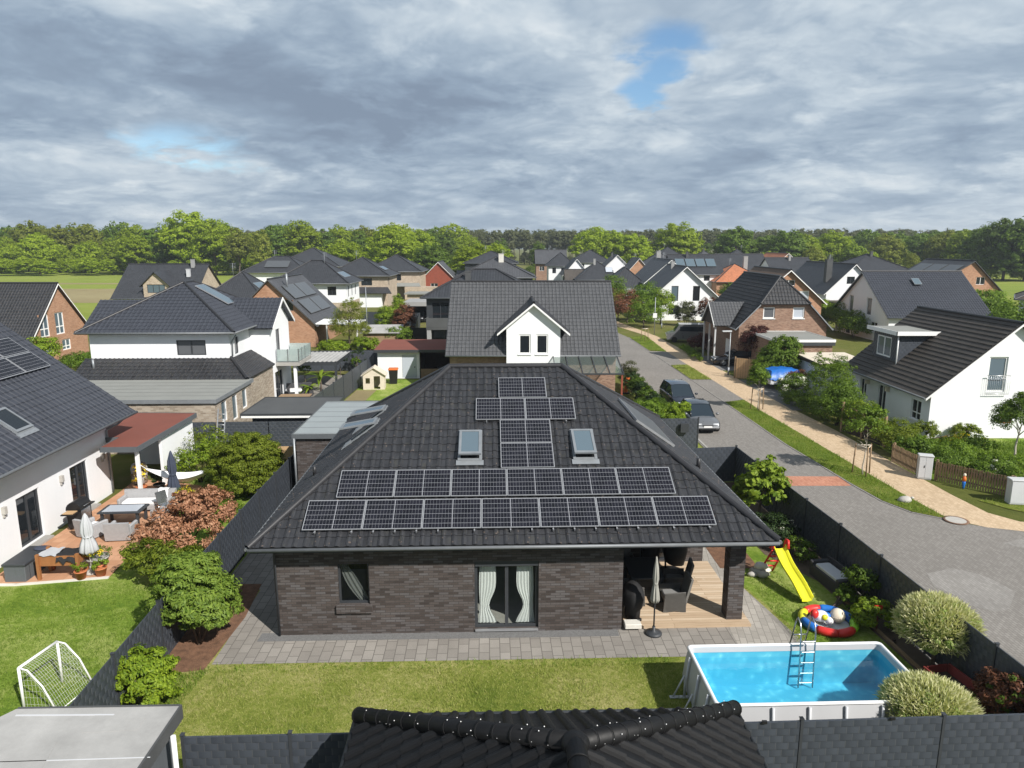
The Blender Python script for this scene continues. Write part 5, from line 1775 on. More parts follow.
# pent roof round the ground floor
pr = MB()
roof_plane(pr, [(-4.9, -7.3, 3.05), (6.2, -7.3, 3.05), (4.56, -5.25, 4.1), (-4.9, -5.25, 4.1)], ROLL)
roof_plane(pr, [(6.2, -7.3, 3.05), (6.2, -1.4, 3.05), (4.56, -1.4, 4.1), (4.56, -5.25, 4.1)], ROLL)
pro = pr.build('pent_roof', 'black_tiles', h2)
part(pro, 'ridge_cap', 'ridge_black', lambda m: ridge_caps(m, (6.2, -7.3, 3.08), (4.56, -5.25, 4.12), .12))
part(pro, 'vent_pipe', 'zinc', lambda m: m.tube([(-3.9, -6.2, 3.5), (-3.9, -6.2, 4.2)], .07, 8))
part(h2, 'ground_floor_wall', 'grey_tan_brick', lambda m: m.box(4.52, 6.0, -7.0, -1.38, 0, 3.0))
on_slope(h2, 'heat_collector', 'aluminium', V((5.05, -.55, 5.95)) + V((-1, 0, .57)).normalized() * 2.5, (0, 1, 0), (-1, 0, .57), (1.5, 2.6), .05, .08, ('glazing', 'sky_glass'))
g2 = house('garage', 'tan brick garage with grey felt roof in front of the balcony house', -26.5, -16.45, 38.0, 44.0, 3.0, 3.0, 'flat', 'grey_tan_brick', 'grey_felt', ov=.10, gut='zinc', cat='garage', rot=1.6,
           wins={'E': [(.9, 1.8, 1.5, 2.7, dict(pane='sky_glass', style='one', frame='white_paint')), (2.6, 3.5, 1.2, 2.7, dict(pane='sky_glass', style='one', frame='white_paint')), (4.3, 5.2, 1.5, 2.7, dict(pane='sky_glass', style='one', frame='white_paint'))]})
part(g2, 'roof_seam', 'dark_felt', lambda m: [m.box(-4.9, 4.9, -2.9 + i * .98, -2.875 + i * .98, 3.061, 3.066) for i in range(1, 6)])
# black slate garden hut and slate wall before it
ht = house('garden_hut', 'black garden hut with dark sheet roof and white eaves line', -14.3, -10.55, 37.9, 41.3, 2.35, 2.35, 'flat', 'privacy_weave', 'dark_felt', ov=.45, gut='anthracite', cat='hut', rot=1.6)
part(ht, 'eaves_line', 'white_paint', lambda m: m.box(-2.3, 2.3, -2.2, -2.182, 2.22, 2.33))
fence('privacy_fence', 'slate scale fence behind the ladder and evergreen', [(-18.8, 37.2), (-10.5, 37.65)], 2.0, posts=False, t=.06)
wpl = thing('log_store', 'orange timber board wall by the corner of the garage', 'log store', (-11.2, 35.3, 0), 2)
part(wpl, 'board', 'light_wood', lambda m: [m.box(-1.0, .85, -.03, .03, .1 + i * .23, .31 + i * .23) for i in range(5)])
part(wpl, 'post', 'old_wood', lambda m: [m.box(x - .05, x + .05, .04, .14, 0, 1.3) for x in (-.9, .7)])

# lean pergola and terrace of the balcony house
pg = thing('pergola', 'pergola with pale corrugated roof on dark posts beside the balcony house', 'pergola', (-14.6, 57.3, 0), 1.6)


def corr(m):
    rows = []
    for j in (0, 1):
        rows.append([(-3.9 + 4.4 * i / 60, -1.1 + 5.5 * j, 2.20 - .02 * j + .03 * math.sin(i * 1.3)) for i in range(61)])
    m.grid(rows)
    rows = [[(x, y, z - .02) for x, y, z in r] for r in rows]
    m.grid(rows)


part(pg, 'roof', 'pale_felt', corr)
part(pg, 'beam', 'anthracite', lambda m: (m.box(-3.8, .5, -1.12, -1.0, 1.9, 2.15), m.box(-3.8, .5, 4.25, 4.37, 1.9, 2.15), m.box(.38, .50, -1.0, 4.25, 1.9, 2.15)))
for x, y in ((.4, -1.06), (.4, 4.3), (-2.9, -1.06)):
    part(pg, 'post', 'anthracite', lambda m: m.box(x - .08, x + .08, y - .08, y + .08, 0, 1.9))
sheet('garden_terrace', [(-18.8, 49), (-14.2, 49.2), (-14.1, 62), (-18.8, 62)], .03, 'grey_paving')
tb = thing('garden_sofa', 'dark garden lounge with pale blanket under the pergola', 'sofa', (-16.4, 53.2, .03), 20)
part(tb, 'seat', 'charcoal_wicker', lambda m: m.bevbox(-1.1, 1.1, -.4, .4, .05, .42, .03))
part(tb, 'backrest', 'charcoal_wicker', lambda m: m.bevbox(-1.1, 1.1, .3, .5, .3, .95, .03))
part(tb, 'blanket', 'white_cloth', lambda m: m.bevbox(-.6, .3, -.43, .28, .425, .6, .05))
tb2 = thing('garden_table', 'wooden garden table behind the black hut', 'table', (-15.6, 50.0, .03), 5)
part(tb2, 'tabletop', 'old_wood', lambda m: m.box(-1.1, 1.1, -.45, .45, .70, .75))
for x in (-.95, .95):
    for y in (-.35, .35):
        part(tb2, 'leg', 'dark_wood', lambda m: m.box(x - .05, x + .05, y - .05, y + .05, 0, .70))


def palm(name, label, loc, h, n=14, L=.9, leaf='leaf_lime', cat='plant', seed=1):
    t = thing(name, label, cat, loc)
    part(t, 'trunk', 'bark', lambda m: m.tube([(0, 0, 0), (.03, 0, h * .5), (0, .02, h)], [.07, .06, .05], 8))
    rnd = random.Random(seed)
    m_ = MB()
    for i in range(n):
        a = 6.283 * i / n + rnd.uniform(-.2, .2); e = rnd.uniform(.2, 1.1)
        d = V((math.cos(a), math.sin(a), 0)); sd = V((-d.y, d.x, 0))
        rows = []
        for k in range(6):
            f = k / 5
            p_ = V((0, 0, h)) + d * L * f * math.cos(e * (1 - f * .3)) + V((0, 0, L * (f * math.sin(e) - .55 * f * f)))
            ww = .09 * L * (math.sin(math.pi * min(1, f * .9 + .1)) + .05)
            rows.append([p_ - sd * ww, p_ + V((0, 0, .03)), p_ + sd * ww])
        m_.grid(rows, smooth=False)
    m_.build('frond', leaf, t)
    return t


palm('banana_plant', 'yellow green banana plant at the pergola corner', (-15.0, 54.6, .03), 1.2, 12, 1.5)
palm('fan_palm', 'small pale palm in front of the dark garden lounge', (-15.5, 53.2, .03), .6, 16, .9, 'leaf_lime', seed=3)
for i, (x, y, s, lb) in enumerate([(-17.0, 57.3, .5, 'ball topped potted tree under the balcony'), (-15.2, 61.9, .45, 'round topped potted shrub under the pergola edge'), (-13.6, 61.0, .35, 'round clipped shrub on the lawn edge behind the pergola')]):
    tree('potted_tree', lb, 'potted tree', (x, y, .02), [(0, 0, 1.45, s, s, s * .9)], 'leaf_mid', 26, 30, .13, .5, 40 + i, 1.2, .04, .2, nl=3)
tree('cloud_tree', 'dark cloud pruned conifer on the lawn by the grey fence', 'tree', (-13.9, 63.0, 0), [(0, 0, 1.9, .55, .5, .35), (-.55, 0, 1.3, .5, .45, .3), (.5, .1, 1.0, .5, .45, .3), (-.1, 0, .7, .4, .4, .25)], 'leaf_shade', 40, 36, .12, .4, 44, 1.8, .07, .5)
fence('privacy_fence', 'grey woven fence at the end of the lawn behind the pergola', [(-20.0, 64.0), (-12.3, 64.4)], 1.9)
fence('privacy_fence', 'slate fence between lawn and playhouse garden', [(-12.9, 41.6), (-12.6, 52), (-12.3, 62.5)], 1.8)
sheet('garden_lawn', [(-14.3, 42), (-12.9, 42), (-12.3, 64), (-14.2, 64)], .012, 'lawn_dry')
sheet('garden_lawn', [(-12.8, 39), (-4, 39), (-4, 60), (-12.3, 60)], .012, 'lawn_green')
sheet('sand_path', [(-12.6, 41), (-11.2, 41), (-10.8, 55.5), (-12.4, 55.5)], .016, 'stubble')
hose = thing('garden_hose', 'black arched hose post on the lawn behind the hut', 'hose', (-13.6, 45.2, 0))
part(hose, 'pipe', 'black_plastic', lambda m: m.tube([(0, 0, 0), (0, 0, 1.2), (-.08, 0, 1.45), (-.3, 0, 1.55)], .04, 6))

# red roofed garden building
rs = thing('garden_building', 'white garden building with red flat roof and open dark bay', 'building', (-8.3, 60.6, 0), 1.6)
x0, x1, y0, y1 = -3.3, 3.6, 0, 5.0
bm_ = MB()
wall_face(bm_, (x0, y0), (x0 + 3.6, y0), [(0, 0), (3.6, 0), (3.6, 2.35), (0, 2.35)], [(2.1, 3.35, .05, 2.1)], .08)
wall_face(bm_, (x0, y1), (x0, y0), [(0, 0), (5, 0), (5, 2.35), (0, 2.35)])
wall_face(bm_, (x1, y1), (x0, y1), [(0, 0), (6.9, 0), (6.9, 2.35), (0, 2.35)])
bm_.build('wall', 'white_render', rs)
part(rs, 'door', 'pale_blind', lambda m: m.box(x0 + 2.12, x0 + 3.33, .03, .07, .06, 2.09))
part([c for c in kids(rs) if c.name.startswith('door')][0], 'door_handle', 'black_plastic', lambda m: m.box(x0 + 3.15, x0 + 3.22, -.05, .03, .95, 1.05))
part(rs, 'bay_wall', 'dark_wood', lambda m: (m.box(x0 + 3.62, x1, 3.6, 3.7, 0, 2.3), m.box(x0 + 3.62, x0 + 3.7, .1, 3.6, 0, 2.3)))
part(rs, 'parapet', 'old_wood', lambda m: [m.box(x0 + 3.7, x1, .02, .12, .04 + i * .2, .22 + i * .2) for i in range(4)])
part(rs, 'post', 'anthracite', lambda m: m.box(x1 - .15, x1, 0, .15, 0, 2.35))
part(rs, 'roof', 'red_felt', lambda m: m.obox((x0 - .25, y0 - .35, 2.46), (7.6, 0, 0), (0, 5.6, .18), (0, 0, .08)))
part(rs, 'fascia', 'anthracite', lambda m: m.box(x0 - .27, x1 + .45, y0 - .40, y0 - .36, 2.32, 2.56))
bk_ = thing('garden_shelf', 'things stored in the dark bay of the red roofed building', 'shelf', (-5.7, 62.0, 0), 1.6)
part(bk_, 'bench', 'anthracite', lambda m: m.box(-.9, .9, -.3, .3, .7, .8))
part(bk_, 'leg', 'anthracite', lambda m: (m.box(-.85, -.75, -.2, .2, 0, .7), m.box(.75, .85, -.2, .2, 0, .7)))
part(bk_, 'basket', 'lime_plastic', lambda m: m.box(.2, .7, -.2, .2, .802, .95))
ph = thing('playhouse', 'small pale wooden playhouse beside the slate fence', 'playhouse', (-11.1, 56.3, 0), 5)
pm = MB()
wall_face(pm, (-.85, -.6), (.85, -.6), [(0, 0), (1.7, 0), (1.7, 1.2), (.85, 1.75), (0, 1.2)], [(.85, 1.35, .05, 1.1), (.2, .55, .5, .95)], .05)
wall_face(pm, (.85, -.6), (.85, .6), [(0, 0), (1.2, 0), (1.2, 1.2), (0, 1.2)], [(.4, .8, .5, .95)], .05)
wall_face(pm, (.85, .6), (-.85, .6), [(0, 0), (1.7, 0), (1.7, 1.2), (.85, 1.75), (0, 1.2)])
wall_face(pm, (-.85, .6), (-.85, -.6), [(0, 0), (1.2, 0), (1.2, 1.2), (0, 1.2)])
pm.build('wall', 'pale_wood', ph)
part(ph, 'roof', 'pale_wood', lambda m: (m.obox((-1.0, -.75, 1.12), (1.0, 0, .65), (0, 1.5, 0), (0, 0, .05)), m.obox((1.0, -.75, 1.12), (-1.0, 0, .65), (0, 1.5, 0), (0, 0, .05))))
wb = thing('wheelie_bin', 'dark bin with red lid beside the playhouse', 'bin', (-9.9, 58.3, 0), 5)
part(wb, 'body', 'black_plastic', lambda m: m.grid([[(-.28, -.30, 0), (.28, -.30, 0), (.28, .30, 0), (-.28, .30, 0)], [(-.36, -.38, 1.2), (.36, -.38, 1.2), (.36, .38, 1.2), (-.36, .38, 1.2)]], False, True))
part(wb, 'lid', 'orange_paint', lambda m: m.bevbox(-.40, .40, -.42, .42, 1.2, 1.3, .04))

# ================================================================ grey roofed house straight behind
h1 = house('gabled_house', 'brown brick house with long grey roof and white gabled dormer behind the solar house', -4.8, 8.0, 54.05, 66.0, 3.45, 8.25, 'x', wall='brown_brick', roof='grey_tiles', tile=ROLL, rot=0, ov=.55, gov=.3, tl=.40, step=.03)
bx_, by_ = 1.6, 60.025
dm = MB()
a, b = (-.42 - bx_, 53.36 - by_), (3.66 - bx_, 53.36 - by_)
ops = [(.93, 1.84, 3.25, 4.75), (2.24, 3.15, 3.25, 4.75)]
wall_face(dm, a, b, [(0, 0), (4.08, 0), (4.08, 5.42), (2.04, 7.06), (0, 5.42)], ops, .12)
wall_face(dm, b, (b[0], b[1] + 4), [(0, 3), (4, 3), (4, 5.42), (0, 5.42)])
wall_face(dm, (a[0], a[1] + 4), a, [(0, 3), (4, 3), (4, 5.42), (0, 5.42)])
dmo = dm.build('dormer', 'white_render', h1)
for o in ops: window(h1, a, b, o, 'one', 'white_paint', 'dark_glass', .12, sill='white_paint', fw=.11)
dr = MB()
xl, xr_, xm = -1.12 - bx_, 4.36 - bx_, 1.62 - bx_
yf, yb = 52.98 - by_, 58.6 - by_
roof_plane(dr, [(xr_, yf, 4.86), (xr_, yb, 4.86), (xm, yb, 7.14), (xm, yf, 7.14)], ROLL)
roof_plane(dr, [(xl, yb, 4.86), (xl, yf, 4.86), (xm, yf, 7.14), (xm, yb, 7.14)], ROLL)
dro = dr.build('dormer_roof', 'black_tiles', h1)
part(dro, 'ridge_cap', 'ridge_black', lambda m: ridge_caps(m, (xm, yf, 7.16), (xm, yb, 7.16), .10))
part(dro, 'bargeboard', 'white_paint', lambda m: (m.obox((xl, yf - .03, 4.68), (0, .04, 0), (xm - xl, 0, 2.28), (0, 0, .16)), m.obox((xr_, yf - .03, 4.68), (0, .04, 0), (xm - xr_, 0, 2.28), (0, 0, .16))))
part(dro, 'soffit', 'white_paint', lambda m: (m.obox((xl + .02, yf, 4.74), (0, .36, 0), (xm - xl, 0, 2.28), (0, 0, .015)), m.obox((xr_ - .02, yf, 4.74), (0, .36, 0), (xm - xr_, 0, 2.28), (0, 0, .015))))
# glass canopy with timber posts at its right corner
cn = thing('glass_canopy', 'glass terrace roof on a metal frame at the right end of the brown brick house', 'canopy', (5.4, 52.0, 0), 0)
part(cn, 'glass', 'canopy_glass', lambda m: m.obox((-2.3, -1.9, 2.35), (4.9, 0, 0), (0, 3.7, .75), (0, 0, .02)))
part(cn, 'frame', 'anthracite', lambda m: ([m.obox((-2.3 + i * .97, -1.95, 2.375), (.06, 0, 0), (0, 3.75, .75), (0, 0, .06)) for i in range(6)], m.box(-2.35, 2.66, -2.0, -1.9, 2.26, 2.37)))
for x in (-2.2, 2.5):
    part(cn, 'post', 'dark_red_wood', lambda m: m.box(x - .06, x + .06, -1.98, -1.86, 0, 2.25))
t = thing('beach_chair', 'red brown covered beach chair under the glass canopy', 'beach chair', (5.2, 50.6, 0), 10)
part(t, 'hood', 'terracotta', lambda m: m.bevbox(-.6, .6, -.1, .5, .5, 1.5, .1))
part(t, 'seat', 'dark_red_wood', lambda m: m.bevbox(-.62, .62, -.45, .5, .1, .5, .04))
t = thing('orange_board', 'upright orange board standing at the end of the roadside hedge', 'board', (8.85, 54.2, 0), 10)
part(t, 'board', 'orange_paint', lambda m: m.obox((-.15, 0, .1), (.3, 0, 0), (0, .05, 0), (.22, .1, 1.2)))
part(t, 'foot', 'black_plastic', lambda m: m.box(-.3, .3, -.15, .2, 0, .1))
t = thing('orange_post', 'short orange post on the small lawn beside the hedge', 'post', (6.55, 46.5, 0), 0)
part(t, 'post', 'orange_paint', lambda m: m.bevbox(-.12, .12, -.1, .1, .1, 1.15, .03))
part(t, 'foot', 'black_plastic', lambda m: m.box(-.2, .2, -.15, .15, 0, .1))
for i in range(6):
    shrub('hedge_plant', 'dark green hedge plant beside the road behind the parked cars', 'hedge plant', (9.55 - .03 * i, 44.6 + i * 2.0, 0), [(0, 0, .75, .7, 1.05, .75), (.1, .5, 1.1, .55, .6, .5)], 'leaf_shade' if i % 2 else 'leaf_mid', 46, 34, .15, .4, 60 + i, 'roadside hedge by the parked cars')
shrub('conifer_bush', 'tall feathery conifer bush at the far end of the roadside hedge', 'bush', (9.4, 56.6, 0), [(0, 0, 1.0, .8, .9, 1.1)], 'needle_pine', 50, 34, .16, .3, 71)
for i, (x, y, s, lb) in enumerate([(8.0, 41.2, 1.0, 'feathery yellow green bamboo behind the left half of the letter box screen'), (9.6, 41.4, .85, 'yellow green bamboo leaning over the right half of the letter box screen')]):
    shrub('bamboo_clump', lb, 'bamboo', (x, y, 0), [(0, 0, 1.3 * s, 1.0 * s, .8, 1.1 * s), (.4, 0, 1.9 * s, .7, .6, .6)], 'leaf_lime' if i else 'leaf_spring', 70, 34, .2, .22, 75 + i, cr=.28, droop=.6)

# ================================================================ other houses on the left, near to far
W1 = dict(frame='white_paint', pane='sky_glass', style='cross', fw=.1)
house('brick_house', 'orange brick gabled house by the open meadow at the left edge', -60, -45.7, 67, 76, 2.8, 7.5, 'x', 'orange_brick', 'black_tiles', ROLL, rot=0, board='white_paint',
      wins={'E': [(1.5, 2.9, 2.5, 4.7, W1), (3.9, 5.3, 2.5, 4.7, W1), (1.9, 3.2, .8, 1.9, W1), (4.6, 6.0, .8, 1.9, W1)]})
sg = house('brick_house', 'red brick gabled house with solar collectors filling its long grey slope', -31.9, -22.2, 79.6, 92, 2.75, 7.5, 'y', 'orange_brick', 'grey_tiles_plain', rot=0, ov=.4, board='dark_felt', wins={'S': [(6.3, 7.4, 4.1, 5.3, dict(style='two')), (1.2, 2.2, 3.4, 4.4)]})
e_w = V((-1, 0, 4.75 / 4.85)).normalized()
for i in range(2):
    for j in range(2):
        on_slope(sg, 'solar_panel', 'dark_felt', V((5.25, -4.9 + i * 4.6, 2.75 - .4 * .98 + .1)) + e_w * (1.6 + j * 2.4), (0, 1, 0), e_w, (4.3, 2.1), .1, .06, ('cells', 'collector'))
part(sg, 'chimney', 'zinc', lambda m: m.tube([(1.2, -3.6, 6.4), (1.2, -3.6, 8.1)], .12, 8))
aw = thing('white_canopy', 'white terrace canopy beside the red brick house', 'canopy', (-19.6, 81.5, 0), 0)
part(aw, 'roof', 'white_paint', lambda m: m.obox((-2.6, -2.2, 2.6), (5.0, 0, -.1), (0, 4.2, .1), (0, 0, .1)))
for x in (-1.2, 2.2): part(aw, 'post', 'white_paint', lambda m: m.box(x - .07, x + .07, -2.1, -1.96, 0, 2.55))
t = thing('mast', 'thin pale mast beside the white canopy', 'mast', (-17.2, 84, 0))
part(t, 'pole', 'zinc', lambda m: m.tube([(0, 0, 0), (0, 0, 6.5)], [.07, .045], 8)); part(t, 'foot', 'concrete', lambda m: m.box(-.2, .2, -.2, .2, 0, .15))
h5 = house('gabled_house', 'dark roofed house with small pale brick dormer before the meadow wood', -62.5, -50, 112, 124, 3.3, 8.1, 'x', 'tan_brick', 'black_tiles_plain', rot=0)
xm5 = .6
part(h5, 'dormer', 'tan_brick', lambda m: (wall_face(m, (xm5 - 2.0, -6.2), (xm5 + 2.0, -6.2), [(0, 2), (4, 2), (4, 5.3), (2, 7.1), (0, 5.3)], [(.6, 3.4, 3.9, 5.2)], .12)))
window(h5, (xm5 - 2, -6.2), (xm5 + 2, -6.2), (.6, 3.4, 3.9, 5.2), 'three', 'anthracite', 'sky_glass', .12)
part(h5, 'dormer_roof', 'black_tiles_plain', lambda m: (roof_plane(m, [(xm5 + 2.5, -6.6, 4.9), (xm5 + 2.5, -1, 4.9), (xm5, -1, 7.2), (xm5, -6.6, 7.2)]), roof_plane(m, [(xm5 - 2.5, -1, 4.9), (xm5 - 2.5, -6.6, 4.9), (xm5, -6.6, 7.2), (xm5, -1, 7.2)])))
chimney(h5, 4.2, -.6, 7.6, 8.9, .5, 'grey_render')
chimney(h5, 4.2, -2.5, 6.2, 7.4, .5, 'pale_grey_plastic')
h6 = house('bungalow', 'low dark hipped house with a pale skylight behind the balcony house', -45.5, -36.2, 104, 114, 3.0, 7.2, 'hipy', 'white_render', 'black_tiles_plain', rot=0)
on_slope(h6, 'skylight', 'zinc', V((5.1, -2.0, 3.05)) + V((-1, 0, .82)).normalized() * 2.6, (0, 1, 0), (-1, 0, .82), (3.6, 1.4), .12, .06, ('pane', 'sky_glass'))
WD = dict(style='two')
h8 = house('white_house', 'white hipped house on a tan brick ground floor with roof skylights', -35.5, -24.7, 106.5, 115.5, 5.6, 8.8, 'hip', 'white_render', 'black_tiles_plain', rot=0, ov=.6, plinth=('tan_brick', 2.8),
           wins={'S': [(8.0, 9.3, 3.9, 5.2, WD), (4.6, 5.5, 4.3, 5.2, WD)], 'E': [(1.2, 1.9, 3.6, 5.2), (3.6, 4.3, 3.6, 5.2), (6.0, 6.7, 3.6, 5.2)]})
on_slope(h8, 'skylight', 'zinc', V((5.9, -2.2, 5.6)) + V((-1, 0, .62)).normalized() * 1.4, (0, 1, 0), (-1, 0, .62), (4.0, 1.4), .12, .06, ('pane', 'sky_glass'))
h9 = house('white_house', 'white hipped house with one solar panel on its front slope below the wood', -56, -43, 150, 160, 5.5, 8.7, 'hip', 'white_render', 'black_tiles_plain', rot=0, ov=.7)
on_slope(h9, 'solar_panel', 'dark_felt', V((-2.5, -5.7, 5.6)) + V((0, 1, .57)).normalized() * 1.8, (1, 0, 0), (0, 1, .57), (5.0, 2.6), .1, .06, ('cells', 'collector'))
house('hipped_house', 'tall dark hipped roof rising behind the white house with solar panel', -58, -42, 174, 190, 6.0, 10.3, 'hip', 'tan_brick', 'black_tiles_plain', rot=0)
h10 = house('tan_house', 'tan two storey house with dark hipped roof and porch roof', -34, -23, 132, 143, 5.6, 8.8, 'hip', 'tan_brick', 'black_tiles_plain', rot=0, ov=.6, wins={'S': [(6.2, 8.2, 3.9, 5.2, WD)], 'E': [(1.5, 2.4, 3.8, 5.2)]})
part(h10, 'porch_roof', 'black_tiles_plain', lambda m: roof_plane(m, [(-1.5, -7.6, 2.6), (6.6, -7.6, 2.6), (5.6, -5.5, 3.6), (-1.5, -5.5, 3.6)]))
part(h10, 'porch_wall', 'white_render', lambda m: m.box(0, 4.6, -6.9, -5.52, 0, 2.5))
on_slope(h10, 'skylight', 'zinc', V((6.1, -2.0, 5.6)) + V((-1, 0, .55)).normalized() * 1.8, (0, 1, 0), (-1, 0, .55), (4.0, 1.3), .12, .06, ('pane', 'sky_glass'))
h11 = house('tan_house', 'tan brick house with ridge skylights at the end of the left row', -31, -19.6, 152, 164, 5.6, 9.0, 'hip', 'tan_brick', 'black_tiles_plain', rot=0, ov=.6, wins={'S': [(6, 7.5, 3.8, 5.1, WD)]})
part(h11, 'porch_roof', 'grey_felt', lambda m: roof_plane(m, [(0, -8.2, 2.7), (6.2, -8.2, 2.7), (5.6, -6.1, 3.3), (0, -6.1, 3.3)]))
part(h11, 'annex', 'tan_brick', lambda m: m.box(3.0, 9.5, -9.5, -6.2, 0, 2.6))
h12 = house('red_house', 'small dark red timber house with white gable edges below the trees', -20.5, -13.0, 163, 174, 3.6, 7.3, 'y', 'dark_red_wood', 'grey_tiles_plain', rot=0, ov=.7, board='white_paint', wins={'S': [(2.0, 3.6, 1.2, 2.6, dict(frame='white_paint')), (4.4, 5.6, .2, 2.3, dict(frame='white_paint', pane='pale_blind'))]})
part(h12, 'side_wing', 'dark_red_wood', lambda m: m.box(3.8, 9.0, -1, 4, 0, 3.2))
part(h12, 'side_wing_roof', 'grey_tiles_plain', lambda m: roof_plane(m, [(3.6, -1.5, 3.0), (9.4, -1.5, 3.0), (9.4, 3, 5.2), (3.6, 3, 5.2)]))
t = thing('log_cabin_shed', 'tan shed roof in front of the small red house', 'shed', (-15.6, 132, 0))
part(t, 'wall', 'tan_brick', lambda m: m.box(-3.5, 4.5, -2, 3, 0, 2.4)); part(t, 'roof', 'grey_felt', lambda m: m.box(-4.0, 5.0, -2.5, 3.4, 2.402, 2.6))
t = thing('carport', 'grey concrete carport with a dark car parked inside', 'carport', (-13.7, 104, 0))
part(t, 'roof', 'grey_render', lambda m: m.box(-2.2, 2.1, 0, 7, 2.5, 3.1))
part(t, 'side_wall', 'grey_render', lambda m: (m.box(-2.2, -1.85, .01, 6.9, 0, 2.5), m.box(1.8, 2.1, .01, 6.9, 0, 2.5)))
part(t, 'back_wall', 'anthracite', lambda m: m.box(-1.84, 1.79, 6.5, 6.7, 0, 2.49))
h13 = house('dark_house', 'anthracite two storey house with recessed balcony behind the grey roof', -9.2, 3.0, 76.5, 88, 5.75, 8.5, 'hip', 'anthracite', 'black_tiles_plain', rot=0, ov=.55, hipx=5.4, wins={'S': [(.6, 3.3, 3.5, 5.3, dict(style='three', pane='dark_glass')), (.5, 3.3, .2, 2.3, WD)]})
part(h13, 'balcony', 'dark_felt', lambda m: (m.box(-6.0, -2.0, -7.2, -5.76, 2.5, 2.75), m.box(-6.0, -2.0, -7.22, -7.12, 2.751, 3.75), m.box(-6.0, -5.9, -7.1, -5.76, 2.751, 3.75)))
part(h13, 'balcony_pillar', 'grey_render', lambda m: m.box(-5.95, -5.5, -7.15, -6.7, 0, 2.49))
chimney(h13, -1.8, -2.2, 6.8, 8.4, .6, 'dark_felt')
fence('dark_gate', 'black slatted gate between the anthracite house and the lawns', [(-13.6, 80.5), (-9.3, 80.5)], 2.1, 'black_plastic', cat='gate')
fence('privacy_fence', 'slate and grey fence in front of the tan porch house', [(-21.6, 102), (-13.0, 100), (-11.5, 84)], 1.9)
h14 = house('dark_house', 'grey green hipped house with pale chimney between the dark house and the trees', -9.5, 3.6, 125, 138, 5.6, 9.0, 'hip', 'anthracite', 'grey_tiles_plain', rot=0, ov=.6)
chimney(h14, 1.0, -1.5, 7.0, 9.6, .9, 'pale_stone')
house('hipped_house', 'dark hipped roof with black gable wall peeping over the grey green roof', -11, 1, 168, 181, 6.9, 9.6, 'hip', 'anthracite', 'black_tiles_plain', rot=0)

# ================================================================ right of the road
rh = house('white_house', 'white rendered house with brown tiled roof and slate clad dormer on the right', 24.95, 34.3, 41.3, 51.6, 2.85, 6.85, 'y', roof='brown_black_tiles', tile=[(0, 0), (.29, 0.0)], rot=0, ov=.5, gov=.3, board='white_paint', step=.045, tl=.34,
           wins={'S': [(3.2, 4.3, 2.85, 4.95, dict(style='one', frame='white_paint', pane='sky_glass', fw=.09)), (4.3, 5.0, .9, 2.1, dict(style='one', pane='dark_glass', frame='warm_wood'))],
                 'W': [(8.3, 9.4, .8, 2.05, dict(style='cross', frame='white_paint', sill='white_paint')), (4.2, 5.25, .05, 2.15, dict(style='two', frame='white_paint', pane='dark_glass')), (1.7, 2.6, .85, 2.1, dict(style='two', frame='white_paint'))]})
cx_, cy_ = 29.625, 46.45
part(rh, 'french_balcony', 'aluminium', lambda m: (m.tube([(-1.6, -5.32, 3.85), (-.22, -5.32, 3.85)], .025, 6), m.tube([(-1.6, -5.32, 2.75), (-.22, -5.32, 2.75)], .02, 6), [m.tube([(-1.6 + i * .115, -5.32, 2.75), (-1.6 + i * .115, -5.32, 3.85)], .008, 4) for i in range(13)]))
dmr = MB()
fa, fb_ = (25.75 - cx_, 50.2 - cy_), (25.75 - cx_, 46.9 - cy_)
wall_face(dmr, fa, fb_, [(0, 2.6), (3.3, 2.6), (3.3, 5.6), (0, 5.6)], [(.5, 2.4, 3.85, 5.25)], .08)
wall_face(dmr, fb_, (29.2 - cx_, 46.9 - cy_), [(0, 2.6), (3.45, 2.6), (3.45, 5.6), (0, 5.6)])
wall_face(dmr, (29.2 - cx_, 50.2 - cy_), fa, [(0, 2.6), (3.45, 2.6), (3.45, 5.6), (0, 5.6)])
dmo = dmr.build('dormer', 'privacy_weave', rh)
window(rh, fa, fb_, (.5, 2.4, 3.85, 5.25), 'two', 'white_paint', 'sky_glass', .08, fw=.1)
part(dmo, 'dormer_roof', 'grey_felt', lambda m: m.box(25.4 - cx_, 28.9 - cx_, 46.55 - cy_, 50.5 - cy_, 5.6, 5.74))
part(dmo, 'fascia', 'white_paint', lambda m: (m.box(25.36 - cx_, 25.40 - cx_, 46.5 - cy_, 50.55 - cy_, 5.53, 5.8), m.box(25.36 - cx_, 28.9 - cx_, 46.5 - cy_, 46.55 - cy_, 5.53, 5.8)))
part(dmo, 'downpipe', 'white_paint', lambda m: m.tube([(25.68 - cx_, 46.85 - cy_, 5.5), (25.68 - cx_, 46.85 - cy_, 3.3)], .045, 6))
part(rh, 'entrance_lamp', 'tan_fabric', lambda m: (m.box(24.7 - cx_, 24.94 - cx_, 45.9 - cy_, 46.1 - cy_, 1.9, 2.2), m.box(24.7 - cx_, 24.94 - cx_, 48.6 - cy_, 48.8 - cy_, 1.9, 2.15)))
rw = house('white_house', 'white gabled house with glazed black roof behind the slate dormer', 43.6, 55.2, 82, 95.5, 3.3, 8.0, 'x', roof='blue_black_tiles', tile=ROLL, rot=0, ov=.45, gov=.35, board='zinc', tl=.42,
           wins={'W': [(3.4, 4.5, 2.9, 5.0, dict(frame='white_paint', style='one', pane='blind_glass')), (8.0, 9.2, 2.9, 5.0, dict(frame='white_paint', style='one', pane='blind_glass')), (3.1, 4.3, .1, 2.2, dict(style='one')), (9.4, 11, 1.0, 2.2, dict(frame='white_paint'))]})
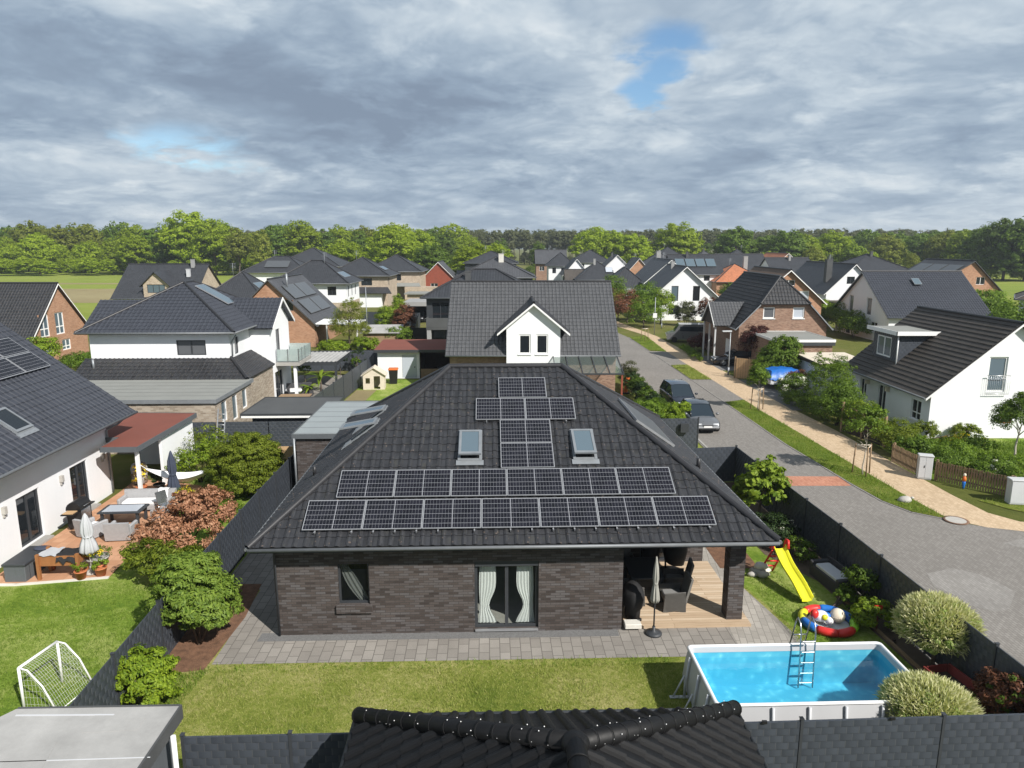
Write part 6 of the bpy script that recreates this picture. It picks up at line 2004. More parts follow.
on_slope(rw, 'skylight', 'zinc', V((-.9, -6.9, 3.45)) + V((0, 1, .69)).normalized() * 5.4, (1, 0, 0), (0, 1, .69), (.9, 1.2), .12, .08, ('pane', 'sky_glass'))
bh = house('brick_house', 'brown brick house with half hipped black roof and flat roofed annex', 21.5, 29.8, 67, 79, 3.95, 8.3, 'y', 'brown_brick', 'black_tiles', ROLL, rot=0, ov=.45, gov=.35, half=5.85, board='zinc', tl=.42, step=.04,
           wins={'S': [(2.2, 3.3, 4.55, 5.6, dict(frame='white_paint', style='one', pane='blind_glass', sill='white_paint', fw=.1)), (5.0, 6.1, 4.55, 5.6, dict(frame='white_paint', style='one', pane='pale_blind', sill='white_paint', fw=.1))]})
bcx, bcy = 25.65, 73
pf = MB()
roof_plane(pf, [(19.4 - bcx, 67.9 - bcy, 3.75), (20.9 - bcx, 67.9 - bcy, 3.75), (22.9 - bcx, 70.3 - bcy, 5.85), (19.4 - bcx, 70.3 - bcy, 5.85)], ROLL)
roof_plane(pf, [(20.9 - bcx, 72.7 - bcy, 3.75), (19.4 - bcx, 72.7 - bcy, 3.75), (19.4 - bcx, 70.3 - bcy, 5.85), (22.9 - bcx, 70.3 - bcy, 5.85)], None)
pfo = pf.build('porch_roof', 'grey_tiles', bh)
part(pfo, 'bargeboard', 'white_paint', lambda m: (m.obox((19.36 - bcx, 67.9 - bcy, 3.6), (.04, 0, 0), (0, 2.4, 2.1), (0, 0, .2)), m.obox((19.36 - bcx, 72.7 - bcy, 3.6), (.04, 0, 0), (0, -2.4, 2.1), (0, 0, .2))))
for y in (68.3, 70.3, 72.3): part(bh, 'porch_post', 'utility_grey', lambda m: m.box(19.58 - bcx, 19.72 - bcx, y - bcy - .07, y - bcy + .07, 0, 3.7))
part(bh, 'porch_gable', 'dark_wood', lambda m: m.face([(19.6 - bcx, 72.2 - bcy, 3.8), (19.6 - bcx, 68.4 - bcy, 3.8), (19.6 - bcx, 70.3 - bcy, 5.5)]))
part(bh, 'door', 'white_paint', lambda m: m.box(21.44 - bcx, 21.49 - bcx, 69.6 - bcy, 70.7 - bcy, 0, 2.2))
an = house('annex', 'flat roofed brown brick annex with white roof edge before the half hipped house', 22.7, 27.6, 60.6, 66.6, 3.3, 3.3, 'flat', 'brown_brick', 'grey_felt', rot=0, ov=.15, gut='white_paint', cat='annex')
part(an, 'roof_band', 'anthracite', lambda m: m.box(-2.6, 2.6, -3.19, -3.172, 2.88, 3.17))
house('brick_house', 'orange brick gabled house with brown roof directly behind the half hipped house', 29.2, 37.4, 86, 98.5, 4.7, 8.3, 'y', 'orange_brick', 'brown_tiles', rot=0, board='white_paint', wins={'S': [(4.6, 6.6, 4.6, 5.9, dict(frame='white_paint', pane='pale_blind', fw=.12)), (3.3, 4.8, 6.5, 7.2, dict(frame='white_paint', pane='dark_glass')), (5.5, 6.9, 2.4, 3.4, dict(frame='white_paint'))]})
c16 = house('white_house', 'white gabled house with dark chimney among the rear right gardens', 48.4, 56.6, 110, 128, 4.2, 8.3, 'y', 'white_render', 'black_tiles_plain', rot=0, board='white_paint', wins={'S': [(3.0, 4.2, 5.4, 6.5, WD), (5.0, 6.1, 5.4, 6.5, WD)]})
chimney(c16, -2.6, -5.6, 5.5, 9.0, .9, 'dark_felt')
part(c16, 'annex', 'dark_wood', lambda m: (m.box(-4.3, 6.0, -13, -9.1, 0, 2.7), m.box(-4.6, 6.3, -13.3, -9.05, 2.702, 2.9)))
wg = house('white_house', 'white gabled house with two tall windows left of the brick house', 21.4, 31.0, 108, 121, 3.7, 8.0, 'y', 'white_render', 'black_tiles_plain', rot=0, board='white_paint', ov=.5, gov=.45,
           wins={'S': [(2.7, 3.75, 2.95, 5.2, dict(style='one', pane='sky_glass')), (5.95, 7.0, 2.95, 5.2, dict(style='one', pane='dark_glass')), (2.4, 3.9, .9, 2.3, WD)], 'W': [(9, 9.6, 1.2, 2.2), (7, 7.6, 1.2, 2.2), (11, 11.6, 1.2, 2.2)]})
house('white_house', 'white verged gabled house just behind the two window white house', 25.3, 34.4, 135, 148, 4.5, 8.4, 'y', 'white_render', 'black_tiles_plain', rot=0, board='white_paint')
c6 = house('carport', 'white walled flat carport left of the two window white house', 20.2, 25.2, 128, 138, 2.9, 2.9, 'flat', 'white_render', 'grey_felt', rot=0, ov=.3, gut='white_paint', cat='carport', wins={'S': [(.6, 4.4, .05, 2.3, dict(pane='dark_glass', style='two'))]})
c5 = house('bungalow', 'low dark hipped bungalow behind the white flat carport', 18.8, 26.2, 138.5, 149, 3.0, 6.7, 'hipy', 'white_render', 'black_tiles_plain', rot=0)
c4 = house('bungalow', 'dark hipped bungalow with pale skylight in the middle distance', 15.4, 25.2, 166, 177, 3.2, 7.2, 'hip', 'white_render', 'black_tiles_plain', rot=0)
on_slope(c4, 'skylight', 'zinc', V((1.6, -5.9, 3.3)) + V((0, 1, .72)).normalized() * 2.6, (1, 0, 0), (0, 1, .72), (1.6, 1.8), .12, .06, ('pane', 'pale_blind'))
chimney(house('gabled_house', 'dark roofed house with tall grey chimney right of the skylight bungalow', 28.8, 36.5, 152, 166, 4.6, 8.2, 'y', 'white_render', 'black_tiles_plain', rot=0), -1.0, -3, 6.5, 9.8, .9)
house('garage', 'brown roofed garage with white door at the end of the street', 13.0, 19.2, 171.5, 178, 2.6, 5.2, 'x', 'white_render', 'brown_black_tiles', rot=0, cat='garage', wins={'S': [(.6, 3.2, .05, 2.2, dict(pane='pale_blind', frame='white_paint', style='one'))]})
house('white_house', 'white gable end house with dark roof at the end of the street', 13.2, 19.4, 181, 193, 4.0, 7.6, 'y', 'white_render', 'black_tiles_plain', rot=0, board='white_paint')
house('white_house', 'white walled hipped house left of the white gable at the street end', 10.0, 17.0, 196, 206, 5.4, 8.9, 'hip', 'white_render', 'black_tiles_plain', rot=0, wins={'S': [(1, 2, 3.5, 5), (3.4, 4.4, 3.5, 5)]})
house('gabled_house', 'brown brick house with long grey brown roof at the far left of the street end', 7.2, 16.2, 214, 225, 5.8, 9.5, 'x', 'brown_brick', 'grey_tiles_plain', rot=0, wins={'S': [(1, 2.4, 3.5, 4.8, dict(frame='white_paint')), (5, 6.4, 3.5, 4.8, dict(frame='white_paint'))]})
far = [
    ('hipped_house', 'wide dark hipped roof under the bright green oak in the far middle', 19, 31, 226, 238, 5.6, 9.4, 'hip', 'white_render', 'black_tiles_plain'),
    ('gabled_house', 'far dark roofed house with white gable edge in front of the oak', 26, 34, 205, 216, 4.4, 8.2, 'y', 'white_render', 'black_tiles_plain'),
    ('brick_house', 'far orange brick house with bright white gable edges', 30.0, 36.5, 188, 199, 3.9, 7.6, 'y', 'orange_brick', 'black_tiles_plain'),
    ('hipped_house', 'far grey hipped roof right of the orange brick gable', 37, 47, 200, 212, 5.0, 8.9, 'hip', 'brown_brick', 'grey_tiles_plain'),
    ('hipped_house', 'far dark roof with blue solar panels behind the white verged house', 36, 47, 160, 172, 4.9, 8.9, 'x', 'white_render', 'black_tiles_plain'),
    ('hipped_house', 'far dark hip standing tallest before the pines right of centre', 48, 58, 240, 252, 6.4, 10.2, 'hip', 'white_render', 'black_tiles_plain'),
    ('white_house', 'small far white hipped house left of the long dark roof', 57, 63.5, 222, 232, 6.4, 9.2, 'hip', 'white_render', 'grey_tiles_plain'),
    ('gabled_house', 'long far dark roof with black timber gable left of the orange roof', 55.5, 68, 190, 203, 4.2, 8.6, 'x', 'dark_wood', 'black_tiles_plain'),
    ('hipped_house', 'far dark hip at the right end of the long dark roof', 66, 76, 222, 234, 5.0, 9.6, 'hip', 'white_render', 'black_tiles_plain'),
    ('orange_roofed_bungalow', 'low bungalow with orange hipped roof and chimney', 44.6, 55.5, 156, 168, 3.2, 6.9, 'hip', 'orange_brick', 'red_tiles'),
    ('white_house', 'far small dark roof with white gable before the orange red gable', 62, 72, 170, 182, 4.4, 8.0, 'x', 'white_render', 'black_tiles_plain'),
    ('brick_house', 'far orange red roofed brick gable under the dark oak', 67.5, 76.5, 188, 204, 5.0, 8.9, 'y', 'orange_brick', 'red_tiles'),
    ('hipped_house', 'dark hipped house between the white gable and the meadow', 69, 81.5, 146, 160, 5.8, 9.2, 'hip', 'dark_wood', 'black_tiles_plain'),
    ('white_house', 'white house with dark roof and satellite dish at the right picture edge', 58.7, 68.7, 76.3, 85.3, 5.3, 7.7, 'hip', 'white_render', 'brown_black_tiles'),
]
for i, (nm, lb, a, b, c, d, e, r_, k, wl_, rf) in enumerate(far):
    wd_ = b - a
    ws = [(wd_ * .2, wd_ * .2 + 1.3, max(1, e - 1.6), e - .4), (wd_ * .62, wd_ * .62 + 1.3, max(1, e - 1.6), e - .4)]
    o = house(nm, lb, a, b, c, d, e, r_, k, wl_, rf, rot=-35 if i == 13 else 0, board='white_paint' if k == 'y' else None, wins={'S': ws, 'W': [(2, 3.2, max(1, e - 1.6), e - .4)]})
    if i == 4:
        for q in range(4):
            on_slope(o, 'solar_panel', 'dark_felt', V((-4.5 + q * 2.3, -6.0, 5.1)) + V((0, 1, .66)).normalized() * 2.2, (1, 0, 0), (0, 1, .66), (2.1, 3.0), .1, .06, ('cells', 'sky_glass'))
    if i == 9: chimney(o, 2.6, .6, 5.2, 8.6, .9, 'grey_render')
    if i == 13:
        tag(part(None, 'satellite_dish', 'dark_felt', lambda m: m.lathe([(.08, 0), (.45, .06), (.62, .16), (.60, .18), (.05, .1)], 18)), 'dark satellite dish on a stand by the white house at the right edge', 'satellite dish')
c18 = house('brick_house', 'orange brick gable house with solar panels over its left slope near the meadow', 66.5, 78.2, 115, 128, 4.4, 8.7, 'y', 'orange_brick', 'black_tiles_plain', rot=0, board='dark_felt', ridge_at=.62, wins={'S': [(8.0, 9.4, 5.0, 6.2, dict(frame='white_paint')), (7.6, 9.2, 1, 2.2, dict(frame='white_paint'))]})
ww = V((1, 0, 4.3 / 7.25)).normalized()
for i in range(3):
    for j in range(2):
        on_slope(c18, 'solar_panel', 'dark_felt', V((-6.2, 5.8 - i * 4.2, 4.25)) + ww * (1.0 + j * 3.3), (0, -1, 0), ww, (3.9, 3.0), .1, .06, ('cells', 'collector'))
sd = bpy.data.objects['satellite_dish']
sd.location = (57.2, 78.6, 2.2); sd.rotation_euler = (R(75), 0, R(-30))
dp = MB(); dp.tube([(0, 0, 0), (0, -2.2, .55)], .05, 6)
dp.build('stand', 'zinc', sd)
# small garden sheds on the right
t = thing('garden_shed', 'white walled shed with tan flat roof behind the white blossom bush', 'shed', (26.0, 56.9, 0), 0)
part(t, 'wall', 'white_render', lambda m: m.box(-1.9, 1.9, -2.3, 2.4, 0, 2.25))
part(t, 'roof', 'pale_wood', lambda m: m.obox((-2.1, -2.6, 2.262), (4.3, 0, 0), (0, 5.3, .12), (0, 0, .06)))
part(t, 'fascia', 'dark_wood', lambda m: (m.box(-2.14, -2.10, -2.62, 2.7, 2.1, 2.34), m.box(-2.1, 2.2, -2.66, -2.62, 2.1, 2.33)))
part(t, 'door', 'pale_grey_plastic', lambda m: m.box(-.8, .3, -2.34, -2.302, .03, 2.0))
# chimneys, aerials and dishes that the larger roofs carry
rnd = random.Random(9)
for o in [q for q in bpy.data.objects if q.get('category') == 'house' and q.location.y > 95]:
    k = rnd.random()
    z_ = max((v.co.z for c in kids(o) if c.name.startswith('roof') for v in c.data.vertices), default=8)
    x_, y_ = rnd.uniform(-1.5, 1.5), rnd.uniform(-1.2, 1.2)
    if k < .4 and not any(c.name.startswith('chimney') for c in kids(o)):
        chimney(o, x_, y_, z_ - 1.4, z_ + .55, .5, 'grey_render' if k < .2 else 'dark_felt')
    elif k < .75:
        part(o, 'aerial', 'zinc', lambda m: (m.tube([(x_, y_, z_ - 1), (x_, y_, z_ + 1.3)], .03, 5), [m.tube([(x_ - .5, y_, z_ + .6 + i * .2), (x_ + .5, y_, z_ + .6 + i * .2)], .015, 4) for i in range(4)]))

# ================================================================ terrace of the bungalow
def at(px, py, z=0.0):
    """where the line of sight through a picture point meets height z (used only to read positions off the photograph)"""
    u, v = (px - 512) / F, (384 - py) / F
    c, s = math.cos(R(11.2)), math.sin(R(11.2))
    t_ = (z - CAM_H) / (-s + v * c)
    return u * t_, (c + v * s) * t_


def dining_chair(label, loc, rot, group='grey wicker chairs on the covered terrace'):
    t = thing('wicker_chair', label, 'chair', loc, rot, group)
    W_ = .66
    part(t, 'seat', 'grey_wicker', lambda m: m.bevbox(-W_ / 2 + .07, W_ / 2 - .07, -.34, .26, .30, .42, .02))
    part(t, 'cushion', 'cushion_grey', lambda m: m.bevbox(-W_ / 2 + .08, W_ / 2 - .08, -.34, .25, .422, .50, .03))
    part(t, 'backrest', 'grey_wicker', lambda m: m.obox((-W_ / 2, .24, .15), (W_, 0, 0), (0, .07, 0), (0, .22, .92)))
    for s in (-1, 1):
        def side(m):
            x = s * W_ / 2
            pr_ = [(-.40, 0), (-.36, .62), (.30, .66), (.32, 0), (.22, 0), (.0, .05), (-.30, 0)]
            a_, b_ = [V((x - .03, y, z)) for y, z in pr_], [V((x + .03, y, z)) for y, z in pr_]
            m.face(list(reversed(a_)) if s > 0 else a_); m.face(b_ if s > 0 else list(reversed(b_)))
            m.face(a_); m.face(list(reversed(b_)))
            for i in range(len(pr_)):
                j = (i + 1) % len(pr_)
                m.face([a_[i], a_[j], b_[j], b_[i]])
        part(t, 'armrest', 'grey_wicker', side)
    return t


DZ = .10
dining_chair('grey wicker chair at the sunny front edge of the wooden deck', hw(12.15, 1.15, DZ), -90 + HR)
dining_chair('grey wicker chair in the shade beside the covered grill', hw(10.85, 1.55, DZ), 95)
dining_chair('grey wicker chair behind the terrace table deep in the shade', hw(11.0, 3.5, DZ), 5)
dining_chair('grey wicker chair at the far right side of the terrace table', hw(12.5, 2.2, DZ), -95)
t = thing('terrace_table', 'dark dining table in the shade of the covered terrace', 'table', hw(11.45, 2.45, DZ), HR)
part(t, 'tabletop', 'anthracite', lambda m: m.bevbox(-.55, .55, -.8, .8, .70, .75, .01))
for x in (-.45, .45):
    for y in (-.7, .7): part(t, 'leg', 'anthracite', lambda m: m.box(x - .04, x + .04, y - .04, y + .04, 0, .70))
t = thing('hanging_chair', 'black covered hanging chair near the rear corner of the deck', 'hanging chair', hw(12.75, 3.35, DZ), 20)
part(t, 'seat_shell', 'black_fabric', lambda m: m.lathe([(.05, .35), (.38, .5), (.50, .95), (.46, 1.4), (.30, 1.75), (.08, 1.95)], 18, sx=.8, wob=lambda a, z: .05 * math.sin(5 * a + z * 3)))
part(t, 'stand', 'black_plastic', lambda m: m.tube([(0, .55, .03), (.0, .62, 1.0), (0, .5, 1.9), (0, .15, 2.15), (0, 0, 2.0)], .035, 8))
part(t, 'foot', 'black_plastic', lambda m: m.lathe([(.5, 0), (.5, .03), (.47, .04)], 20, (0, .2, 0)))
t = thing('hanging_chair', 'narrow black covered stand left of the hanging chair in the shade', 'hanging chair', hw(12.0, 3.75, DZ), 0)
part(t, 'cover', 'black_fabric', lambda m: m.lathe([(.30, 0), (.32, .6), (.36, 1.1), (.28, 1.6), (.06, 1.85)], 16, sx=.9, wob=lambda a, z: .06 * math.sin(4 * a + z * 4)))
part(t, 'foot', 'black_plastic', lambda m: m.lathe([(.4, -.0), (.4, .03)], 16))
t = thing('covered_grill', 'grill under a black cover at the end of the brick wall', 'grill', hw(10.72, .55, DZ), 10)
part(t, 'cover', 'black_fabric', lambda m: m.lathe([(.27, .02), (.29, .35), (.36, .45), (.42, .78), (.36, .98), (.18, 1.14), (.03, 1.18)], 20, sx=.8, sy=1.1, wob=lambda a, z: .035 * math.sin(6 * a) + .02 * math.sin(11 * a + 9 * z)))
part(t, 'wheel', 'black_plastic', lambda m: (m.tube([(-.2, -.25, .05), (-.14, -.25, .05)], .05, 8), m.tube([(.14, -.25, .05), (.2, -.25, .05)], .05, 8)))
t = thing('stone_slab', 'pale stone slab on the deck edge under the covered grill', 'slab', hw(10.62, .03, DZ), HR)
part(t, 'slab', 'pale_stone', lambda m: m.bevbox(-.25, .25, -.16, .16, 0, .14, .015))
parasol('parasol', 'closed beige grey parasol on a round foot at the deck edge', tuple(hw(11.2, -.28, .02)), 2.45, 'anthracite', 1, 'parasol_cloth', .095, 'anthracite', .25, low=1.02)
part(bung, 'wall_cabinet', 'pale_grey_plastic', lambda m: m.box(10.6, 11.0, 4.3, 4.48, 1.5, 2.2))

# ================================================================ frame pool
pw_, pd_, ph_ = 5.08, 2.42, 1.2
po = thing('frame_pool', 'rectangular grey frame pool full of clear blue water', 'pool', (7.18, 15.74, 0), 1.9)
hx_, hy_ = pw_ / 2, pd_ / 2


def ringpts(o, z, r=.12):
    x, y = hx_ + o, hy_ + o
    q = []
    for cx, cy, a0 in ((x - r, -y + r, -90), (x - r, y - r, 0), (-x + r, y - r, 90), (-x + r, -y + r, 180)):
        for k in range(5):
            a = R(a0 + k * 22.5)
            q.append((cx + r * math.cos(a), cy + r * math.sin(a), z))
    return q


part(po, 'outer_wall', 'pool_wall', lambda m: m.grid([ringpts(.06, .02), ringpts(.11, .35), ringpts(.07, .8), ringpts(.02, 1.14)], True, True))
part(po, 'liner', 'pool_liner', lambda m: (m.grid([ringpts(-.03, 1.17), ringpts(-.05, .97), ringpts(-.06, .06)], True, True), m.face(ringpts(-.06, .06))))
part(po, 'upper_liner', 'pool_wall', lambda m: m.grid([ringpts(-.035, 1.175), ringpts(-.055, 1.02)], True, True))


def rim(m):
    a = ringpts(.0, 1.17)
    rows = []
    n = len(a)
    for k in range(10):
        an = 2 * math.pi * k / 10
        o, z = .045 * math.cos(an), 1.17 + .04 * math.sin(an)
        rows.append(ringpts(o, z))
    rows.append(rows[0])
    m.grid(rows, True, True)


part(po, 'rim', 'white_plastic', rim)
part(po, 'water', 'pool_water', lambda m: m.face(ringpts(-.045, .86)))
legs = []
for i in range(6):
    x = -hx_ + .42 + i * (pw_ - .84) / 5
    legs += [(x, -hy_, 0, -1), (x, hy_, 0, 1)]
for i in range(3):
    y = -hy_ + .45 + i * (pd_ - .9) / 2
    legs += [(-hx_, y, -1, 0), (hx_, y, 1, 0)]
for (x, y, dx, dy) in legs:
    part(po, 'leg', 'pale_grey_plastic', lambda m: (m.tube([(x + dx * .07, y + dy * .07, 1.13), (x + dx * .17, y + dy * .17, .35), (x + dx * .17, y + dy * .17, .03)], .032, 8),
                                                     m.tube([(x + dx * .46, y + dy * .46, .03), (x + dx * .20, y + dy * .20, .62)], .022, 6), m.box(min(x + dx * .1, x + dx * .5) - .05, max(x + dx * .1, x + dx * .5) + .05, min(y + dy * .1, y + dy * .5) - .05, max(y + dy * .1, y + dy * .5) + .05, 0, .035)))
part(po, 'filter_pipe', 'black_plastic', lambda m: (m.tube([(-1.9 + 2.35, -hy_ - .08, .75), (-1.9 + 2.35, -hy_ - .25, .75)], .06, 8), m.tube([(2.05, -hy_ - .08, .7), (2.05, -hy_ - .22, .7)], .05, 8)))
lad = thing('pool_ladder', 'steel step ladder straddling the far rim of the pool', 'ladder', (7.66, 16.98, 0), 2)


def lrail(m):
    for s in (-.19, .19):
        m.tube([(s * 1.15, .62, .02), (s, .12, 1.75), (s, .02, 1.92), (s, -.14, 1.84), (s, -.22, 1.6), (s, -.30, .10)], .020, 8)


part(lad, 'rail', 'steel', lrail)
part(lad, 'rung', 'steel', lambda m: [m.tube([(-.2, .62 - .5 * f * 1.0, .02 + 1.73 * f), (.2, .62 - .5 * f, .02 + 1.73 * f)], .018, 6) for f in (.2, .38, .56, .74)])
for z in (1.40, 1.10, .80, .50, .22):
    part(lad, 'step', 'steel', lambda m: m.bevbox(-.17, .17, -.30, -.25, z, z + .022, .005))

# ================================================================ side garden with toys
sl_ = thing('garden_slide', 'yellow plastic slide with red handles in the side garden', 'slide', (9.38, 22.15, 0), 0)
sa, sb_ = V((-.12, .85, 1.02)), V((.18, -.95, .16))


def chute(m):
    rows = []
    sd = V((1, .2, 0)).normalized()
    for i in range(17):
        f = i / 16
        p_ = sa.lerp(sb_, f)
        p_.z = 1.0 * (1 - f) ** 1.15 + .14 - .10 * math.sin(f * math.pi * 2) * .6
        rows.append([p_ + sd * x + V((0, 0, h)) for x, h in ((-.24, .10), (-.235, .13), (-.20, .13), (-.18, .02), (0, 0), (.18, .02), (.20, .13), (.235, .13), (.24, .10))])
    m.grid(rows)
    rows = [[p_ - V((0, 0, .03)) for p_ in r] for r in rows]
    m.grid(rows)


part(sl_, 'chute', 'yellow_plastic', chute)
for s in (-1, 1):
    part(sl_, 'handle', 'red_plastic', lambda m: m.tube([sa + V((s * .26, -.12, .16)), sa + V((s * .27, -.04, .42)), sa + V((s * .26, .14, .40)), sa + V((s * .24, .2, .05))], .045, 8))
part(sl_, 'climbing_ladder', 'red_plastic', lambda m: ([m.tube([sa + V((s * .2, .1, 0)), V((-.30 + s * .22, 1.45, .02))], .035, 6) for s in (-1, 1)], [m.tube([sa.lerp(V((-.3, 1.45, .02)), f) + V((-.2, .05, 0)), sa.lerp(V((-.3, 1.45, .02)), f) + V((.2, .05, 0))], .03, 6) for f in (.25, .5, .75)]))

pp = thing('paddling_pool', 'round inflatable paddling pool with blue, red, yellow and green ring', 'paddling pool', (9.72, 20.0, 0), 12)
rr = .74
cols = ['blue_plastic', 'red_plastic', 'lime_plastic', 'blue_plastic', 'yellow_plastic', 'blue_plastic', 'red_plastic', 'lime_plastic']
cols = ['lime_plastic', 'blue_plastic', 'blue_plastic', 'red_plastic', 'yellow_plastic', 'blue_plastic', 'red_plastic', 'red_plastic']
for i in range(8):
    a0 = -60 + i * 45
    part(pp, 'ring_segment', cols[i], lambda m: m.tube([(rr * math.cos(R(a0 + k * 7.5)), rr * math.sin(R(a0 + k * 7.5)), .13) for k in range(7)], [.11, .125, .13, .13, .13, .125, .11], 12))
part(pp, 'pool_floor', 'pale_grey_plastic', lambda m: m.lathe([(.62, .02), (.62, .04)], 24))
t = thing('inflatable_seat', 'small red and white inflatable figure inside the paddling pool', 'toy', (9.48, 20.02, .05), 10)
part(t, 'body', 'white_plastic', lambda m: (m.ball((0, 0, .22), .24, .2, .17), m.ball((.14, -.22, .18), .12, .16, .11)))
part(t, 'head', 'red_plastic', lambda m: m.ball((-.22, -.02, .32), .13, .12, .15))
part(t, 'trim', 'blue_plastic', lambda m: (m.ball((.10, .2, .2), .16, .12, .12), m.ball((.22, -.02, .22), .1, .1, .1)))
part(t, 'stripe', 'yellow_plastic', lambda m: m.ball((.02, -.18, .27), .10, .08, .09))
t = thing('play_ball', 'pale tan play ball inside the paddling pool', 'ball', (10.02, 20.05, .05), 0)
part(t, 'ball', 'skin_toy', lambda m: m.ball((0, 0, .22), .22, .22, .22, 16, 10)); part(t, 'seam', 'pale_wood', lambda m: m.lathe([(.221, .21), (.223, .22), (.221, .23)], 20))
bn_ = thing('garden_bench', 'black garden bench box with pale grey cushion along the fence', 'bench', (10.98, 22.6, 0), 99)
part(bn_, 'box', 'charcoal_wicker', lambda m: m.bevbox(-.85, .85, -.32, .32, 0, .42, .02))
part(bn_, 'cushion', 'pale_grey_plastic', lambda m: m.bevbox(-.62, .62, -.27, .26, .422, .52, .03))
for s in (-1, 1): part(bn_, 'armrest', 'charcoal_wicker', lambda m: m.bevbox(min(s * .85, s * .68), max(s * .85, s * .68), -.34, .34, .422, .56, .02))
part(bn_, 'backrest', 'charcoal_wicker', lambda m: m.bevbox(-.85, .85, -.40, -.33, .02, .68, .02))
st = thing('stone_pile', 'small pile of pale stones beside the slide', 'stones', (8.75, 23.35, 0), 0)
for i, (x, y, z, r_) in enumerate([(-.1, 0, .12, .22), (.2, .1, .1, .2), (.05, -.2, .1, .2), (.05, .05, .3, .22), (-.3, -.15, .08, .15)]):
    part(st, 'stone', 'pale_stone' if i % 2 else 'stone', lambda m: m.lathe([(r_ * .6, z - r_ * .5), (r_, z), (r_ * .8, z + r_ * .4), (r_ * .3, z + r_ * .6)], 9, (x, y, 0), 1.2, .9, True, lambda a, zz_: .15 * math.sin(a * 3 + i)))
t = thing('timber_edging', 'dark timber edging along the planting bed by the fence', 'edging', (11.05, 19.2, 0), 0)
part(t, 'board', 'old_wood', lambda m: m.obox((.36, -4.6, 0), (.06, 0, 0), (-.72, 8.6, 0), (0, 0, .10)))
part(t, 'stake', 'dark_wood', lambda m: [m.box(.43 - .16 * i, .49 - .16 * i, -4.3 + i * 2.0, -4.22 + i * 2.0, 0, .14) for i in range(5)])
t = thing('red_trough', 'dark red wooden trough half hidden behind the pale willow', 'trough', (11.35, 16.1, 0), 100)
part(t, 'side', 'red_wood', lambda m: (m.obox((-.85, -.3, .05), (1.7, 0, 0), (0, -.10, .55), (0, .04, 0)), m.obox((-.85, .3, .05), (1.7, 0, 0), (0, .10, .55), (0, -.04, 0)), m.box(-.85, -.8, -.3, .3, .05, .6), m.box(.8, .85, -.3, .3, .05, .6)))
part(t, 'floor', 'dark_wood', lambda m: m.box(-.8, .8, -.28, .28, .05, .40))
t = thing('spade', 'red spade stuck upright in the bed near the lime shrub', 'spade', (11.0, 19.6, 0), 0)
part(t, 'blade', 'red_plastic', lambda m: m.box(-.12, .12, -.01, .01, .55, .85)); part(t, 'shaft', 'red_wood', lambda m: m.tube([(0, 0, 0), (0, 0, .56)], .02, 6))

# willows and shrubs at the pool
WS = dict(cr=.20, out=1.1, up=.15)


def willow(label, loc, c, r, rz, seed, stem):
    t = thing('pale_willow', label, 'willow', loc)
    part(t, 'trunk', 'bark', lambda m: (m.tube([(0, 0, 0), (.03, .02, c * .5), (0, 0, c)], [.06, .05, .03], 8), [m.tube([(0, 0, stem), (math.cos(a) * r * .5, math.sin(a) * r * .5, c), (math.cos(a) * r * .8, math.sin(a) * r * .8, c + rz * .4)], [.025, .016, .006], 5) for a in (0.3, 1.5, 2.8, 4.0, 5.3)]))
    foliage('crown', 'leaf_willow', t, [(0, 0, c, r * .93, r * .93, rz * .93)], 230, 36, .11, .28, seed, .17, .25, out=1.1)
    rng = np.random.default_rng(seed + 3)
    # pale shoots stand out from the ball all round
    n = 6500
    d = rng.normal(size=(n, 3)); d /= np.linalg.norm(d, axis=1, keepdims=True)
    d[:, 2] = np.where(d[:, 2] < -.35, -d[:, 2], d[:, 2])
    p0 = d * np.array([r, r, rz]) * rng.uniform(.86, 1.03, n)[:, None] + np.array([0, 0, c])
    dr = d + rng.normal(size=(n, 3)) * .38 + np.array([0, 0, .35]); dr /= np.linalg.norm(dr, axis=1, keepdims=True)
    L = rng.uniform(.09, .22, n)[:, None]
    sd = np.cross(dr, rng.normal(size=(n, 3))); sd /= np.linalg.norm(sd, axis=1, keepdims=True)
    w2_ = .014
    v = np.stack([p0 - sd * w2_ * .6, p0 + dr * L * .5 + sd * w2_, p0 + dr * L, p0 + dr * L * .5 - sd * w2_], 1).reshape(-1, 3)
    o = bpy.data.objects.new('shoots', quads_mesh('shoots', v, 'leaf_willow_tip')); link(o, t)
    return t


willow('ball shaped cream tipped willow on a short stem right of the pool', (11.62, 17.75, 0), 1.22, .98, .76, 31, .6)
willow('cream tipped willow ball touching the near corner of the pool', (9.6, 14.55, 0), .95, .98, .60, 47, .3)
tree('young_chestnut', 'young lime green chestnut with big leaves by the bend in the fence', 'tree', (10.35, 28.0, 0), [(0, 0, 1.65, .95, .9, 1.0), (.3, .1, 2.3, .6, .6, .5), (-.4, 0, 1.2, .6, .6, .6)], 'leaf_chestnut', 75, 30, .27, .55, 51, 2.3, .06, .7, cr=.30, droop=.5)
shrub('rhododendron', 'dark shrub with few white blossoms below the chestnut', 'bush', (9.9, 25.9, 0), [(0, 0, .6, .8, .8, .6), (.7, .6, .5, .6, .6, .5)], 'leaf_shade', 50, 34, .13, .4, 52, second=('leaf_white_flower', 10, 8, .07, .8))
shrub('low_shrub', 'dark low shrub at the fence behind the slide', 'bush', (10.6, 24.6, 0), [(0, 0, .4, .6, .6, .4)], 'leaf_mid', 26, 30, .11, .4, 53)
shrub('low_shrub', 'deep green shrub against the fence right of the garden bench', 'bush', (11.25, 21.2, 0), [(0, 0, .7, .45, .6, .65)], 'leaf_mid', 34, 30, .12, .45, 54)
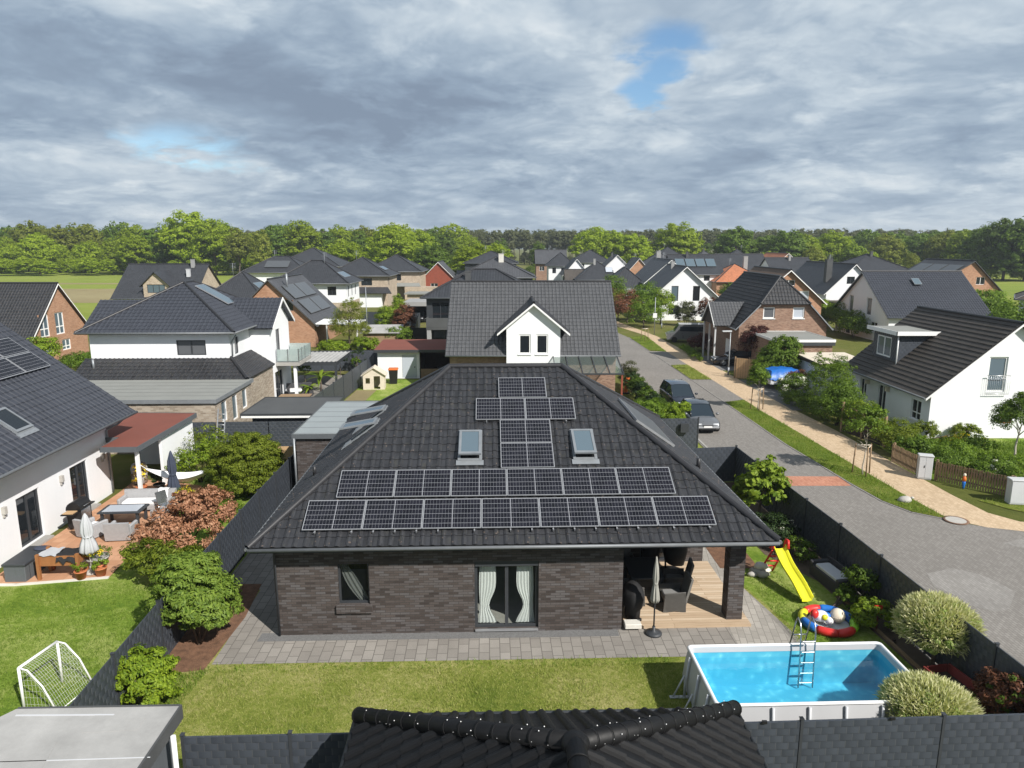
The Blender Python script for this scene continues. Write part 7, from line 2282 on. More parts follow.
shrub('low_shrub', 'yellow green leafy shrub between bench and ball willow', 'bush', (10.95, 19.75, 0), [(0, 0, .45, .55, .5, .45)], 'leaf_lime', 34, 30, .14, .4, 55)
shrub('low_shrub', 'green shrub tucked behind the yellow green shrub', 'bush', (10.2, 20.9, 0), [(.6, .2, .3, .4, .4, .3)], 'leaf_mid', 20, 26, .12, .4, 56)
shrub('russet_bush', 'russet leaved bush at the right picture edge by the fence', 'bush', (11.65, 15.25, 0), [(0, 0, .75, .40, .65, .75), (.05, -.3, 1.1, .35, .4, .5)], 'leaf_russet', 70, 36, .10, .4, 57, second=('leaf_mid', 26, 22, .10, .4))
shrub('low_weed', 'low weeds at the foot of the pool wall near the fence', 'weeds', (7.6, 13.75, 0), [(0, 0, .35, 1.2, .25, .3), (-2.2, 0, .3, .6, .25, .25)], 'leaf_spring', 34, 24, .10, .35, 58)
shrub('dry_twig', 'dry brown twigs at the left foot of the pool', 'twigs', (4.1, 14.3, 0), [(0, 0, .3, .25, .2, .3)], 'leaf_dry', 12, 14, .10, .2, 59)

for i, (poly, n, mt) in enumerate([([(-8.6, 13.3), (4.4, 13.4), (4.4, 17.9), (-8.2, 17.5)], 26000, 'leaf_grass')]):
    pass
blades('lawn_grass', 'leaf_grass', [(8.4, 18.0), (10.0, 18.0), (9.4, 24), (8.2, 23)], 5000, .06, .007, 91, .012)

# ================================================================ cars
def car(name, label, loc, rot, paint, L=4.5, W_=1.84, H_=1.62, suv=True, group=None):
    t = thing(name, label, 'car', loc, rot, group)
    h = W_ / 2
    belt = .95 if suv else .88
    zb = .24
    st_ = [(-L / 2, .80, .40, belt - .18), (-L / 2 + .12, .93, .30, belt - .06), (-L * .36, .99, zb, belt + .02), (-L * .1, 1.0, zb, belt), (L * .14, 1.0, zb, belt - .02), (L * .26, .98, zb, belt - .06),
           (L * .40, .94, zb, belt - .14), (L / 2 - .12, .86, .28, belt - .26), (L / 2, .70, .36, belt - .36)]
    rows = []
    for x, wf, z0, z1 in st_:
        w_ = h * wf
        half = [(w_ * .86, z0), (w_ * .98, z0 + .10), (w_, z0 + (z1 - z0) * .5), (w_ * .97, z1 - .06), (w_ * .86, z1), (w_ * .45, z1 + .035)]
        ring = [(x, y, z) for y, z in half] + [(x, 0, z1 + .045)] + [(x, -y, z) for y, z in reversed(half)]
        rows.append(ring)

    def body(m):
        m.grid(rows)
        m.face(rows[0]); m.face(list(reversed(rows[-1])))
        m.face([r[0] for r in rows] + [r[-1] for r in reversed(rows)])
    part(t, 'body', paint, body)
    x0, x1, x2, x3 = -L / 2 + .16, -L * .34, L * .045, L * .24
    if not suv: x0 = -L / 2 + .25; x1 = -L * .30; x2 = L * .03
    rz = H_ - .05
    g0 = [(x0, h * .84, belt - .03), (x1, h * .70, rz), (x2, h * .70, rz), (x3, h * .84, belt - .06)]

    def glass(m):
        l_ = [V((x, y, z)) for x, y, z in g0]; r_ = [V((x, -y, z)) for x, y, z in g0]
        m.face([l_[0], l_[1], l_[2], l_[3]]); m.face([r_[3], r_[2], r_[1], r_[0]])
        m.face([l_[3], l_[2], r_[2], r_[3]]); m.face([l_[0], r_[0], r_[1], l_[1]])
    part(t, 'glazing', 'car_glass', glass)

    def roof_(m):
        rws = []
        for i in range(7):
            f = i / 6
            x = x1 - .10 + (x2 - x1 + .14) * f
            zc = rz + .05 * math.sin(math.pi * min(1, max(0, f)))
            rws.append([(x, y * h * .73, zc + .015 - .03 * abs(y) ** 3) for y in (-1, -.6, 0, .6, 1)])
        m.grid(rws)
        rws2 = [[(x, y, z - .04) for x, y, z in r] for r in rws]
        m.grid([list(reversed(r)) for r in rws2])
        for s in (1, -1):
            for a_, b_, wd in ((g0[2], g0[3], .05), (g0[0], g0[1], .07)):
                A_, B_ = V((a_[0], a_[1] * s, a_[2])), V((b_[0], b_[1] * s, b_[2]))
                m.tube([A_, B_], wd * .7, 6)
            xm_ = (x1 + x2) / 2
            m.tube([V((xm_, h * .70 * s, rz)), V((xm_ - .05, h * .85 * s, belt - .02))], .035, 6)
    part(t, 'roof', 'car_paint_black' if paint == 'car_paint_grey' else paint, roof_)
    for sx in (-L * .30, L * .31):
        for s in (-1, 1):
            w_ = part(t, 'wheel', 'tyre_rubber', lambda m: m.tube([(sx, s * (h - .20), .33), (sx, s * (h + .01), .33)], .33, 18, smooth=True))
            part(w_, 'rim', 'steel', lambda m: (m.tube([(sx, s * (h + .012), .33), (sx, s * (h + .02), .33)], .20, 14), [m.tube([(sx, s * (h + .025), .33), (sx + .22 * math.cos(k * 1.257), s * (h + .022), .33 + .22 * math.sin(k * 1.257))], .022, 4) for k in range(5)]))
    for s in (-1, 1):
        part(t, 'headlight', 'lamp_clear', lambda m: m.obox((L / 2 - .20, s * h * .58 - .17, belt - .36), (.14, 0, 0), (0, .34, 0), (-.03, 0, .13)))
        part(t, 'tail_light', 'red_plastic', lambda m: m.box(-L / 2 + .0, -L / 2 + .13, s * h * .70 - .14, s * h * .70 + .14, belt - .34, belt - .12))
        part(t, 'mirror', paint, lambda m: m.ball((L * .17, s * (h + .10), belt + .08), .08, .12, .08, 10, 6))
    part(t, 'grille', 'black_plastic', lambda m: (m.obox((L / 2 - .06, -h * .36, belt - .46), (.075, 0, 0), (0, h * .72, 0), (0, 0, .16)), m.box(L / 2 - .08, L / 2 + .02, -h * .55, h * .55, .28, .40)))
    part(t, 'bumper', 'black_plastic' if paint != 'car_paint_grey' else 'car_paint_silver', lambda m: (m.bevbox(L / 2 - .16, L / 2 + .03, -h * .78, h * .78, .40, .50, .03), m.bevbox(-L / 2 - .03, -L / 2 + .14, -h * .8, h * .8, .32, .48, .03)))
    part(t, 'number_plate', 'white_plastic', lambda m: m.box(L / 2 + .03, L / 2 + .045, -.26, .26, .43, .54))
    return t


car('parked_car', 'dark navy estate car parked on the road behind the grey car', (12.0, 50.0, .006), -86, 'car_paint_navy', 4.6, 1.86, 1.66)
car('parked_car', 'grey fronted car parked on the road right behind the letter box screen', (11.95, 44.3, .006), -89, 'car_paint_grey', 4.4, 1.80, 1.52, False)
car('parked_car', 'black estate car in the drive of the half hipped brick house', (21.7, 67.6, .01), 178, 'car_paint_black', 4.8, 1.85, 1.5)
car('parked_car', 'black car inside the grey concrete carport', (-13.8, 106.5, .02), -90, 'car_paint_black', 4.5, 1.84, 1.5)
v_ = thing('camper_van', 'silver grey van parked beyond the maroon hedge', 'van', (21.0, 84.0, .01), 172)


def vanbody(m):
    pr_ = [(-2.6, .35), (-2.62, 1.9), (-2.5, 2.15), (1.2, 2.15), (1.75, 1.25), (2.5, 1.05), (2.6, .7), (2.58, .35)]
    for s in (1, -1):
        f = [V((x, s * .96, z)) for x, z in pr_]
        m.face(f if s < 0 else list(reversed(f)))
    for i in range(len(pr_)):
        a_, b_ = pr_[i], pr_[(i + 1) % len(pr_)]
        m.face([(a_[0], -.96, a_[1]), (a_[0], .96, a_[1]), (b_[0], .96, b_[1]), (b_[0], -.96, b_[1])])


part(v_, 'body', 'car_paint_grey', vanbody)
part(v_, 'glazing', 'car_glass', lambda m: (m.box(-2.2, 1.1, .965, .975, 1.35, 1.9), m.box(-2.2, 1.1, -.975, -.965, 1.35, 1.9), m.obox((1.26, -.85, 2.08), (.46, 0, -.75), (0, 1.7, 0), (.02, 0, .015))))
for sx in (-1.6, 1.7):
    for s in (-1, 1):
        part(v_, 'wheel', 'tyre_rubber', lambda m: m.tube([(sx, s * .80, .34), (sx, s * .99, .34)], .34, 16))
for s in (-1, 1): part(v_, 'headlight', 'lamp_clear', lambda m: m.box(2.45, 2.63, s * .7 - .15, s * .7 + .15, .75, .95))

# trailer under a blue sheet, timber screen
t = thing('trailer', 'car trailer with a bright blue tarpaulin over its load', 'trailer', (21.7, 56.4, .01), 5)
part(t, 'tarpaulin', 'blue_tarp', lambda m: m.grid([[(-1.15 + 2.3 * i / 14, -.78 + 1.56 * j / 10, 1.55 + .04 * math.sin(i * 1.3 + j) + .12 * math.sin(math.pi * i / 14)) if 0 < j < 10 else (-1.2 + 2.4 * i / 14, -.84 if j == 0 else .84, .80 + .07 * math.sin(i * 1.9)) for i in range(15)] for j in range(11)]))
part(t, 'tarpaulin_end', 'blue_tarp', lambda m: (m.obox((-1.18, -.8, .85), (0, 1.6, 0), (.03, 0, .70), (.02, 0, 0)), m.obox((1.16, -.8, .85), (0, 1.6, 0), (-.03, 0, .70), (.02, 0, 0))))
part(t, 'tray', 'pale_grey_plastic', lambda m: m.box(-1.15, 1.15, -.76, .76, .45, .80))
for s in (-1, 1): part(t, 'wheel', 'tyre_rubber', lambda m: m.tube([(0, s * .78, .28), (0, s * .95, .28)], .28, 14))
part(t, 'drawbar', 'zinc', lambda m: m.tube([(1.1, 0, .45), (2.2, 0, .45), (2.2, 0, .02)], .04, 6))
t = thing('timber_screen', 'new light brown timber screen at the path edge near the trailer', 'fence', (20.3, 60.0, 0), 0)
part(t, 'board', 'light_wood', lambda m: ([m.obox((-.9 + i * .17, .6 - i * .12, .05), (.15, -.11, 0), (.02, .03, 0), (0, 0, 1.75)) for i in range(11)], [m.obox((1.05 + i * .02, -.75 + i * .16, .05), (.03, 0, 0), (.02, .14, 0), (0, 0, 1.75)) for i in range(5)]))
part(t, 'post', 'old_wood', lambda m: [m.box(x - .05, x + .05, y - .05, y + .05, 0, 1.9) for x, y in ((-.95, .72), (.05, .02), (.98, -.68))])


# street furniture
def lamp(label, loc, h, arm, rot=0):
    t = thing('street_lamp', label, 'street lamp', loc, rot, 'street lamps along the footpath')
    part(t, 'pole', 'zinc', lambda m: m.tube([(0, 0, 0), (0, 0, h * .4), (0, 0, h)], [.065, .055, .045], 10))
    part(t, 'lamp_head', 'utility_grey', lambda m: m.obox((-arm, -.11, h - .02), (arm + .08, 0, .0), (0, .22, 0), (0, 0, .10)))
    part(t, 'lamp_glass', 'lamp_clear', lambda m: m.box(-arm + .05, -.1, -.08, .08, h - .035, h - .022))
    part(t, 'foot', 'zinc', lambda m: m.tube([(0, 0, 0), (0, 0, .7)], .085, 10))
    return t


lamp('street lamp with flat head leaning over the path by the timber screen', (19.25, 62.2, 0), 3.9, .75, 5)
lamp('low path lamp beside the shrubs of the two window white house', (20.6, 97.5, 0), 2.1, .5, 180)
t = thing('sign_pole', 'thin pole with a small white sign at the bend of the path', 'pole', (18.2, 90.4, 0), 0)
part(t, 'pole', 'zinc', lambda m: m.tube([(0, 0, 0), (0, 0, 4.8)], .05, 8)); part(t, 'sign', 'white_plastic', lambda m: m.box(-.25, .25, -.09, -.06, 2.2, 2.8))


def staked(label, loc, crown, h, seed, bare=False):
    t = thing('street_tree' if not bare else 'tree_stakes', label, 'tree' if not bare else 'tree stakes', loc, 0)
    if not bare:
        tb_ = MB(); limbs(tb_, h, .035, .6, h * 1.1, 4, seed, .6); tb_.build('trunk', 'pale_bark', t)
        foliage('crown', 'leaf_spring', t, crown, 70, 30, .15, .5, seed, .34, .3)
    for k in range(3):
        a = 2 * math.pi * k / 3 + .4
        part(t, 'stake', 'old_wood', lambda m: m.tube([(math.cos(a) * .48, math.sin(a) * .48, 0), (math.cos(a) * .42, math.sin(a) * .42, 1.55)], .035, 6))
    part(t, 'crossbar', 'pale_wood', lambda m: [m.tube([(math.cos(2 * math.pi * k / 3 + .4) * .42, math.sin(2 * math.pi * k / 3 + .4) * .42, 1.48), (math.cos(2 * math.pi * (k + 1) / 3 + .4) * .42, math.sin(2 * math.pi * (k + 1) / 3 + .4) * .42, 1.48)], .025, 6) for k in range(3)])
    return t


staked('young street tree in three stakes opposite the parked cars', (17.25, 48.6, .03), [(0, 0, 2.15, .75, .7, .75), (-.2, 0, 2.8, .45, .45, .5)], 2.2, 81)
staked('young street tree in three stakes near the red road band', (17.75, 34.4, .03), [(0, .1, 2.55, .95, .9, .75), (.3, .1, 3.1, .6, .6, .5)], 2.4, 82)
staked('empty tree stakes on the far grass verge', (15.9, 84.5, .03), None, 0, 83, True)
t = thing('manhole_cover', 'round manhole cover with rusty ring where path meets road', 'manhole cover', (18.75, 28.3, .035), 0)
part(t, 'ring', 'rusty_iron', lambda m: m.lathe([(.50, 0), (.50, .006), (.40, .007)], 28)); part(t, 'lid', 'stone', lambda m: m.lathe([(.39, 0), (.39, .011)], 28))
t = thing('boulder', 'pale boulder lying on the grass verge near the manhole', 'boulder', (17.85, 30.6, .02), 20)
part(t, 'stone', 'stone', lambda m: m.lathe([(.24, -.05), (.27, .08), (.22, .16), (.11, .22), (.02, .23)], 12, (0, 0, 0), 1.25, .9, True, lambda a, z: .10 * math.sin(a * 3 + z * 5)))
part(t, 'chip', 'stone', lambda m: m.lathe([(.05, .0), (.09, .05), (.05, .10), (.01, .11)], 7, (.55, .1, 0)))


def cabinet(label, loc, w_, d_, h, rot):
    t = thing('utility_cabinet', label, 'utility cabinet', loc, rot, 'pale grey utility cabinets by the picket fence')
    part(t, 'body', 'utility_grey', lambda m: m.bevbox(-w_ / 2, w_ / 2, -d_ / 2, d_ / 2, .06, h - .06, .015))
    part(t, 'roof', 'utility_grey', lambda m: m.bevbox(-w_ / 2 - .03, w_ / 2 + .03, -d_ / 2 - .03, d_ / 2 + .03, h - .058, h, .02))
    part(t, 'door', 'pale_grey_plastic', lambda m: (m.box(-w_ / 2 + .03, -.006, -d_ / 2 - .012, -d_ / 2 + .001, .12, h - .10), m.box(.006, w_ / 2 - .03, -d_ / 2 - .012, -d_ / 2 + .001, .12, h - .10)))
    part(t, 'plinth', 'concrete', lambda m: m.box(-w_ / 2 + .02, w_ / 2 - .02, -d_ / 2 + .02, d_ / 2 - .02, 0, .06))
    part(t, 'handle', 'black_plastic', lambda m: m.box(-.06, -.03, -d_ / 2 - .03, -d_ / 2 - .012, h * .5, h * .5 + .12))


cabinet('tall narrow pale grey cabinet breaking the picket fence', (20.5, 33.8, 0), .62, .40, 1.25, -20)
cabinet('wide pale grey cabinet on the grass at the right picture edge', (22.9, 30.25, 0), 1.25, .42, 1.2, -8)
thing('warning_figure', 'small blue and orange painted figure post by the picket fence', 'figure', (21.55, 32.3, 0), 0).scale = (.6, .6, .68)
t = bpy.data.objects['warning_figure']
part(t, 'body', 'blue_plastic', lambda m: (m.lathe([(.05, 0), (.09, .15), (.14, .5), (.11, .56)], 12), m.tube([(0, 0, 0), (0, 0, .2)], .04, 8)))
part(t, 'jacket', 'orange_paint', lambda m: m.lathe([(.12, .56), (.15, .7), (.12, .88), (.05, .92)], 12))
part(t, 'head', 'skin_toy', lambda m: m.ball((0, 0, 1.02), .11, .11, .12))


def picket(label, pts, h, step=.11, group=None, mat='old_wood', gap=.035):
    t = thing('picket_fence', label, 'fence', (*pts[0], 0), 0, group)
    o = V((*pts[0], 0))
    rnd = random.Random(len(pts))
    pk = MB(); rl_ = MB(); ps = MB()
    for a_, b_ in zip(pts, pts[1:]):
        a_, b_ = V((*a_, 0)) - o, V((*b_, 0)) - o
        d = b_ - a_; L = d.length; d.normalize(); n = V((-d.y, d.x, 0))
        k = int(L / step)
        for i in range(k):
            hh = h + rnd.uniform(-.03, .03)
            q = a_ + d * (i * step)
            pk.obox(q + V((0, 0, .05)), d * (step - gap), n * -.02, (rnd.uniform(-.01, .01), 0, hh))
        for z in (.25, h - .2):
            rl_.obox(a_ + V((0, 0, z)) + n * .003, d * L, n * .04, (0, 0, .07))
        m_ = max(1, int(L / 2.2))
        for i in range(m_ + 1):
            ps.obox(a_ + d * (L * i / m_) + n * .05, d * .09, n * .09, (0, 0, h + .12))
    pk.build('picket', mat, t); rl_.build('rail', 'dark_wood', t); ps.build('post', mat, t)
    return t


picket('weathered brown picket fence between path and garden', [(20.35, 36.6), (20.5, 34.3)], .95)
picket('brown picket fence running from the narrow cabinet to the wide one', [(20.85, 33.5), (22.9, 31.0), (26, 30.9)], .95)
t = thing('lattice_fence', 'dark woven fence with arched lattice top beside the garden bench', 'fence', (20.9, 41.0, 0), -78)
part(t, 'panel', 'dark_wood', lambda m: [m.box(-1.8, 1.8, -.03 + .03 * (i % 2), .0 + .03 * (i % 2), .08 + i * .13, .20 + i * .13) for i in range(9)])
part(t, 'post', 'old_wood', lambda m: [m.box(x - .06, x + .06, -.08, .04, 0, 1.9) for x in (-1.85, 0, 1.85)])
part(t, 'arch', 'old_wood', lambda m: [m.tube([(x0_ + 1.75 * k / 10, 0, 1.30 + .35 * math.sin(math.pi * k / 10)) for k in range(11)], .03, 6) for x0_ in (-1.8, .05)])
part(t, 'lattice', 'pale_wood', lambda m: [m.box(-1.75 + i * .22, -1.72 + i * .22, -.01, .01, 1.2, 1.30 + .33 * abs(math.sin(math.pi * ((i * .22) % 1.75) / 1.75))) for i in range(17)])
t = thing('garden_bench', 'white lattice backed garden bench in front of the white house', 'bench', (22.5, 43.6, 0), -70)
part(t, 'seat', 'white_paint', lambda m: m.box(-.75, .75, -.25, .25, .40, .45))
part(t, 'backrest', 'white_paint', lambda m: ([m.box(-.75 + i * .14, -.71 + i * .14, .24, .27, .45, .90 + .14 * math.sin(math.pi * i / 10)) for i in range(11)], m.tube([(-.75 + .15 * k, .255, .92 + .14 * math.sin(math.pi * k / 10)) for k in range(11)], .03, 6)))
for x in (-.7, .66): part(t, 'leg', 'white_paint', lambda m: (m.box(x, x + .05, -.24, -.19, 0, .40), m.box(x, x + .05, .2, .25, 0, .40)))

# right hand gardens
sheet('garden_lawn', [(20.9, 33.6), (23, 31.2), (44, 31), (44, 41.2), (24.9, 41.2), (21.2, 40.5)], .012, 'lawn_green')
SH = [
    ('border_plants', 'leafy mixed plants filling the garden behind the brown picket fence', (23.6, 36.6), [(0, 0, .55, 1.2, 1.5, .55), (1.4, -2.0, .5, 1.3, 1.1, .5), (1.8, .8, .6, 1.0, 1.0, .6)], 'leaf_spring', 120, 32, .16, .4),
    ('garden_shrub', 'green shrub behind the weathered short picket fence', (21.5, 38.6), [(0, 0, .9, 1.0, 1.3, .9)], 'leaf_thuja', 60, 32, .15, .4),
    ('white_flower_plants', 'white flowering plants in the middle of the right garden', (24.4, 34.2), [(0, 0, .4, .8, .7, .4)], 'leaf_mid', 34, 28, .12, .4),
    ('tall_loose_shrub', 'tall loose yellow green shrub beside the white walled shed', (21.9, 48.2), [(0, 0, 1.7, 1.5, 1.5, 1.6), (.8, .4, 2.8, 1.0, 1.0, 1.1), (-.5, .3, 2.9, .7, .8, 1.2)], 'leaf_spring', 110, 24, .18, .28),
    ('green_shrub', 'big leafy green shrub at the path edge left of the lattice fence', (20.9, 44.3), [(0, 0, 1.2, 1.2, 1.5, 1.25), (.6, .6, 1.9, 1.1, 1.1, .9)], 'leaf_mid', 90, 34, .17, .4),
    ('lime_shrub', 'lime green shrub between lattice fence and white bench', (21.3, 42.0), [(0, 0, 1.1, 1.0, 1.0, 1.1)], 'leaf_lime', 50, 34, .15, .45),
    ('blossom_bush', 'bush covered in white blossom at the path near the blue trailer', (21.0, 52.3), [(0, 0, .95, 1.0, 1.1, .9), (.6, .6, 1.2, .8, .8, .6)], 'leaf_mid', 60, 30, .14, .45),
    ('russet_shrub', 'russet red shrub beside the blue covered trailer', (22.2, 54.3), [(0, 0, 1.0, .75, .75, 1.0)], 'leaf_russet', 44, 36, .13, .45),
    ('green_shrub', 'low green plants along the footpath under the white blossom bush', (20.6, 49.8), [(0, 0, .5, .9, 1.9, .5), (.3, -2.6, .6, .9, 1.6, .6), (.8, -5, .6, .9, 1.4, .6)], 'leaf_spring', 120, 30, .15, .4),
    ('broad_bush', 'broad dark green bush in front of the flat annex', (22.6, 59.0), [(0, 0, 1.7, 1.8, 1.3, 1.6), (.3, .1, 2.9, 1.2, 1.0, .9), (-.9, 0, 1.4, 1.0, .9, 1.2)], 'leaf_mid', 150, 36, .24, .45),
    ('broad_bush', 'spring green bush leaning over the timber screen', (20.9, 58.2), [(0, 0, 1.2, .9, .9, 1.0), (-.4, -.5, .8, .8, .9, .7)], 'leaf_spring', 60, 30, .18, .4),
    ('copper_tree', 'dark copper leaved small tree at the corner of the brick house', (22.9, 66.2), [(0, 0, 2.3, 1.35, 1.2, 1.5), (.3, 0, 3.3, .8, .8, .7)], 'leaf_red', 80, 34, .2, .4),
    ('maroon_hedge', 'rounded maroon hedge beside the silver van', (20.9, 76.5), [(0, 0, .9, 1.7, 1.2, .95)], 'leaf_red', 60, 40, .16, .45),
    ('green_shrub', 'low green ground plants in the drive island near the black car', (18.9, 75.5), [(0, 0, .3, .5, 2.5, .35), (-.3, -4, .3, .5, 2.0, .3)], 'leaf_spring', 50, 24, .16, .4),
    ('conifer_bush', 'dull green conifer against the two window white house', (24.6, 100.5), [(0, 0, 1.6, 1.3, 1.1, 1.9)], 'needle_pine', 70, 34, .26, .3),
    ('ball_tree', 'russet ball topped tree right of the dull conifer', (27.6, 99.5), [(0, 0, 2.6, 1.5, 1.3, 1.4)], 'leaf_russet', 60, 36, .24, .45),
    ('street_shrub', 'bright green shrub at the bend of the path left of the sign pole', (18.3, 98.5), [(0, 0, 1.6, 1.8, 1.6, 1.6)], 'leaf_spring', 70, 36, .28, .45),
    ('street_shrub', 'copper brown shrub between the green shrubs at the path bend', (16.9, 104), [(0, 0, 1.9, 1.5, 1.5, 1.7)], 'leaf_russet', 60, 34, .28, .45),
    ('street_shrub', 'dark red shrub nearest the end of the long grey roof', (15.2, 112), [(0, 0, 1.8, 1.5, 1.5, 1.6)], 'leaf_red', 50, 34, .28, .45),
    ('street_shrub', 'olive green shrub between the red and copper shrubs', (16.2, 108), [(0, 0, 1.8, 1.5, 1.5, 1.8)], 'leaf_thuja', 60, 34, .28, .45),
    ('street_shrub', 'mid green tree shrub behind the copper brown shrub', (19.9, 106), [(0, 0, 2.4, 1.7, 1.5, 2.0)], 'leaf_mid', 70, 36, .30, .45),
    ('street_shrub', 'lime green shrub in front of the left corner of the white gable', (21.7, 103.5), [(0, 0, 2.1, 1.4, 1.3, 1.7)], 'leaf_lime', 60, 36, .28, .45),
    ('street_shrub', 'tall green shrub beside the grey roof end before the carport', (17.5, 124), [(0, 0, 2.4, 1.9, 1.9, 2.2)], 'leaf_mid', 60, 34, .34, .45),
    ('garden_bush', 'green bush in the gap between brick annex and white gable', (33.2, 60.5), [(0, 0, 1.5, 2.4, 1.8, 1.4), (2.0, 1, 1.6, 1.8, 1.6, 1.3)], 'leaf_mid', 110, 36, .25, .45),
    ('garden_bush', 'yellow flowering bush behind the orange brick house', (41.5, 97), [(0, 0, 2.4, 1.6, 1.6, 1.9)], 'leaf_lime', 60, 34, .3, .45),
    ('garden_bush', 'loose green bush left of the glazed roof white house', (42.5, 88), [(0, 0, 1.6, 1.8, 3.0, 1.6), (1, 6, 2.0, 2.0, 3.0, 1.8)], 'leaf_spring', 110, 32, .3, .4),
    ('garden_bush', 'large green bush before the meadow right of the glazed roof', (54.5, 76), [(0, 0, 2.6, 3.4, 3.0, 2.4), (3, -2, 2.2, 2.4, 2.4, 2.0)], 'leaf_mid', 140, 38, .34, .45),
    ('garden_bush', 'lighter green bush at the meadow edge by the solar gable house', (66, 100), [(0, 0, 2.6, 4.0, 3.0, 2.5), (-5, -4, 2.0, 2.6, 2.2, 1.9)], 'leaf_spring', 140, 34, .40, .45),
    ('young_tree', 'young garden tree on pale trunk by the white gable wall', (26.9, 36.5), [(0, 0, 2.5, 1.2, 1.1, .9), (.2, 0, 3.2, .8, .7, .6)], 'leaf_mid', 130, 26, .18, .3),
    ('yellow_bush', 'low bush of bright yellow flowers before the white gable wall', (25.7, 39.4), [(0, 0, .35, 1.0, .45, .35), (1.0, -.1, .3, .6, .4, .3)], 'leaf_spring', 40, 24, .12, .4),
    ('border_plants', 'green border plants just behind the picket fence', (22.6, 35.2), [(0, 0, .5, 1.4, 1.2, .5), (1.6, -1.2, .55, 1.2, 1.0, .5), (-.9, 1.8, .7, .9, 1.0, .6)], 'leaf_mid', 110, 34, .16, .4),
    ('border_plants', 'tall grey green plants behind the wide cabinet', (25.2, 32.6), [(0, 0, .5, 1.6, .7, .5)], 'leaf_spring', 50, 30, .16, .35),
    ('border_plants', 'green shrubs at the foot of the white gable wall', (24.3, 40.6), [(0, 0, .6, .9, .5, .6), (2.6, .2, .5, .8, .4, .5)], 'leaf_thuja', 60, 30, .14, .4),
    ('back_garden_shrub', 'yellow hedge cushion under the white canopy', (-19.0, 75), [(0, 0, .7, 1.6, .9, .7)], 'leaf_lime', 44, 36, .18, .45),
    ('back_garden_shrub', 'yellow hedge cushion right of the feathery tree', (-15.8, 76), [(0, 0, .8, 1.4, .9, .8)], 'leaf_lime', 44, 36, .18, .45),
    ('back_garden_shrub', 'round bright green bush right of the feathery tree', (-15.6, 90), [(0, 0, 2.0, 1.7, 1.5, 1.6)], 'leaf_lime', 70, 36, .24, .45),
    ('back_garden_shrub', 'copper red bush behind the red roofed garden building', (-13.4, 88), [(0, 0, 1.9, 1.3, 1.3, 2.0)], 'leaf_russet', 60, 36, .24, .45),
    ('back_garden_shrub', 'spring green bush behind the corner of the red roofed building', (-12.6, 78), [(0, 0, 1.2, 1.5, 1.2, 1.3)], 'leaf_spring', 50, 34, .22, .45),
    ('back_garden_shrub', 'slim lime green column shrub left of the grey carport', (-16.4, 103), [(0, 0, 2.1, .8, .8, 2.2)], 'leaf_lime', 50, 34, .24, .45),
    ('front_garden_shrub', 'golden shrub below the orange brick gable', (-44.3, 66.5), [(0, 0, 1.6, 1.3, 1.3, 1.3)], 'leaf_lime', 50, 34, .22, .45),
    ('front_garden_shrub', 'low mixed shrubs between the orange brick gable and balcony house', (-40, 66.5), [(0, 0, .7, 2.5, 1.5, .7), (1.8, -3, .8, 1.6, 1.3, .8)], 'leaf_mid', 80, 32, .22, .45),
    ('garden_bush', 'dark green shrubs under the orange hipped roof', (47, 148), [(0, 0, 1.6, 4, 2, 1.8), (4, 2, 2.0, 3, 2, 2.0)], 'leaf_mid', 90, 34, .45, .45),
]
for i, (nm, lb, (x, y), bl, lf, k, per, sz, asp) in enumerate(SH):
    k = int(k * 1.35)
    if nm == 'street_shrub': bl = [tuple(q * 1.3 for q in b_) for b_ in bl]
    cat = 'tree' if 'tree' in nm else 'bush'
    sec = ('leaf_white_flower', 44, 26, .10, .8) if nm in ('blossom_bush', 'white_flower_plants') else (('leaf_yellow_flower', 36, 22, .09, .8) if nm == 'yellow_bush' else None)
    if 'tree' in nm:
        tree(nm, lb, cat, (x, y, 0), bl, lf, k, per, sz, asp, 200 + i, bl[0][2], .09 if nm != 'young_tree' else .06, bl[0][3] * .8, bark='pale_bark' if nm == 'young_tree' else 'bark')
    else:
        shrub(nm, lb, cat, (x, y, 0), bl, lf, k, per, sz, asp, 200 + i, second=sec)
tree('feathery_tree', 'feathery olive garden tree behind the pergola', 'tree', (-17.6, 76.5, 0), [(0, 0, 3.2, 1.9, 1.6, 1.9), (.4, 0, 4.8, 1.1, 1.0, 1.0), (-.9, .3, 2.2, 1.2, 1.1, 1.0), (1.2, 0, 2.4, 1.1, 1.0, 1.0)], 'leaf_wood_olive', 220, 26, .24, .25, 301, 4.4, .10, 1.6, droop=.8)
for i, (x, y, z) in enumerate([(-14.6, 74, 1.9), (-13.2, 73, 1.6)]):
    pass
t = thing('garden_shed', 'grey garden shed with pale roof between feathery tree and copper bush', 'shed', (-14.4, 78.5, 0), 3)
part(t, 'wall', 'old_wood', lambda m: m.box(-1.9, 1.9, -1.5, 1.5, 0, 1.9)); part(t, 'roof', 'pale_felt', lambda m: m.obox((-2.2, -1.8, 1.91), (4.4, 0, 0), (0, 3.6, .5), (0, 0, .07)))
blades('lawn_grass', 'leaf_lawn', [(-8.8, 13.3), (4.6, 13.4), (4.6, 17.95), (-8.1, 17.5)], 60000, .045, .006, 92, .010, .3)
blades('lawn_edge_grass', 'leaf_grass', [(-8.7, 17.4), (4.5, 17.85), (4.5, 18.2), (-8.3, 17.8)], 2600, .075, .008, 94, .012)
blades('lawn_edge_grass', 'leaf_grass', [(-9.3, 13.2), (-8.6, 13.2), (-8.3, 17.6), (-9.0, 17.3)], 2500, .10, .008, 95, .012)
blades('lawn_edge_grass', 'leaf_grass', [(-6.5, 12.95), (11.5, 13.5), (11.5, 13.8), (-6.5, 13.3)], 6000, .12, .008, 96, .012)
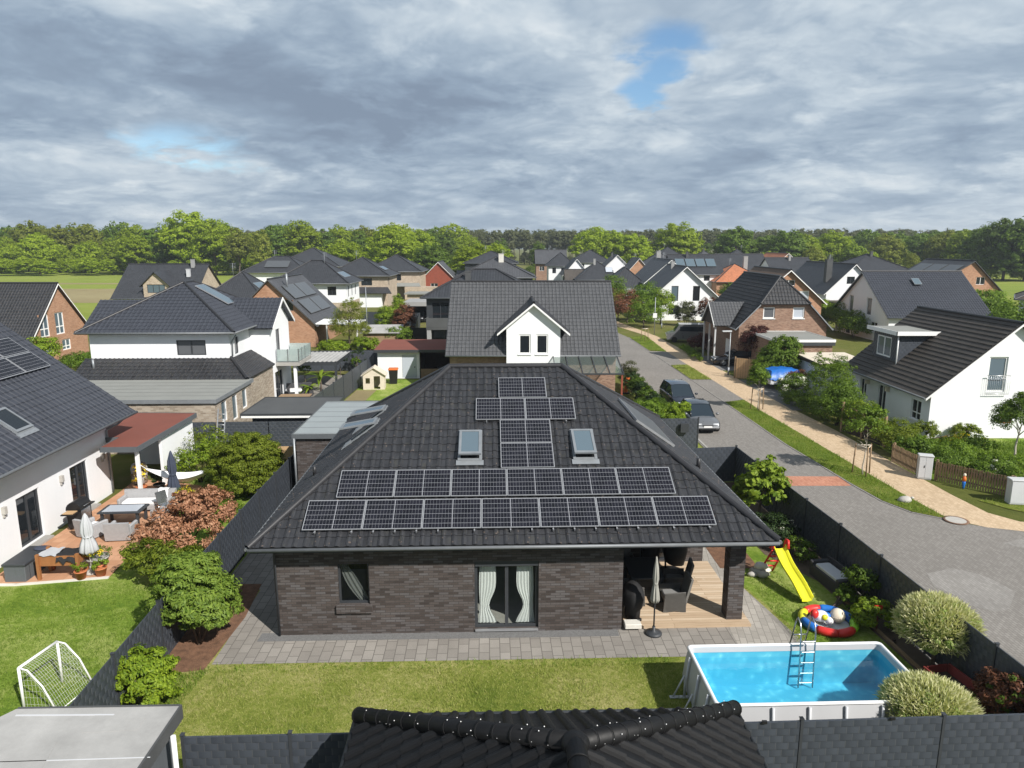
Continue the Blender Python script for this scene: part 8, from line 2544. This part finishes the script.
blades('garden_grass', 'leaf_grass', [(21.2, 33.2), (23.2, 31.3), (34, 31.1), (34, 40), (25.4, 40.8), (21.3, 40)], 26000, .16, .012, 97, .012, .5)
blades('neighbour_grass', 'leaf_grass', [(-17, 14), (-10, 14), (-10.3, 22.5), (-14.2, 22.7), (-17.5, 22.2)], 30000, .05, .007, 93, .014, .3)

# ================================================================ the woods
def wood_proto(kind, seed):
    """arrays of a woodland tree one unit tall: leaf quads, and a trunk mesh"""
    rng = np.random.default_rng(seed)
    rnd = random.Random(seed)
    blobs = []
    if kind == 'broad':
        blobs = [(0, 0, .52, .36, .36, .42), (0, 0, .70, .28, .28, .27)]
        for i in range(7):
            a = i * .9 + rnd.uniform(-.3, .3)
            blobs.append((math.cos(a) * .24, math.sin(a) * .24, rnd.uniform(.22, .68), rnd.uniform(.15, .20), rnd.uniform(.15, .20), rnd.uniform(.14, .18)))
        cl = clumps_on(blobs, 250, rng, .26, .08)
        v = leaf_arrays(cl, 60, .036, .66, rng, out=1.1, up=.3)
    elif kind == 'tall':
        blobs = [(0, 0, .55, .24, .24, .40), (.05, 0, .82, .15, .15, .16)]
        for i in range(6):
            a = i * 1.05 + rnd.uniform(-.3, .3)
            blobs.append((math.cos(a) * .16, math.sin(a) * .16, rnd.uniform(.25, .75), .14, .14, .15))
        cl = clumps_on(blobs, 170, rng, .32, .10)
        v = leaf_arrays(cl, 54, .036, .64, rng, out=1.1, up=.3)
    else:
        blobs = [(0, 0, .82, .15, .15, .16), (.06, .03, .66, .17, .17, .12), (-.07, 0, .52, .15, .15, .12)]
        cl = clumps_on(blobs, 70, rng, .42, .15)
        v = leaf_arrays(cl, 26, .050, .55, rng, out=1.0, up=.4)
    tb = MB()
    limbs(tb, .82 if kind != 'pine' else .9, .018 if kind != 'pine' else .012, .22 if kind != 'pine' else .10, .86, 6, seed, .32 if kind != 'pine' else .6)
    return v, tb


P_B = [wood_proto('broad', s) for s in (11, 12, 13, 14)]
P_T = [wood_proto('tall', s) for s in (21, 22, 23)]
P_P = [wood_proto('pine', s) for s in (31, 32, 33)]
PM = {}


def proto_mesh(kind, i, leaf):
    key = (kind, i, leaf)
    if key not in PM:
        v, tb = {'broad': P_B, 'tall': P_T, 'pine': P_P}[kind][i]
        PM[key] = (quads_mesh('crown', v, leaf), tb.mesh('trunk', 'bark'))
    return PM[key]


WOOD = [  # picture column, picture row of the top, distance, width against height, kind, leaf
    (8, 237, 286, 1.0, 'broad', 'leaf_wood_bright'), (40, 233, 270, 1.15, 'broad', 'leaf_wood_bright'), (62, 225, 290, .9, 'tall', 'leaf_wood_olive'), (92, 236, 284, 1.0, 'tall', 'leaf_wood_olive'),
    (113, 238, 272, 1.0, 'tall', 'leaf_wood_bright'), (138, 234, 266, 1.1, 'broad', 'leaf_wood_bright'), (160, 227, 272, 1.0, 'broad', 'leaf_mid'), (192, 212, 268, 1.2, 'broad', 'leaf_wood_bright'),
    (216, 220, 262, 1.1, 'broad', 'leaf_wood_bright'), (240, 228, 258, .9, 'tall', 'leaf_wood_olive'), (262, 230, 255, .85, 'tall', 'leaf_wood_olive'), (278, 225, 275, 1.0, 'broad', 'leaf_mid'), (302, 221, 278, 1.1, 'broad', 'leaf_wood_bright'),
    (326, 229, 284, 1.0, 'tall', 'leaf_mid'), (347, 240, 225, 1.3, 'broad', 'leaf_wood_bright'), (362, 231, 270, 1.0, 'tall', 'leaf_mid'), (392, 225, 238, 1.25, 'broad', 'leaf_wood_bright'), (420, 230, 262, 1.1, 'broad', 'leaf_wood_bright'),
    (446, 233, 270, 1.0, 'tall', 'leaf_wood_dark'), (432, 243, 205, 1.25, 'broad', 'leaf_mid'), (474, 243, 188, 1.35, 'broad', 'leaf_wood_bright'), (496, 243, 214, 1.2, 'broad', 'leaf_wood_bright'),
    (500, 238, 320, 1.0, 'tall', 'leaf_wood_dark'), (538, 241, 280, .9, 'tall', 'leaf_wood_dark'),
    (592, 227, 275, 1.2, 'broad', 'leaf_wood_bright'), (614, 231, 270, 1.1, 'broad', 'leaf_wood_bright'), (632, 233, 266, 1.2, 'broad', 'leaf_wood_bright'), (676, 223, 268, 1.25, 'broad', 'leaf_wood_bright'),
    (704, 241, 300, 1.0, 'tall', 'leaf_wood_dark'), (735, 227, 262, 1.15, 'broad', 'leaf_mid'), (764, 235, 262, 1.1, 'broad', 'leaf_wood_dark'), (785, 230, 250, 1.2, 'broad', 'leaf_mid'), (803, 234, 252, 1.1, 'broad', 'leaf_wood_bright'),
    (832, 231, 255, 1.15, 'broad', 'leaf_wood_bright'), (768, 250, 226, 1.2, 'broad', 'leaf_wood_bright'), (812, 247, 240, 1.1, 'broad', 'leaf_wood_olive'), (853, 243, 245, 1.0, 'broad', 'leaf_lime'),
    (884, 234, 262, 1.1, 'broad', 'leaf_wood_olive'), (868, 250, 240, .9, 'broad', 'leaf_wood_bright'), (916, 235, 270, 1.1, 'broad', 'leaf_mid'), (910, 252, 230, .8, 'broad', 'leaf_wood_olive'), (942, 231, 262, 1.1, 'broad', 'leaf_wood_olive'), (962, 229, 250, 1.0, 'broad', 'leaf_wood_bright'),
    (982, 226, 236, 1.1, 'broad', 'leaf_wood_dark'), (1003, 219, 226, 1.1, 'broad', 'leaf_wood_dark'), (1024, 216, 220, 1.1, 'broad', 'leaf_wood_dark'), (1046, 214, 220, 1.1, 'broad', 'leaf_wood_dark'), (990, 246, 230, 1.3, 'broad', 'leaf_mid'),
]
KN = {'leaf_wood_bright': ('bright_broadleaf_tree', 'bright spring green broadleaf tree in the row before the far wood', 'bright green trees before the far wood'),
      'leaf_mid': ('green_broadleaf_tree', 'mid green broadleaf tree in the row before the far wood', 'mid green trees before the far wood'),
      'leaf_wood_olive': ('olive_broadleaf_tree', 'olive brown freshly leafing tree in the row before the far wood', 'olive trees before the far wood'),
      'leaf_wood_dark': ('dark_broadleaf_tree', 'dark green broadleaf tree in the row before the far wood', 'dark trees before the far wood'),
      'leaf_lime': ('lime_tree', 'small lime green tree standing in the far right meadow', None)}
rnd = random.Random(5)
for i, (px, ty, Y, wf, kind, leaf) in enumerate(WOOD):
    zc = (243 - ty) / F * Y
    h = CAM_H + zc
    x = (px - 512) / F * (Y * .981 + 2)
    nm, lb, gp = KN[leaf]
    k = i % (4 if kind == 'broad' else 3)
    root = thing(nm, lb, 'tree', (x, Y, 0), rnd.uniform(0, 360), gp)
    cm, tm = proto_mesh(kind, k, leaf)
    sx = h * wf
    for n_, me in (('crown', cm), ('trunk', tm)):
        o = bpy.data.objects.new(n_, me); link(o, root); o.scale = (sx, sx, h)


def mass(name, label, spots, leafs, kind='pine', trunks=True):
    """a stretch of wood that reads as one mass"""
    rng = np.random.default_rng(len(spots))
    vs = []; tb = MB()
    src = {'pine': P_P, 'broad': P_B, 'tall': P_T}[kind]
    for (x, y, h, wf) in spots:
        v, tm = src[int(rng.integers(len(src)))]
        a = rng.uniform(0, 6.283)
        c, s = math.cos(a), math.sin(a)
        q = v.reshape(-1, 4, 3)
        q = q[rng.random(len(q)) < (.30 if kind != 'pine' else .8)]
        if kind != 'pine':
            cc = q.mean(axis=1, keepdims=True); q = cc + (q - cc) * 1.4
        q = q.reshape(-1, 3)
        m_ = np.stack([(q[:, 0] * c - q[:, 1] * s) * h * wf + x, (q[:, 0] * s + q[:, 1] * c) * h * wf + y, q[:, 2] * h], 1)
        vs.append(m_)
        if trunks: tb.tube([(x, y, 0), (x, y, h * .8)], [h * .014, h * .006], 5)
    o = bpy.data.objects.new(name, quads_mesh(name, np.concatenate(vs), leafs)); link(o)
    tag(o, label, 'wood', None, 'stuff')
    if tb.v:
        t_ = tb.build('trunk', 'bark', o)
    return o


rng = np.random.default_rng(77)
sp_ = []
for row in range(4):
    for x in np.arange(-150, 340, 5.6):
        y = 400 + row * 22 + rng.uniform(-7, 7)
        sp_.append((x * (1 + row * .05) + rng.uniform(-3, 3), y, rng.uniform(16.0, 19.0) + row * .7, rng.uniform(.9, 1.3)))
mass('pine_forest', 'long belt of dark pines closing the horizon', sp_, 'needle_pine')
sp_ = []
for row in range(3):
    for x in np.arange(-330, -20, 7.5):
        sp_.append((x * (1 + row * .04) + rng.uniform(-4, 4), 300 + row * 16 + rng.uniform(-6, 6), rng.uniform(13.5, 20.5), rng.uniform(.85, 1.25)))
mass('mixed_forest', 'olive brown trees within the wood behind the left meadow', sp_[::3], 'leaf_wood_olive', 'broad', True)
mass('mixed_forest', 'deep green trees within the wood behind the left meadow', sp_[1::3], 'leaf_mid', 'broad', True)
mass('mixed_forest', 'fresh bright green trees within the wood behind the left meadow', sp_[2::3], 'leaf_wood_bright', 'broad', True)
sp_ = []
for row in range(2):
    for x in np.arange(120, 330, 9):
        sp_.append((x + rng.uniform(-4, 4), 285 + row * 20 - max(0, (x - 160)) * .25 + rng.uniform(-6, 6), rng.uniform(14, 17.5), rng.uniform(.9, 1.2)))
mass('right_forest', 'dark green wood at the right end of the horizon', sp_, 'leaf_wood_dark', 'broad', True)
sp_ = [(x + rng.uniform(-3, 3), 262 + rng.uniform(-4, 8), rng.uniform(3.5, 7.5), rng.uniform(1.2, 1.9)) for x in np.arange(-230, -20, 5.5)]
sp_ += [(x + rng.uniform(-3, 3), 280 + rng.uniform(-6, 6), rng.uniform(7, 13), rng.uniform(1.0, 1.4)) for x in np.arange(-230, -20, 6)]
sp_ += [(x + rng.uniform(-3, 3), 272 + rng.uniform(-10, 10), rng.uniform(3, 6), rng.uniform(1.2, 1.9)) for x in np.arange(10, 190, 6)]
sp_ += [(x + rng.uniform(-3, 3), 226 + rng.uniform(-4, 4), rng.uniform(3, 6), rng.uniform(1.2, 1.9)) for x in np.arange(150, 230, 6)]
mass('undergrowth', 'bushy undergrowth along the foot of the woods', sp_, 'leaf_wood_bright', 'broad', False)
sp_ = [(x + rng.uniform(-3, 3), 250 + rng.uniform(-30, 30), rng.uniform(3, 6.5), rng.uniform(1.0, 1.6)) for x in np.arange(-60, 130, 6)]
mass('village_greenery', 'bushes and small trees between the far houses', sp_, 'leaf_spring', 'broad', False)
sp_ = [(x + rng.uniform(-2, 2), 392 + rng.uniform(-4, 4), rng.uniform(5, 9), rng.uniform(1.0, 1.6)) for x in np.arange(-150, 340, 6)]
mass('pine_undergrowth', 'dull undergrowth at the foot of the pine belt', sp_, 'needle_pine', 'broad', False)

# ---------------------------------------------------------------- the air: one even, thin volume over the whole place
hb = MB(); hb.box(-1520, 1520, -170, 1520, -1.0, 40.0)
hz_m = bpy.data.materials.new('haze_air'); hz_m.use_nodes = True
t = NT(hz_m.node_tree)
pv = t.n('ShaderNodeVolumePrincipled', {'Color': (.80, .87, .95), 'Density': .00028, 'Anisotropy': .2})
o_ = t.n('ShaderNodeOutputMaterial'); t.put(o_.inputs['Volume'], pv.outputs[0])
MATS['haze_air'] = hz_m
hz_o = hb.build('haze', 'haze_air'); hz_o['kind'] = 'stuff'
